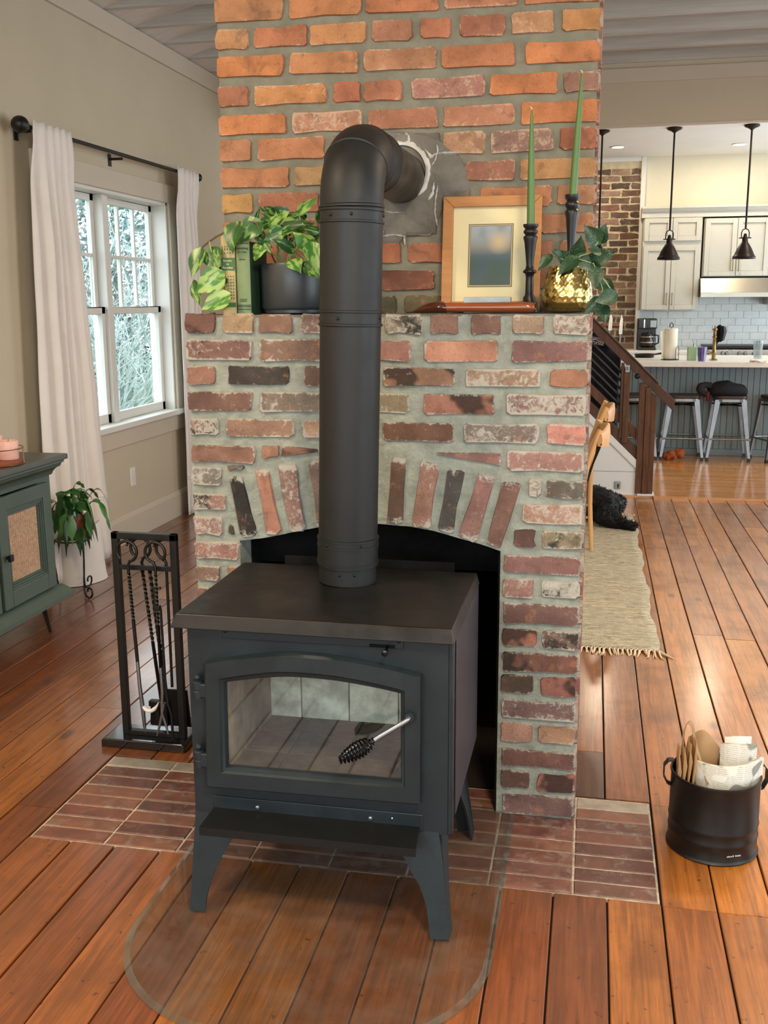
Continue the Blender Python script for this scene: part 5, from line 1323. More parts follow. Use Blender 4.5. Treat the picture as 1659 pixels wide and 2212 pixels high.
for pts in (((1300, 1330), (1330, 1300), (1400, 1280), (1450, 1205)), ((1320, 1320), (1420, 1350), (1440, 1400), (1500, 1470), (1560, 1560)), ((1440, 1400), (1480, 1520), (1460, 1600)), ((1250, 1340), (1170, 1300), (1130, 1300)), ((1290, 1330), (1296, 1300))):
    stem(gpn, [gt+Vector((.01, -.01, 0))]+[PY(*C4(*p), .075) for p in pts], .0016)
# ================================================================== WINDOW WALL SIDE
# ---- curtain rod
XRd = XL+.085
rod = empty('curtain_rod', (XRd, 3.1, 2.295), label='black curtain rod with round finial above the window', cat='curtain rod')
MB().tube([(XRd, 1.99, 2.292), (XRd, 4.20, 2.300)], .011, 14).build('pole', MATS['black_iron'], rod, smooth=True)
fc_ = Vector((XRd, 1.955, 2.292))
MB().ball(fc_, .042, 20, 12, .95).build('finial', MATS['black_iron'], rod, smooth=True)
MB().tube([(XRd, 2.02, 2.292), (XRd, 1.985, 2.292)], [.016, .022], 14).build('finial_neck', MATS['black_iron'], rod, smooth=True)
MB().ball((XRd, 4.215, 2.30), .030, 16, 10).build('finial', MATS['black_iron'], rod, smooth=True)
for y in (2.05, 3.05, 4.17):
    MB().box(XL, XL+.006, y-.018, y+.018, 2.235, 2.305).box(XL, XRd, y-.006, y+.006, 2.268, 2.282).build('bracket', MATS['black_iron'], rod, bevel=.002)
# ---- curtains: pleated sheets hanging from the rod
def curtain(label, yt0, yt1, yb0, yb1, zb, npl, seed, amp=.030, hem=(.40, .20)):
    c = empty('curtain', (XRd, (yt0+yt1)/2, zb), label=label, cat='curtain')
    r_ = random.Random(seed); ny, nz_ = npl*8, 46; vs = []; ph = [r_.uniform(-.5, .5) for _ in range(npl+1)]
    zt = 2.322
    for j in range(nz_+1):
        t_ = j/nz_; z = zt+(zb-zt)*t_
        e = t_**.8
        ya, yb = yt0+(yb0-yt0)*e, yt1+(yb1-yt1)*e
        for i in range(ny+1):
            s_ = i/ny; a = 2*math.pi*npl*(s_+.035*math.sin(7*s_+seed*2+1.5*t_))
            am = amp*(.35+.65*min(1, t_*4))*(1+.45*math.sin(5*s_+seed)+.5*nz(s_*4, t_*1.5, seed))
            am *= min(1, .15+s_*7, .15+(1-s_)*7)
            x = XRd+am*math.sin(a)+.006*nz(s_*9, t_*6, seed)
            x = max(x, XL+.03)
            if z > 2.02:
                q_ = min(1, (z-2.02)/.22); q_ = q_*q_*(3-2*q_); xt = XRd+.0145+.011*abs(math.sin(a*.5+seed))+.004*nz(s_*14, z*9, seed); x = x*(1-q_)+xt*q_
            vs.append((x, ya+(yb-ya)*s_+.012*math.cos(a*2+seed)*t_, z+.004*math.sin(a)))
    k = ny+1
    m = MB().add(vs, [(j*k+i, j*k+i+1, (j+1)*k+i+1, (j+1)*k+i) for j in range(nz_) for i in range(ny)])
    o = m.build('drape', MATS['curtain_cloth'], c, smooth=True, angle=80); s = o.modifiers.new('thick', 'SOLIDIFY'); s.thickness = .003
    # sewn tuck bands near the hem
    for hz in hem:
        j = min(range(nz_+1), key=lambda q: abs(zt+(zb-zt)*q/nz_-(zb+hz)))
        for dz in (0, .016):
            pts = [Vector(vs[j*k+i])+Vector((.002, 0, dz)) for i in range(0, k)]
            b = MB(); b.add([p+Vector((.003, 0, .003)) for p in pts]+[p+Vector((.003, 0, -.003)) for p in pts], [(i, i+1, i+1+k, i+k) for i in range(k-1)])
            bo2 = b.build('tuck', MATS['curtain_cloth'], c, smooth=True); sm2 = bo2.modifiers.new('thick', 'SOLIDIFY'); sm2.thickness = .004
    return c
curtain('off-white linen curtain nearest the sideboard, bunched at the rod end', 2.03, 2.40, 1.90, 2.62, .02, 5, 1, .034, (.335,))
curtain('off-white linen curtain on the fireplace side of the window', 3.80, 4.17, 3.79, 4.12, .006, 5, 4, .026, (.50, .255))
# ---- wall socket under the window
so2 = empty('wall_socket', (XL, 3.115, .39), label='white wall socket below the window', cat='socket')
bx('plate', XL, XL+.006, 3.078, 3.152, .332, .448, MATS['switch_plate'], so2, .003)
bx('insert', XL+.005, XL+.009, 3.098, 3.132, .352, .428, MATS['white_trim'], so2, .002)
# ---- green sideboard with cane doors
sb = empty('sideboard', (-1.43, .6, 0), label='dark green painted sideboard with cane door panels on black legs', cat='sideboard')
gc, gt_ = MATS['green_cabinet'], MATS['green_top']
SX0, SX1, SY0, SY1, SZ0, SZ1 = XL+.025, -1.215, -.25, 1.335, .165, .735
bx('carcass', SX0, SX1-.004, SY0, SY1, SZ0, SZ1, gc, sb, .003)
bx('top', SX0-.01, SX1+.052, SY0-.06, SY1+.075, .775, .800, gt_, sb, .006)
m = MB(); prof = [(0, .715), (.006, .715), (.010, .728), (.020, .742), (.034, .750), (.038, .762), (.046, .766), (.046, .776), (0, .776)]
vs = []; segs = [(SX0, SY1, 0, 1), (SX1, SY1, 1, 1), (SX1, SY0, 1, -1), (SX0, SY0, 0, -1)]
for x, y, ex_, ey_ in segs:
    for d, z in prof: vs.append((x+d*ex_, y+d*ey_, z))
k = len(prof); fs = [(a*k+i, a*k+(i+1) % k, (a+1)*k+(i+1) % k, (a+1)*k+i) for a in range(3) for i in range(k)]+[tuple(range(k)), tuple(3*k+i for i in range(k))]
m.add(vs, fs).build('cornice', gc, sb, smooth=True, angle=30)
m = MB(); prof = [(0, .155), (.052, .155), (.052, .172), (.042, .182), (.030, .196), (.020, .206), (0, .214)]; vs = []
for x, y, ex_, ey_ in segs:
    for d, z in prof: vs.append((x+d*ex_, y+d*ey_, z))
k = len(prof); fs = [(a*k+i, a*k+(i+1) % k, (a+1)*k+(i+1) % k, (a+1)*k+i) for a in range(3) for i in range(k)]+[tuple(range(k)), tuple(3*k+i for i in range(k))]
m.add(vs, fs).build('plinth_moulding', gc, sb, smooth=True, angle=30)
def cab_door(y0, y1, knob_y):
    z0, z1 = .222, .690; f = .060; X = SX1
    d = MB(); 
    for a in ((y0, y0+f, z0, z1), (y1-f, y1, z0, z1), (y0+f, y1-f, z0, z0+f+.01), (y0+f, y1-f, z1-f, z1)): d.box(X-.004, X+.022, *a)
    dd = d.build('door', gc, sb, bevel=.003)
    # stepped inner moulding
    for s_, (o_, h_) in enumerate(((0, .018), (.009, .013), (.018, .008))):
        m_ = MB(); a0, a1, b0, b1 = y0+f+o_, y1-f-o_, z0+f+.01+o_, z1-f-o_; w_ = .009
        for q in ((a0, a0+w_, b0, b1), (a1-w_, a1, b0, b1), (a0+w_, a1-w_, b0, b0+w_), (a0+w_, a1-w_, b1-w_, b1)): m_.box(X-.004, X+h_, *q)
        m_.build('panel_moulding', gc, dd, bevel=.001, seg=1)
    o_ = .027; a0, a1, b0, b1 = y0+f+o_, y1-f-o_, z0+f+.01+o_, z1-f-o_
    bx('cane_backing', X-.006, X-.003, a0, a1, b0, b1, MATS['black_satin'], dd)
    # woven cane: vertical, horizontal and two diagonal strand sets
    cw = MB(); p = .0155; t_ = .0022
    yv = a0+p/2
    while yv < a1: cw.box(X, X+.001, yv-.0035, yv-.0013, b0, b1); cw.box(X, X+.001, yv+.0013, yv+.0035, b0, b1); yv += p
    zv = b0+p/2
    while zv < b1: cw.box(X+.0006, X+.0016, a0, a1, zv-.0035, zv-.0013); cw.box(X+.0006, X+.0016, a0, a1, zv+.0013, zv+.0035); zv += p
    for sg in (1, -1):
        c = -2.0
        cs_ = []; kk = int((a1-a0+b1-b0)/p)+2
        for i in range(-kk, kk):
            c0 = i*p
            pts = []
            for t2 in (0, 1):
                pass
            # line z-b0 = sg*(y-a0) + c0 clipped to the panel
            cand = []
            for y in (a0, a1):
                z = b0+sg*(y-a0)+c0
                if b0 <= z <= b1: cand.append((y, z))
            for z in (b0, b1):
                y = a0+(z-b0-c0)/sg
                if a0 < y < a1: cand.append((y, z))
            if len(cand) >= 2:
                (ya, za), (yb, zb) = cand[0], cand[1]
                if abs(ya-yb) < .004: continue
                n_ = Vector((zb-za, ya-yb)).normalized()*.0013
                cw.add([(X+.0012, ya-n_.x, za-n_.y), (X+.0012, ya+n_.x, za+n_.y), (X+.0012, yb+n_.x, zb+n_.y), (X+.0012, yb-n_.x, zb-n_.y)], [(0, 1, 2, 3)])
    co = cw.build('cane_weave', MATS['rattan'], dd); co['kind'] = 'stuff'
    MB().box(X+.020, X+.034, knob_y-.004, knob_y+.004, .432, .446).box(X+.034, X+.048, knob_y-.012, knob_y+.012, .424, .452).build('knob', MATS['black_iron'], dd, bevel=.002)
    for z in (.30, .60):
        MB().tube([(X+.014, y1+.003, z-.028), (X+.014, y1+.003, z+.028)], .0042, 8).build('hinge', gc, dd)
    return dd
cab_door(.88, 1.285, .915); cab_door(.42, .855, .82); cab_door(-.20, .395, .36)
for y in (1.26, -.17, .55):
    for x, sx_ in ((SX1-.04, 1), (SX0+.06, -1)):
        l_ = MB().tube([(x, y, .158), (x+.004*sx_, y+.004, .10), (x+.018*sx_, y+.016, .002)], [.017, .0125, .008], 4).build('leg', MATS['black_iron'], sb)
        bx('leg_bracket', x-.02, x+.02, y-.055, y+.01, .138, .157, MATS['black_iron'], sb, .004)
# ---- tray with candles on the sideboard
TC = PZ(-10, 1003, .80)
ty = empty('round_tray', (TC.x, TC.y, .801), label='round wooden tray with copper wire rail on the sideboard', cat='tray')
MB().lathe([(.001, 0), (.108, 0), (.110, .004), (.110, .016), (.107, .019), (.001, .019)], (TC.x, TC.y, .801), 40, cap=False).build('board', MATS['wood_tray'], ty, smooth=True, angle=40)
ringp = lambda z, r: [Vector((TC.x+r*math.cos(2*math.pi*k/40), TC.y+r*math.sin(2*math.pi*k/40), z)) for k in range(41)]
MB().tube(ringp(.804, .115), .0022, 6).build('foot_ring', MATS['copper_wire'], ty, smooth=True)
MB().tube(ringp(.868, .115), .0022, 6).build('rail', MATS['copper_wire'], ty, smooth=True)
for k in range(5): a = 2*math.pi*k/5+.35; MB().tube([(TC.x+.115*math.cos(a), TC.y+.115*math.sin(a), .803), (TC.x+.115*math.cos(a), TC.y+.115*math.sin(a), .868)], .0025, 6).build('post', MATS['copper_wire'], ty)
for i, (dx, dy, h, r_) in enumerate(((.055, .018, .078, .040), (-.035, .045, .095, .042))):
    p = Vector((TC.x+dx, TC.y+dy, .8205)); o = empty('candle', p, label=['pale pink pillar candle nearest the tray rail', 'taller pale pink pillar candle behind on the tray'][i], cat='candle')
    MB().lathe([(.001, 0), (r_-.002, 0), (r_, .002), (r_, h-.004), (r_-.004, h), (r_-.008, h), (r_-.012, h-.005), (.001, h-.006)], p, 32, cap=False).build('wax', MATS['pink_wax'], o, smooth=True, angle=50)
    MB().tube([p+Vector((0, 0, h-.006)), p+Vector((.002, 0, h+.006))], .001, 5).build('wick', MATS['black_satin'], o)
# ---- forest cactus in terracotta on a scroll-footed wire stand
SC_ = Vector((-1.42, 1.86, 0)); 
ps = empty('plant_stand', SC_, label='black wire plant stand with scrolled feet', cat='plant stand')
bi_ = MATS['black_iron']; zt = .29
MB().tube([Vector((SC_.x+.085*math.cos(2*math.pi*k/32), SC_.y+.085*math.sin(2*math.pi*k/32), zt)) for k in range(33)], .004, 8).build('ring', bi_, ps, smooth=True)
for k in range(3):
    a = math.radians(-32+120*k); d_r = Vector((math.cos(a), math.sin(a), 0))
    P = lambda r_, z: SC_+d_r*r_+Vector((0, 0, z))
    pts = bez(P(.085, zt), P(.115, .22), P(.085, .14), P(.088, .085), 8)+bez(P(.088, .085), P(.07, .03), P(.095, .004), P(.120, .006), 8)[1:]+bez(P(.120, .006), P(.165, .008), P(.170, .062), P(.135, .060), 8)[1:]+bez(P(.135, .060), P(.118, .059), P(.112, .045), P(.120, .038), 5)[1:]
    MB().tube(pts, .0045, 8).build('leg', bi_, ps, smooth=True)
pc_ = empty('potted_cactus', SC_+Vector((0, 0, zt)), label='drooping green forest cactus in a terracotta pot by the curtain', cat='plant')
MB().lathe([(.001, .005), (.062, .005), (.085, .115), (.092, .115), (.092, .145), (.084, .145), (.080, .12), (.001, .12)], SC_+Vector((0, 0, zt)), 36, cap=False).build('pot', MATS['terracotta'], pc_, smooth=True, angle=40)
MB().lathe([(.001, .128), (.08, .124)], SC_+Vector((0, 0, zt)), 20, cap=False).build('soil', MATS['soil'], pc_)
rcx = random.Random(12)
def frond(base, az, L_, rise, droop, w_, seed):
    r_ = random.Random(seed); n = 18; d_h = Vector((math.cos(az), math.sin(az), 0)); side = Vector((-d_h.y, d_h.x, 0)); pts = []
    for i in range(n+1):
        t_ = i/n; pts.append(base+d_h*(L_*.75*t_*(1-.30*t_))+Vector((0, 0, rise*math.sin(min(1, t_*1.6)*math.pi*.5)-droop*t_**2.0)))
    vs = []; tw = r_.uniform(-.8, .8)
    for i, p in enumerate(pts):
        t_ = i/n; lob = .42+.58*abs(math.sin(t_*n*.62+seed)); ww = w_*lob*(min(1, t_*5+.15))*(1 if t_ < .85 else (1-t_)/.15*.9+.1)
        s_ = (side*math.cos(tw*t_)+Vector((0, 0, 1))*math.sin(tw*t_)); vs += [p-s_*ww, p+Vector((0, 0, ww*.25)), p+s_*ww]
    m = MB().add(vs, [(i*3+k, i*3+k+1, (i+1)*3+k+1, (i+1)*3+k) for i in range(n) for k in range(2)])
    m.build('leaf', MATS['leaf_cactus'], pc_, smooth=True, angle=80)
bt = SC_+Vector((0, 0, zt+.125))
for i in range(44):
    az = rcx.uniform(-2.3, 1.5) if i < 34 else rcx.uniform(0, 6.28)
    frond(bt+Vector((rcx.uniform(-.05, .05), rcx.uniform(-.05, .05), 0)), az, rcx.uniform(.15, .30), rcx.uniform(.07, .19), rcx.uniform(.04, .32), rcx.uniform(.018, .030), i)
# ---- white cloth sack behind the stand
wbg = MB(); cxy = Vector((-1.535, 2.13)); n = 28; vs = []; hs = [(0, 1.0), (.04, .93), (.10, .90), (.18, .93), (.25, .95), (.29, .93), (.30, .90), (.28, .86)]
for z, f in hs:
    for k in range(n):
        a = 2*math.pi*k/n; r_ = .135*f*(1+.05*math.sin(3*a+z*9)+.03*nz(math.cos(a)*2, math.sin(a)*2, z*6)); vs.append((cxy.x+r_*.95*math.cos(a), cxy.y+r_*1.15*math.sin(a), z+.002+(.02*math.sin(2*a+1) if z > .2 else 0)))
wbg.add(vs, [(i*n+k, i*n+(k+1) % n, (i+1)*n+(k+1) % n, (i+1)*n+k) for i in range(len(hs)-1) for k in range(n)]+[tuple(range(n-1, -1, -1)), tuple((len(hs)-1)*n+k for k in range(n))])
o = wbg.build('cloth_sack', MATS['white_fabric'], None, smooth=True, angle=70); tag(o, 'white crumpled cloth sack on the floor behind the plant stand', 'sack')
# ================================================================== RUNNER, DOG, CHAIRS, STAIRS
rg = empty('runner_rug', (1.06, 2.9, 0), label='faded beige grey woven runner rug with knotted fringe', cat='rug')
m = MB(); ny, nx = 70, 16; vs = []
for j in range(ny+1):
    y = 1.50+(4.28-1.50)*j/ny
    for i in range(nx+1):
        xr = 1.435+.008*math.sin(j*.35)+.004*math.sin(j*.9); x = .70+(xr-.70)*i/nx
        vs.append((x, y, .0075+.0018*nz(x*2, y*3, 0)))
k = nx+1; m.add(vs, [(j*k+i, j*k+i+1, (j+1)*k+i+1, (j+1)*k+i) for j in range(ny) for i in range(nx)])
o = m.build('pile', MATS['rug'], rg, smooth=True); s_ = o.modifiers.new('thick', 'SOLIDIFY'); s_.thickness = .006; s_.offset = -1
rf = random.Random(8)
for side, y0, sg in ((0, 1.50, -1), (1, 4.28, 1)):
    f = MB(); x = .71
    while x < 1.435:
        L_ = rf.uniform(.055, .085); w_ = rf.uniform(-.012, .016)
        f.tube([(x-.008, y0, .008), (x, y0+sg*.018, .009), (x+w_*.3, y0+sg*.026, .011), (x+w_*.6, y0+sg*L_*.7, .006), (x+w_, y0+sg*L_, .003)], [.003, .004, .0055, .004, .002], 5)
        f.tube([(x+.008, y0, .008), (x, y0+sg*.02, .009)], .003, 5)
        for q in range(2): f.tube([(x, y0+sg*.028, .007), (x+w_+rf.uniform(-.012, .012), y0+sg*(L_+.01), .002)], [.003, .001], 4)
        x += .0185
    if side == 0: f.tube([(1.432, y0, .008), (1.45, y0-.03, .006), (1.475, y0-.06, .004), (1.49, y0-.075, .003)], [.005, .006, .004, .001], 5)
    fo = f.build('fringe', MATS['fringe'], rg); fo['kind'] = 'stuff'
# ---- black curly dog asleep on the far end of the runner
dg = empty('dog', (1.2, 4.15, .01), label='black curly-coated dog lying asleep on the runner rug', cat='dog')
J = {'pelvis': (1.22, 4.06, .125, .115), 'loin': (1.10, 4.13, .135, .12), 'rib': (.95, 4.20, .15, .14), 'chest': (.80, 4.22, .15, .135), 'neck': (.68, 4.15, .14, .085), 'head': (.58, 4.05, .10, .082), 'muzzle': (.52, 3.94, .07, .045), 'nose': (.50, 3.90, .062, .03),
     'rump': (1.29, 4.10, .11, .085), 'tail1': (1.34, 4.22, .10, .038), 'tail2': (1.33, 4.34, .10, .045), 'tail3': (1.27, 4.42, .10, .03),
     'hip': (1.26, 3.98, .09, .085), 'knee': (1.20, 3.86, .075, .062), 'hock': (1.33, 3.845, .05, .042), 'toe': (1.405, 3.80, .034, .036), 'toe2': (1.432, 3.79, .032, .026),
     'hip2': (1.24, 4.20, .08, .07), 'knee2': (1.32, 4.30, .07, .055), 'hock2': (1.30, 4.42, .05, .035), 'paw2': (1.36, 4.46, .035, .03),
     'sh': (.82, 4.08, .10, .07), 'elb': (.86, 3.95, .07, .05), 'wr': (.74, 3.86, .04, .036), 'paw': (.66, 3.82, .034, .036),
     'sh2': (.78, 4.32, .09, .06), 'elb2': (.84, 4.42, .06, .045), 'wr2': (.72, 4.46, .04, .034), 'pawb': (.64, 4.44, .034, .034),
     'earL': (.60, 4.14, .09, .035), 'earL2': (.57, 4.19, .05, .028), 'earR': (.63, 3.98, .085, .035), 'earR2': (.62, 3.93, .045, .026)}
E_ = [('pelvis', 'loin'), ('loin', 'rib'), ('rib', 'chest'), ('chest', 'neck'), ('neck', 'head'), ('head', 'muzzle'), ('muzzle', 'nose'), ('pelvis', 'rump'), ('rump', 'tail1'), ('tail1', 'tail2'), ('tail2', 'tail3'), ('pelvis', 'hip'), ('hip', 'knee'), ('knee', 'hock'), ('hock', 'toe'), ('toe', 'toe2'), ('pelvis', 'hip2'), ('hip2', 'knee2'), ('knee2', 'hock2'), ('hock2', 'paw2'), ('chest', 'sh'), ('sh', 'elb'), ('elb', 'wr'), ('wr', 'paw'), ('chest', 'sh2'), ('sh2', 'elb2'), ('elb2', 'wr2'), ('wr2', 'pawb'), ('head', 'earL'), ('earL', 'earL2'), ('head', 'earR'), ('earR', 'earR2')]
names = list(J); me = bpy.data.meshes.new('dog_body'); o0 = org(dg)
me.from_pydata([tuple(Vector(J[n_][:3])-o0) for n_ in names], [(names.index(a), names.index(b)) for a, b in E_], []); me.update()
dbo = link('body', me, MATS['dog_coat'], dg)
sk = dbo.modifiers.new('skin', 'SKIN'); sk.use_smooth_shade = True
for i, n_ in enumerate(names):
    v = me.skin_vertices[0].data[i]; v.radius = (J[n_][3], J[n_][3]); v.use_root = (n_ == 'pelvis')
ss = dbo.modifiers.new('subdivide', 'SUBSURF'); ss.levels = 3; ss.render_levels = 3
tx1 = bpy.data.textures.new('curls', 'CLOUDS'); tx1.noise_scale = .035; tx1.noise_depth = 3
dp = dbo.modifiers.new('curly', 'DISPLACE'); dp.texture = tx1; dp.strength = .03; dp.mid_level = .5
bpy.context.view_layer.update()
ev = dbo.evaluated_get(bpy.context.evaluated_depsgraph_get()); em = ev.to_mesh()
fur = MB(); rd = random.Random(6); polys = list(em.polygons); V_ = em.vertices
for _ in range(3600):
    p = rd.choice(polys); c = p.center; n_ = p.normal
    if (c+o0).z < .03 or c.x+o0.x < .95: continue
    t_ = n_.cross(Vector((rd.uniform(-1, 1), rd.uniform(-1, 1), rd.uniform(-1, 1)))); 
    if t_.length < .01: continue
    t_.normalize(); L_ = rd.uniform(.010, .024); b_ = n_.cross(t_)
    P0 = c+o0; P1 = P0+n_*L_*.6+t_*L_*.3; P2 = P0+n_*L_*.55+t_*L_*1.0; w_ = .0028
    fur.add([P0-b_*w_, P0+b_*w_, P1+b_*w_*.9, P1-b_*w_*.9, P2], [(0, 1, 2, 3), (3, 2, 4)])
ev.to_mesh_clear()
fo = fur.build('fur', MATS['dog_coat'], dg); fo['kind'] = 'stuff'
# ---- cross-back dining chairs (backs to the runner)
def dining_chair(cx_, cy_, label):
    t_ = empty('dining_chair', (cx_, cy_, .008), label=label, cat='chair', group='cross-back dining chairs by the runner')
    w_, bk_ = MATS['chair_wood'], MATS['chair_metal']; z0 = .0
    P = lambda x, y, z: Vector((x, y, z))
    def T(name, pts, r, mt=w_, n=10):
        m = MB().tube(pts, r, n); return m.build(name, mt, t_, smooth=True, local=True)
    for s in (-1, 1):
        T('leg', bez(P(.0, .19*s, 0), P(-.015, .19*s, .2), P(-.03, .195*s, .42), P(-.01, .20*s, .60), 10)+bez(P(-.01, .20*s, .60), P(.0, .205*s, .70), P(.035, .20*s, .80), P(.058, .190*s, .846), 8)[1:], [.013]*5+[.0155]*8+[.014]*6)
        T('leg', [P(-.40, .17*s, 0), P(-.37, .165*s, .43)], [.012, .016])
        T('back_strap', bez(P(-.012, .19*s, .47), P(.0, .02*s, .60), P(.06, -.05*s, .72), P(.078, -.11*s, .81), 12), .0055, bk_, 6)
        T('stretcher', [P(-.385, .168*s, .20), P(-.01, .19*s, .20)], .008)
    T('stretcher', [P(-.2, -.18, .20), P(-.2, .18, .20)], .008)
    m = MB(); n = 16; vs = []      # bowed crest rail
    for i in range(n+1):
        a = -1+2*i/n; y = .205*a; bow = .056+.040*(1-a*a); zt = .838+.018*(1-a*a)-.010*a*a; zb = .758+.012*a*a
        for dx, z in ((-.008, zb), (.010, zb-.004), (.014, (zt+zb)/2), (.010, zt-.004), (.0, zt), (-.010, zt-.006)): vs.append((bow+dx, y, z))
    m.add(vs, [(i*6+k, i*6+(k+1) % 6, (i+1)*6+(k+1) % 6, (i+1)*6+k) for i in range(n) for k in range(6)]+[tuple(range(5, -1, -1)), tuple(n*6+k for k in range(6))])
    m.build('crest_rail', w_, t_, smooth=True, angle=50, local=True)
    m = MB(); vs = []
    ol = [(.012*1-.02+.0, 0)]; seat = [(-.41, -.19), (-.42, -.1), (-.42, .1), (-.41, .19), (-.2, .215), (-.03, .20), (-.005, .12), (-.005, -.12), (-.03, -.20), (-.2, -.215)]
    m.prism(seat, 'z', .432, .458); m.build('seat', M('rush_seat', '#b99a6c', .8, var=.15, vscale=30) if 'rush_seat' not in MATS else MATS['rush_seat'], t_, bevel=.006, local=True)
    bx_ = MB().box(.060, .066, -.012, .012, .76, .82); 
    T('strap_band', [P(.062, -.205, .778), P(.085, -.1, .772), P(.10, 0, .77), P(.085, .1, .772), P(.062, .205, .778)], .006, bk_, 6)
    return t_
dining_chair(1.108, 2.36, 'light wood cross-back dining chair nearest the fireplace corner')
dining_chair(1.150, 3.41, 'light wood cross-back dining chair nearer the sleeping dog')
# ---- staircase along the kitchen opening (rises towards the window side)
YS = 5.05
sx = lambda u, v: PY(u, v, YS)
stc = empty('staircase', (1.2, YS, 0), label='white panelled staircase with dark wood rail and black metal bars', cat='staircase')
slope = -.965
x_r = 1.492
capz = lambda x: .250+slope*(x-1.486)
stw = MATS['stair_white']
XLft = -.25
MB().prism([(XLft, .0), (1.480, .0), (1.480, capz(1.480)-.02), (XLft, capz(XLft)-.02)], 'y', YS, YS+.06).build('side_panel', stw, stc)
MB().prism([(XLft, capz(XLft)-.055), (1.49, capz(1.49)-.055), (1.49, capz(1.49)+.012), (XLft, capz(XLft)+.012)], 'y', YS-.018, YS+.10).build('stringer_cap', stw, stc, bevel=.004)
bx('panel_joint', XLft, 1.478, YS-.002, YS+.01, .186, .190, MATS['plate_grey'], stc)
bx('panel_joint', XLft, 1.478, YS-.006, YS+.01, .0, .02, stw, stc)
for k in range(9):
    x1 = 1.50-k*.2; z1 = (k+1)*.193
    bx('tread', x1-.225, x1+.025, YS+.06, 5.98, z1-.03, z1, MATS['walnut'], stc, .006); bx('riser', x1-.012, x1, YS+.06, 5.97, z1-.193, z1-.03, stw, stc)
MB().prism([(XLft, .0), (1.48, .0), (1.48, capz(1.48)), (XLft, capz(XLft))], 'y', 5.97, 6.02).build('far_panel', stw, stc)
wal, pw_, rl_ = MATS['walnut'], MATS['post_wood'], MATS['walnut_rail']
def slopebar(name, xa, xb, off0, off1, y0, y1, mt, zf=None):
    f = zf or capz
    return MB().prism([(xa, f(xa)+off0), (xb, f(xb)+off0), (xb, f(xb)+off1), (xa, f(xa)+off1)], 'y', y0, y1).build(name, mt, stc, bevel=.003)
slopebar('shoe_rail', XLft, 1.49, .012, .105, YS+.0, YS+.05, wal)
slopebar('lower_rail', XLft, 1.46, .150, .235, YS+.01, YS+.05, pw_)
hz = lambda x: .738+slope*(x-1.713)
slopebar('handrail', XLft, 1.722, -.088, .0, YS-.005, YS+.045, wal, hz)
slopebar('rail_cap', XLft, 1.60, .0, .016, YS-.020, YS+.060, rl_, hz)
for k in range(5):
    o_ = .285+k*.061
    def zz_(x, o_=o_): return capz(x)+o_
    MB().tube([(XLft, YS+.03, zz_(XLft)), (1.338, YS+.03, zz_(1.338))], .010, 10).build('bar', MATS['black_iron'], stc, smooth=True)
for xa, xb, ya, yb, zt_, mt in ((1.352, 1.396, YS-.022, YS+.06, hz(1.375)-.10, 'post_wood'), (1.330, 1.352, YS-.012, YS+.05, hz(1.34)-.10, 'walnut')):
    bx('post', xa, xb, ya, yb, capz((xa+xb)/2)+.05, zt_, MATS[mt], stc, .003)
for xa, xb, ya, zt_ in ((1.466, 1.512, YS-.028, hz(1.49)-.10), (1.512, 1.552, YS-.040, hz(1.53)-.09), (1.552, 1.592, YS-.028, hz(1.575)-.11)):
    bx('newel_board', xa, xb, ya, YS+.06, .026, zt_, pw_, stc, .004)
bx('newel_foot', 1.480, 1.605, YS-.045, YS+.08, .012, .028, stw, stc, .003)
MB().ball((1.445, YS-.035, .905), .020, 14, 8).build('rail_knob', MATS['black_iron'], stc, smooth=True)
# dark nail marks on the recycled newel boards
rn = random.Random(4); nm_ = MB()
for i in range(26):
    x = rn.choice((1.372, 1.385, 1.49, 1.532, 1.574))+rn.uniform(-.012, .012); z = rn.uniform(.12, .8)
    if x < 1.4 and z < .5: z += .35
    yb = YS-.0415 if 1.512 < x < 1.552 else (YS-.0235 if x < 1.4 else YS-.0295)
    nm_.box(x-.003, x+.003, yb, yb+.002, z-.005, z+.005)
no = nm_.build('nail_holes', MATS['black_satin'], stc); no['kind'] = 'stuff'
sw = empty('light_switch', (1.372, YS-.03, .958), label='grey switch box on the stair post under the handrail', cat='switch')
bx('box', 1.358, 1.390, YS-.030, YS-.022, .932, .986, MATS['plate_grey'], sw, .003); bx('toggle', 1.366, 1.378, YS-.034, YS-.029, .948, .972, M('toggle_grey', '#5f676a', .4), sw, .001)
so3 = empty('wall_socket', (1.325, YS, .09), label='grey socket low on the white staircase panel', cat='socket')
pz_ = sx(1334, 1047); bx('plate', pz_.x-.024, pz_.x+.022, YS-.016, YS, pz_.z-.030, pz_.z+.028, MATS['plate_grey'], so3, .006); bx('plug', pz_.x-.002, pz_.x+.010, YS-.024, YS-.014, pz_.z-.018, pz_.z+.008, MATS['black_satin'], so3, .004)
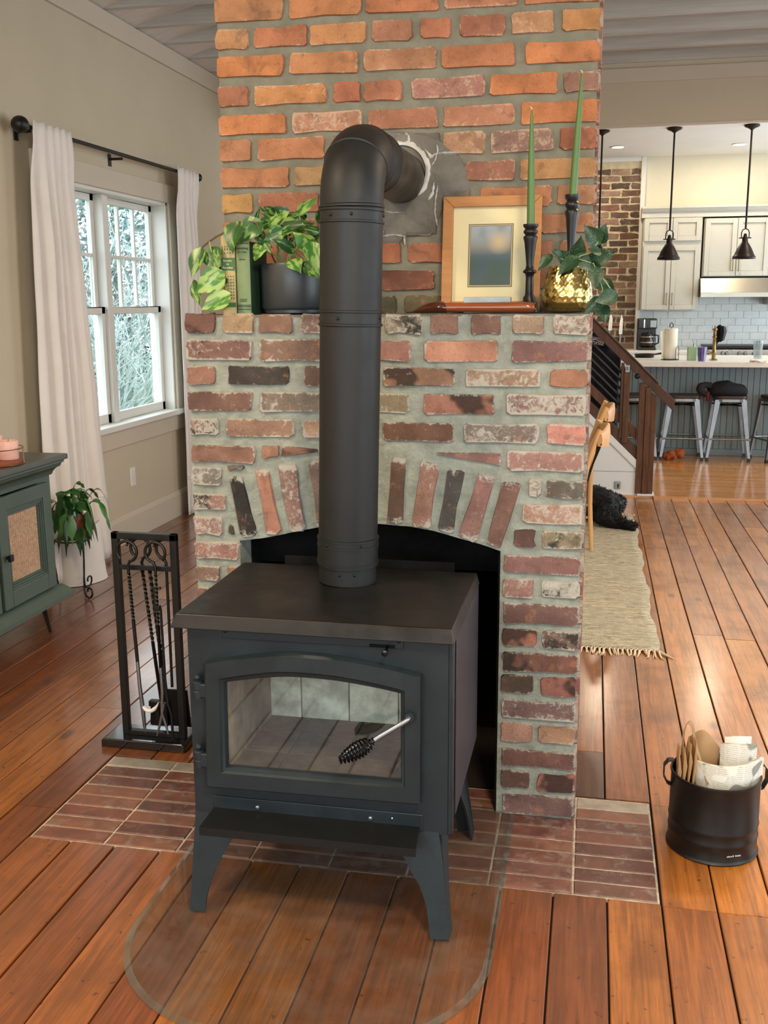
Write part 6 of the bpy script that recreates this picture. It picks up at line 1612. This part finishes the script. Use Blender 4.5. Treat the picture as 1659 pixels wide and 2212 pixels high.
# ---- dark jacket hung inside the stair rail
jk = empty('jacket', (1.1, YS+.14, 1.0), label='navy blue jacket with a white and lavender patch hanging behind the stair bars', cat='jacket')
m = MB(); nj = 26; vs = []
for j in range(nj+1):
    for i in range(nj+1):
        x = .72+.60*i/nj; zt_ = min(hz(x)-.06, 1.30); zb = .62+slope*.35*(x-1.0); t_ = j/nj
        vs.append((x, YS+.19+.03*nz(x*9, t_*4, 2)+.012*math.sin(x*60+t_*4), zt_+(zb-zt_)*t_))
k = nj+1; m.add(vs, [(j*k+i, j*k+i+1, (j+1)*k+i+1, (j+1)*k+i) for j in range(nj) for i in range(nj)])
o = m.build('cloth', MATS['navy_cloth'], jk, smooth=True, angle=80); s_ = o.modifiers.new('thick', 'SOLIDIFY'); s_.thickness = .02; s_.offset = 1
pl = PY(1296, 737, YS+.085)
bx('patch', pl.x-.16, pl.x+.034, YS+.078, YS+.09, pl.z-.036, pl.z+.036, M('patch_ink', '#0d0e18', .7), jk, .004)
for q in range(4):
    a = MB().tube([(pl.x-.15+.18*t_/10, YS+.077, pl.z+.032-.0075*q-.030*max(0, (t_-6)/4)**2+.004*math.sin(t_*1.7+q)) for t_ in range(11)], .0030, 5); a.build('stripe', MATS['lavender'] if q % 2 == 0 else MATS['off_white'], jk)
lettering('wordmark', 'patagonia', .050, (pl.x+.028, YS+.076, pl.z-.016), (RP, .12, 0), MATS['off_white'], jk, .0006, 'RIGHT')
# ================================================================== KITCHEN
KF = .012
# ---- brick chimney on the back wall
kb = empty('kitchen_brick_chimney', (1.2, YK-.02, .9), label='tall panel of brown antique brick in the kitchen wall', cat='chimney')
bx('mortar_bed', .35, 1.575, YK-.022, YK, 0.0, 2.955, MATS['mortar_tan'], kb)
KB = ['#6e5444', '#7d6350', '#8a5c46', '#5c4a40', '#9c7a60', '#a5836a', '#b08c6c', '#74503c']
z = .905; i = 0
while z < 2.89:
    x = 1.575; ln = .10 if i % 2 else .205
    while x > .40:
        xa = max(x-ln, .36)
        warm = rb.choice(KB)
        brick([(xa, z), (x, z), (x, z+.060), (xa, z+.060)], 'y', YK-.024, warm, rb.uniform(.2, .6), kb, .008, 'brick_far', .003, .008); x = xa-.014; ln = .205
    z += .0765; i += 1
# ---- knives on a rack
for i, (u, vt, vb, L_, lab) in enumerate(((1320, 679, 730, 1, 'broad kitchen knife blade on the brick rack'), (1343, 678, 742, 1, 'slim pointed kitchen knife beside the broad blade'))):
    a, b = PY(u, vt, YK-.06), PY(u-5, vb, YK-.06); o = empty('kitchen_knife', b, label=lab, cat='knife')
    w_ = .020 if i == 0 else .016; ln = (a.z-b.z); zc = b.z+ln*.32
    m = MB(); m.prism([(b.x+.004, zc), (b.x-.012, zc), (b.x-.010+.3*(a.x-b.x), zc+ln*.4), (a.x-(.010 if i == 0 else 0), a.z-(.01 if i == 0 else 0)), (a.x+.004, a.z-(0 if i == 0 else .02)), (a.x+w_, a.z-ln*.18), (b.x+w_+.012, zc)], 'y', YK-.061, YK-.059); m.build('blade', MATS['knife_steel'], o)
    bx('handle', b.x-.004, b.x+.016, YK-.068, YK-.052, b.z, zc, MATS['steel_worn'], o, .003)
kr = PY(1328, 701, YK-.04); o = bx('knife_rack', kr.x-.14, kr.x+.10, YK-.056, YK-.030, kr.z-.018, kr.z+.018, MATS['red_wood'], None, .003); tag(o, 'reddish wooden knife rack on the kitchen brick', 'rack')
# ---- upper cabinets
CF = 9.09
def shaker(name, x0, x1, z0, z1, parent, handle=None, Y=CF):
    d = MB(); f = .050
    for a in ((x0, x0+f, z0, z1), (x1-f, x1, z0, z1), (x0+f, x1-f, z0, z0+f), (x0+f, x1-f, z1-f, z1)): d.box(a[0], a[1], Y-.020, Y, a[2], a[3])
    d.box(x0+f, x1-f, Y-.008, Y, z0+f, z1-f)
    o = d.build(name, MATS['cab_paint'], parent, bevel=.0025, seg=1)
    if handle is not None:
        hx_, hz_ = handle
        MB().tube([(hx_, Y-.020, hz_-.06), (hx_, Y-.045, hz_-.055), (hx_, Y-.047, hz_), (hx_, Y-.045, hz_+.055), (hx_, Y-.020, hz_+.06)], .006, 8).build('handle', MATS['brass'], o, smooth=True)
    return o
def ucab(label, px, rows_, nd, zc=None):
    x0, x1, z0, z1 = yrect(*px, CF); c = empty('upper_cabinet', ((x0+x1)/2, CF+.15, z0), label=label, cat='cabinet')
    bx('carcass', x0, x1, CF, YK-.03, z0, z1, MATS['cab_paint'], c, .003)
    for (a, b, hnd) in rows_:
        za, zb = z0+(z1-z0)*a, z0+(z1-z0)*b; w_ = (x1-x0-.02)/nd
        for k in range(nd):
            xa = x0+.01+w_*k; xb = xa+w_
            h = None
            if hnd: h = ((xb-.03) if k % 2 == 0 else (xa+.03), za+(.12 if zb-za > .4 else .04))
            shaker('door', xa+.003, xb-.003, za+.006, zb-.006, c, h)
    return c, (x0, x1, z0, z1)
c1_, R1_ = ucab('greige upper cabinet with four shaker doors next to the brick', (1386, 470, 1513, 670), [(0, .70, True), (.745, 1.0, False)], 2)
c2_, R2_ = ucab('greige upper cabinet above the steel range hood', (1519, 470, 1664, 597), [(0, 1, True)], 2)
x2 = R2_[1]
c3_ = empty('upper_cabinet', (x2+.4, CF+.15, R2_[2]), label='greige upper cabinet past the range hood', cat='cabinet')
bx('carcass', x2+.01, x2+.72, CF, YK-.03, R2_[2]-.3, R2_[3], MATS['cab_paint'], c3_, .003)
for k in range(2): shaker('door', x2+.02+.35*k, x2+.36+.35*k, R2_[2]-.29, R2_[3]-.01, c3_)
cw_ = MB(); zc = R1_[3]; cw_.prism([(CF-.005, zc), (CF-.02, zc), (CF-.02, zc+.055), (CF-.035, zc+.06), (CF-.06, zc+.095), (CF-.06, zc+.115), (YK-.002, zc+.115), (YK-.002, zc)], 'x', R1_[0]-.02, x2+.75)
tag(cw_.build('cabinet_cornice', MATS['cab_paint']), 'stepped greige cornice along the top of the kitchen cabinets', 'cornice')
# ---- range hood
hx0, hx1, hz0, hz1 = yrect(1512, 600, 1664, 642, 8.95)
hd = empty('range_hood', ((hx0+hx1)/2, 9.1, hz0), label='stainless steel range hood under the cabinets', cat='hood')
MB().prism([(8.95, hz0+.05), (9.06, hz1), (YK-.002, hz1), (YK-.002, hz0+.05)], 'x', hx0+.01, hx1+.1).build('canopy', MATS['hood_steel'], hd, bevel=.003)
bx('front_lip', hx0+.01, hx1+.1, 8.94, YK-.002, hz0, hz0+.05, MATS['stainless'], hd, .003)
# ---- back counter, base cabinets, cooktop
bcb = empty('base_cabinet', (2.4, 9.1, 0), label='greige base cabinets along the kitchen wall', cat='cabinet')
bx('carcass', 1.3, 4.0, 8.82, YK-.03, KF+.09, .872, MATS['cab_paint'], bcb)
bx('toe_kick', 1.3, 4.0, 8.88, YK-.03, KF, KF+.09, MATS['black_satin'], bcb)
for k in range(5): shaker('door', 1.32+.45*k, 1.76+.45*k, .14, .86, bcb, Y=8.82)
o = bx('worktop', 1.28, 4.02, 8.77, YK-.03, .872, .910, MATS['quartz'], None, .004); tag(o, 'pale stone worktop on the far kitchen counter', 'worktop')
ck = empty('cooktop', (2.75, 9.0, .911), label='black gas cooktop with steel knobs below the hood', cat='cooktop')
bx('tray', 2.32, 3.4, 8.72, 9.30, .9105, .930, MATS['stainless'], ck, .004); bx('grate', 2.30, 3.4, 8.80, 9.28, .942, .968, MATS['black_iron'], ck, .004); bx('control_panel', 2.33, 3.4, 8.705, 8.725, .855, .93, MATS['stainless'], ck, .004)
for u in (1562, 1571, 1598, 1611, 1630):
    p = PY(u, 750, 8.70); MB().tube([(p.x, 8.705, .895), (p.x, 8.685, .895), (p.x, 8.67, .895)], [.022, .022, .015], 14).build('knob', MATS['chrome'], ck, smooth=True)
# ---- coffee maker
cx0, cx1, cz0, cz1 = yrect(1377, 688, 1418, 752, 9.05)
cf = empty('coffee_maker', ((cx0+cx1)/2, 9.1, .911), label='black coffee maker with glass carafe on the far counter', cat='coffee maker')
bpm = MATS['black_plastic']; cz0 = .911
bx('back_tower', cx0, cx1, 9.12, 9.26, cz0, cz1, bpm, cf, .008); bx('head', cx0, cx1, 8.98, 9.26, cz1-.11, cz1, bpm, cf, .01); bx('base', cx0, cx1, 8.98, 9.26, cz0, cz0+.03, bpm, cf, .006)
bx('trim_strip', cx0+.06, cx0+.075, 8.976, 8.982, cz1-.10, cz1-.01, MATS['chrome'], cf); bx('control_panel', cx0+.13, cx1-.01, 8.976, 8.982, cz1-.095, cz1-.02, MATS['plate_grey'], cf, .004)
cc_ = ((cx0+cx1)/2+.01, 9.05, cz0+.03)
MB().lathe([(.055, .002), (.075, .02), (.080, .07), (.062, .125), (.058, .14)], cc_, 24).build('carafe', MATS['carafe'], cf, smooth=True)
MB().lathe([(.060, .138), (.064, .145), (.060, .155), (.02, .16)], cc_, 24).build('carafe_lid', bpm, cf, smooth=True)
for z_ in (.05, .11): MB().lathe([(.0815, z_), (.083, z_+.004), (.0815, z_+.008)], cc_, 24, cap=False).build('carafe_band', MATS['chrome'], cf, smooth=True)
MB().tube([(cc_[0]+.06, cc_[1]-.04, cz0+.165), (cc_[0]+.11, cc_[1]-.06, cz0+.16), (cc_[0]+.115, cc_[1]-.06, cz0+.08), (cc_[0]+.075, cc_[1]-.04, cz0+.06)], .009, 8).build('carafe_handle', bpm, cf, smooth=True)
# ---- island
isl = empty('kitchen_island', (2.4, 7.5, KF), label='blue grey beadboard kitchen island', cat='island')
bx('carcass', 1.22, 3.7, 7.215, 8.0, KF, .86, MATS['island_paint'], isl)
bx('baseboard', 1.22, 3.7, 7.195, 7.215, KF, .075, MATS['island_paint'], isl, .004)
x = 1.22; bmesh_ = None
while x < 3.68:
    if bmesh_ is None:
        b0 = MB().prism([(-.026, .012), (-.0265, .004), (-.023, 0), (.023, 0), (.0265, .004), (.0265, .012)], 'z', -.39, .39).build('board', MATS['island_paint'], isl, local=True); bmesh_ = b0.data; o = b0
    else: o = link('board', bmesh_, None, isl)
    o.location = Vector((x+.0275, 7.202, .468))-org(isl); x += .0545
o = bx('island_worktop', 1.20, 3.75, 6.84, 8.05, .860, .908, MATS['quartz'], None, .005); tag(o, 'thick white stone worktop of the kitchen island', 'worktop')
# ---- stools
def stool(cx_, label, rz=0):
    t_ = empty('bar_stool', (cx_, 7.005, KF), rz, label=label, cat='stool', group='metal bar stools at the island')
    sw_ = MATS['steel_worn']; S, Bt, zt = .135, .195, .555
    m = MB(); r_ = .15; pts = []
    for k in range(24):
        a = 2*math.pi*k/24; c, s = math.cos(a), math.sin(a); pts.append((r_*abs(c)**.5*(1 if c > 0 else -1), r_*abs(s)**.5*(1 if s > 0 else -1)))
    m.prism(pts, 'z', .563, .590); m.build('seat', M('stool_seat', '#3a2a22', .5, var=.2) if 'stool_seat' not in MATS else MATS['stool_seat'], t_, bevel=.006, local=True)
    m = MB(); n = 24; a_ = [(p[0]*.97, p[1]*.97) for p in pts]; m.prism(a_, 'z', .535, .563); m.build('skirt', sw_, t_, bevel=.003, local=True)
    for sx_ in (-1, 1):
        for sy_ in (-1, 1):
            m = MB(); top = Vector((S*sx_, S*sy_, zt)); bot = Vector((Bt*sx_, Bt*.82*sy_, .018)); wt_, wb_ = .046, .022; th = .004
            vs = []
            for c, w_ in ((bot, wb_), (top, wt_)):
                for dx, dy in ((0, 0), (-w_*sx_, 0), (-w_*sx_, th*-sy_), (-th*sx_, -th*sy_), (-th*sx_, -w_*sy_), (0, -w_*sy_)): vs.append((c.x+dx, c.y+dy, c.z))
            m.add(vs, [(k, (k+1) % 6, (k+1) % 6+6, k+6) for k in range(6)]+[(5, 4, 3, 2, 1, 0), (6, 7, 8, 9, 10, 11)]); lg = m.build('leg', sw_, t_, local=True)
            MB().box(bot.x-(.026 if sx_ > 0 else -.0), bot.x+(.026 if sx_ < 0 else 0), bot.y-(.026 if sy_ > 0 else 0), bot.y+(.026 if sy_ < 0 else 0), 0, .03).build('foot_cap', MATS['black_satin'], lg, bevel=.002, local=True).location += -Vector(lg.location)
    zb = .20; q = .178; qy = .155
    for a, b in (((-q, -qy), (q, -qy)), ((-q, qy), (q, qy)), ((-q, -qy), (-q, qy)), ((q, -qy), (q, qy))): MB().tube([(a[0], a[1], zb), (b[0], b[1], zb)], .0085, 8).build('stretcher', sw_, t_, smooth=True, local=True)
    for a, b in (((-.14, -.13), (.14, .13)), ((-.14, .13), (.14, -.13))): MB().tube([(a[0], a[1], .50), (b[0], b[1], .50)], .007, 6).build('cross_brace', MATS['black_iron'], t_, smooth=True, local=True)
    return t_
stool(1.535, 'metal bar stool half hidden by the stair newel'); stool(1.945, 'metal bar stool between the newel and the bag stool'); stool(2.352, 'metal bar stool with the black bag on its seat'); stool(2.80, 'metal bar stool at the picture edge, turned slightly', .35)
# ---- black bag on a stool
bg_ = empty('black_bag', (2.3, 7.0, .603), label='black nylon bag slumped on the bar stool', cat='bag')
m = MB(); nu, nv = 28, 16; vs = []
for j in range(nv+1):
    t_ = j/nv
    for i in range(nu):
        a = 2*math.pi*i/nu; rx = .205*(1-.25*t_)*(1 if math.cos(a) > 0 else 1.0); ry = .12*(1-.2*t_)
        f = math.sin(math.pi*min(1, .15+t_*.85))**.35 if t_ < 1 else 0.02
        z = .135*t_*(1-.30*max(0, math.cos(a))*t_*.8)
        x = 2.335+rx*f*math.cos(a); y = 6.99+ry*f*math.sin(a)
        vs.append((x+.022*nz(x*12, y*12, z*14), y+.012*nz(y*13, z*13, x), .603+max(0, z+.016*nz(x*14, y*14, z*9))))
m.add(vs, [(j*nu+i, j*nu+(i+1) % nu, (j+1)*nu+(i+1) % nu, (j+1)*nu+i) for j in range(nv) for i in range(nu)]+[tuple(range(nu-1, -1, -1)), tuple(nv*nu+i for i in range(nu))])
m.build('body', MATS['dark_cloth'], bg_, smooth=True, angle=70)
MB().tube(bez((2.18, 6.93, .69), (2.06, 6.90, .72), (2.04, 6.90, .63), (2.16, 6.90, .61), 12), [.028]*4+[.034]*5+[.03]*4, 8).build('strap', MATS['dark_cloth'], bg_, smooth=True)
sheet('tag_strip', [[Vector((2.135+.012*i, 6.855-.004*i, .64-.04*j)) for i in range(3)] for j in range(3)], MATS['red_cloth'], thick=.006, parent=bg_)
# ---- plush toy
tb = empty('plush_bear', (2.0, 6.84, KF), label='small brown plush bear lying under the bar stool', cat='toy')
p0 = PZ(1458, 992, KF+.002); tb.location = (p0.x, p0.y, KF)
MB().ball((p0.x-.035, p0.y, KF+.045), .048, 16, 10, .9).ball((p0.x-.085, p0.y, KF+.032), .034, 12, 8).build('body', MATS['plush'], tb, smooth=True)
MB().ball((p0.x+.04, p0.y, KF+.055), .045, 16, 10).build('head', MATS['plush'], tb, smooth=True)
for dx, dz in ((.012, .088), (.066, .086)): MB().ball((p0.x+dx, p0.y, KF+dz), .017, 14, 10).build('ear', MATS['plush'], tb, smooth=True)
MB().ball((p0.x+.05, p0.y-.035, KF+.04), .018, 10, 6).build('muzzle', MATS['plush'], tb, smooth=True)
for dx in (-.07, -.01): MB().tube([(p0.x+dx, p0.y-.02, KF+.035), (p0.x+dx+.01, p0.y-.06, KF+.02)], [.02, .016], 8).build('limb', MATS['plush'], tb, smooth=True)
# ---- island-top things
ZI = .9085
def at_i(u, v): return PZ(u, v, ZI)
p = at_i(1447, 777)
pt_h = empty('paper_towel_holder', (p.x, p.y, ZI), label='black wire paper towel holder on the island', cat='holder')
MB().lathe([(.001, 0), (.082, 0), (.082, .006), (.001, .008)], p, 32).build('base', MATS['black_iron'], pt_h, smooth=True, angle=40)
MB().tube([p+Vector((0, 0, .005)), p+Vector((0, 0, .30))], .004, 8).build('rod', MATS['black_iron'], pt_h)
MB().tube([p+Vector((-.014, 0, .295)), p+Vector((-.014, 0, .325)), p+Vector((0, 0, .34)), p+Vector((.014, 0, .325)), p+Vector((.014, 0, .295))], .004, 8).build('loop', MATS['black_iron'], pt_h, smooth=True)
MB().tube([p+Vector((.045, -.065, .006)), p+Vector((.045, -.065, .115)), p+Vector((.058, -.065, .125)), p+Vector((.07, -.065, .115)), p+Vector((.07, -.065, .006))], .003, 6).build('tear_arm', MATS['black_iron'], pt_h, smooth=True)
ro = empty('paper_towel_roll', (p.x, p.y, ZI+.009), label='white paper towel roll with a loose hanging sheet', cat='paper towel')
MB().lathe([(.018, .009), (.058, .009), (.060, .012), (.060, .283), (.058, .286), (.018, .286)], p, 36).build('roll', MATS['paper_towel'], ro, smooth=True, angle=40)
sheet('loose_sheet', [[p+Vector((-.055-.05*math.sin(i/5*1.3)*(1-.55*j/5), -.02-.03*i/5, .272-.245*j/5-.012*i/5)) for i in range(6)] for j in range(6)], MATS['paper_towel'], thick=.002, parent=ro)
p = at_i(1494, 778)
sd_ = empty('soap_dispenser', (p.x, p.y, ZI), label='square sage green soap dispenser on the island', cat='dispenser')
bx('bottle', p.x-.042, p.x+.042, p.y-.04, p.y+.04, ZI, ZI+.125, MATS['sage'], sd_, .008)
MB().tube([p+Vector((.012, 0, .125)), p+Vector((.012, 0, .15))], [.012, .008], 10).build('collar', MATS['chrome'], sd_); MB().tube([p+Vector((.012, 0, .15)), p+Vector((.014, 0, .172)), p+Vector((.0, -.02, .176))], .0055, 8).build('pump', MATS['chrome'], sd_, smooth=True)
p = at_i(1515, 781)
tum = empty('tumbler', (p.x, p.y, ZI), label='purple double-walled tumbler beside the soap dispenser', cat='cup')
MB().lathe([(.030, .006), (.035, .05), (.040, .125), (.037, .125), (.033, .05), (.001, .012)], p, 28, cap=False).build('liner', MATS['purple'], tum, smooth=True)
MB().lathe([(.028, .0), (.034, .004), (.040, .05), (.045, .13), (.042, .132)], p, 28, cap=False).build('outer_wall', MATS['cup_glass'], tum, smooth=True)
p = at_i(1541, 778)
fa = empty('faucet', (p.x, p.y, ZI), label='tall brass island faucet', cat='faucet')
br_ = MATS['brass']
MB().lathe([(.034, 0), (.036, .006), (.028, .012), (.018, .016), (.017, .06), (.021, .065), (.021, .075), (.016, .08), (.015, .20), (.020, .205), (.020, .215), (.014, .22), (.014, .265), (.022, .27), (.023, .285), (.010, .29), (.006, .30), (.004, .315)], p, 24).build('column', br_, fa, smooth=True, angle=50)
MB().tube([p+Vector((0, 0, .07)), p+Vector((-.05, -.01, .07)), p+Vector((-.062, -.012, .07))], [.012, .010, .016], 10).build('valve', br_, fa, smooth=True)
MB().tube(bez(p+Vector((0, 0, .24)), p+Vector((.02, .10, .33)), p+Vector((.03, .20, .30)), p+Vector((.03, .22, .20)), 10), .009, 10).build('spout', br_, fa, smooth=True)
rows_ = [[p+Vector((.02+.085*i/6*(1-.25*abs(j-2)/4)+.01*nz(i, j, 3), .03+.03*math.sin(i*1.3), .30+.02*math.sin(i*.9)-.035*j*(1-.35*i/6)+(.018 if i > 3 else 0))) for i in range(7)] for j in range(6)]
sheet('dish_cloth', rows_, MATS['dark_cloth'], 'black dish cloth draped over the brass faucet', 'cloth', .012)
p = at_i(1636, 774)
cg = empty('pint_glass', (p.x, p.y, ZI), label='clear pint glass at the far end of the island', cat='glass')
MB().lathe([(.001, .0), (.034, .0), (.036, .004), (.046, .165), (.043, .165), (.033, .012), (.001, .010)], p, 28, cap=False).build('tumbler_glass', MATS['cup_glass'], cg, smooth=True)
p = at_i(1638, 782)
rows_ = [[p+Vector((-.07+.024*i, -.03+.012*j, .004+.03*abs(nz(i*.9, j*.8, 1))+.012*math.sin(i*1.1+j))) for i in range(7)] for j in range(6)]
sheet('crumpled_napkin', rows_, MATS['white_paper'], 'crumpled white paper napkin before the pint glass', 'napkin', .003)
p = PZ(1652, 752, .912); m = MB(); m.lathe([(.001, 0), (.07, 0), (.085, .04), (.08, .12), (.05, .17), (.001, .185)], (p.x+.05, p.y, .912), 20, cap=False)
# skillet at the stair end of the island
p = at_i(1392, 772)
sk_ = empty('skillet', (p.x, p.y, ZI), label='black skillet with long handle on the island by the rail', cat='pan')
MB().lathe([(.001, .001), (.085, .001), (.10, .035), (.097, .035), (.083, .006), (.001, .006)], p, 32, cap=False).build('pan', MATS['black_iron'], sk_, smooth=True, angle=50)
MB().tube([p+Vector((.095, -.01, .03)), p+Vector((.16, -.02, .042)), p+Vector((.24, -.03, .03))], [.007, .009, .007], 8).build('handle', MATS['black_iron'], sk_, smooth=True)
# ---- pendants and recessed lights
def pendant(x, label, y=7.45):
    t_ = empty('pendant_lamp', (x, y, 3.0), label=label, cat='lamp', group='bronze pendant lamps over the island')
    lb2 = MATS['lamp_bronze']; zb = 1.822
    MB().lathe([(.001, -.002), (.066, -.002), (.070, -.010), (.060, -.020), (.03, -.032), (.012, -.045), (.008, -.05)], (0, 0, 0), 28, cap=False).build('canopy', lb2, t_, smooth=True, local=True)
    MB().tube([(0, 0, -.04), (0, 0, zb+.27-3.0)], .009, 8).build('stem', lb2, t_, smooth=True, local=True)
    z = zb-3.0
    MB().lathe([(.0, .23), (.012, .225), (.018, .20), (.024, .19), (.027, .150), (.033, .143), (.050, .118), (.070, .082), (.086, .045), (.094, .028), (.102, .022), (.104, .0), (.098, .0), (.092, .024), (.080, .05), (.06, .09), (.03, .135), (.001, .155)], (0, 0, z), 36, cap=False).build('shade', lb2, t_, smooth=True, angle=50, local=True)
    MB().tube([(-.034, 0, z+.185), (-.034, 0, z+.235), (-.024, 0, z+.26), (0, 0, z+.27), (.024, 0, z+.26), (.034, 0, z+.235), (.034, 0, z+.185)], .005, 8).build('yoke', lb2, t_, smooth=True, local=True)
    MB().tube([(-.055, 0, z+.187), (.055, 0, z+.187)], .005, 8).build('crossbar', lb2, t_, smooth=True, local=True)
    return t_
for u, lab in ((1458, 'bronze pendant lamp in front of the cabinet next to the brick'), (1625, 'bronze pendant lamp in front of the hood cabinet'), (1302, 'bronze pendant lamp mostly hidden by the chimney')):
    pendant(PY(u, 272, 7.45).x, lab)
for u, v, lab in ((1335, 317, 'round recessed ceiling light near the kitchen brick'), (1598, 311, 'round recessed ceiling light between the two pendants')):
    p = PZ(u, v, 3.0); r_ = empty('recessed_light', (p.x, p.y, 3.0), label=lab, cat='light')
    MB().lathe([(.078, -.001), (.082, -.006), (.060, -.008), (.058, -.001)], (p.x, p.y, 3.0), 32, cap=False).build('trim_ring', MATS['white_trim'], r_, smooth=True)
    MB().lathe([(.001, -.0055), (.059, -.0055)], (p.x, p.y, 3.0), 28, cap=False).build('lens', MATS['lamp_glow'], r_)
    area('recessed_light_lamp', (p.x, p.y, 2.988), (0, 0, 0), .12, .12, 9, (1, .82, .6), 'DISK')
for x in (2.9, 1.9, 2.3):
    pass
area('recessed_light_lamp', (3.1, 7.0, 2.988), (0, 0, 0), .12, .12, 9, (1, .82, .6), 'DISK')  # added kitchen lamp, out of view and without a fixture
# ================================================================== GARDEN SEEN THROUGH THE WINDOW
gl_ = bx('ground_lawn', -40, XL-.2, -10, 40, -.75, -.7, MATS['lawn']); tag(gl_, 'pale green lawn outside the window', 'lawn', kind='structure')
ro_ = random.Random(31)
def branchy(base, h, seed, mt, n0=9, spread=.9, r0=.02):
    r_ = random.Random(seed); m = MB()
    def grow(p, d, L_, r, lv):
        pts = [p]; q = Vector(p); dd = Vector(d)
        for i in range(4):
            dd = (dd+Vector((r_.uniform(-.35, .35), r_.uniform(-.35, .35), r_.uniform(-.12, .25)))).normalized(); q = q+dd*L_/4; pts.append(q.copy())
        m.tube(pts, [r*(1-.15*i) for i in range(5)], 5, cap=False)
        if lv > 0:
            for _ in range(r_.choice((2, 3, 3))): 
                k = r_.choice((2, 3, 4)); grow(pts[k], (dd+Vector((r_.uniform(-1, 1), r_.uniform(-1, 1), r_.uniform(-.5, .8)))).normalized(), L_*r_.uniform(.55, .8), r*.6, lv-1)
    for _ in range(n0):
        a = r_.uniform(0, 6.28); grow(Vector(base), Vector((spread*math.cos(a)*r_.random(), spread*math.sin(a)*r_.random(), 1)).normalized(), h*r_.uniform(.35, .55), r0, 3)
    return m
for i, (x, y, h, mt) in enumerate(((-3.9, 6.4, 2.6, 'bark_pale'), (-5.0, 9.2, 3.2, 'bark_pale'), (-6.9, 12.4, 4.4, 'bark'), (-4.2, 11.4, 3.2, 'bark_pale'))):
    t_ = empty('bare_shrub', (x, y, -.7), label=['bare twiggy shrub closest outside the window', 'bare twiggy shrub behind the window centre bar', 'tall bare grey shrub deep in the garden', 'bare twiggy shrub at the fireplace side of the window'][i], cat='shrub')
    branchy((x, y, -.7), h, i+40, mt, 15, 1.1, .026).build('branches', MATS[mt], t_, smooth=True)
def leafy(base, rx, rz, n, seed, label):
    t_ = empty('leafy_shrub', base, label=label, cat='shrub'); r_ = random.Random(seed); m = MB(); b = Vector(base)
    for _ in range(n):
        a, c = r_.uniform(0, 6.28), r_.uniform(-1, 1); s = math.sqrt(1-c*c); q = r_.random()**.25
        p = b+Vector((rx*s*math.cos(a)*q, rx*s*math.sin(a)*q, rz+rz*c*q)); d = Vector((r_.uniform(-1, 1), r_.uniform(-1, 1), r_.uniform(-.6, .6))).normalized(); e = d.cross(Vector((r_.uniform(-1, 1), r_.uniform(-1, 1), r_.uniform(-1, 1)))).normalized(); L_ = r_.uniform(.09, .18)
        m.add([p, p+d*L_*.5+e*L_*.25, p+d*L_, p+d*L_*.5-e*L_*.25], [(0, 1, 2, 3)])
    o = m.build('leaves', MATS['leaf_shrub'], t_); o['kind'] = 'stuff'
    MB().tube([b, b+Vector((.1, .05, rz*.9)), b+Vector((.0, .1, rz*1.6))], [.09, .06, .02], 8).build('trunk', MATS['bark'], t_, smooth=True)
for i, (x, y, rx, rz, n) in enumerate(((-8.4, 14.5, 2.3, 2.9, 9000), (-12.5, 16.5, 2.8, 3.6, 11000), (-5.2, 17.5, 2.4, 3.2, 9000), (-9.2, 9.6, 1.5, 1.6, 4500), (-5.9, 6.0, .8, .7, 1500), (-10.5, 21.0, 3.6, 4.2, 11000), (-16.0, 21.5, 3.6, 4.4, 11000))):
    leafy((x, y, -.7), rx, rz, n, 70+i, ['large grey green evergreen in the middle of the garden', 'tall evergreen at the far edge of the garden', 'large evergreen behind the bare shrubs', 'rounded evergreen bush in mid garden', 'low evergreen bush close to the window', 'very tall evergreen far behind the garden', 'very tall evergreen at the far corner of the garden'][i])
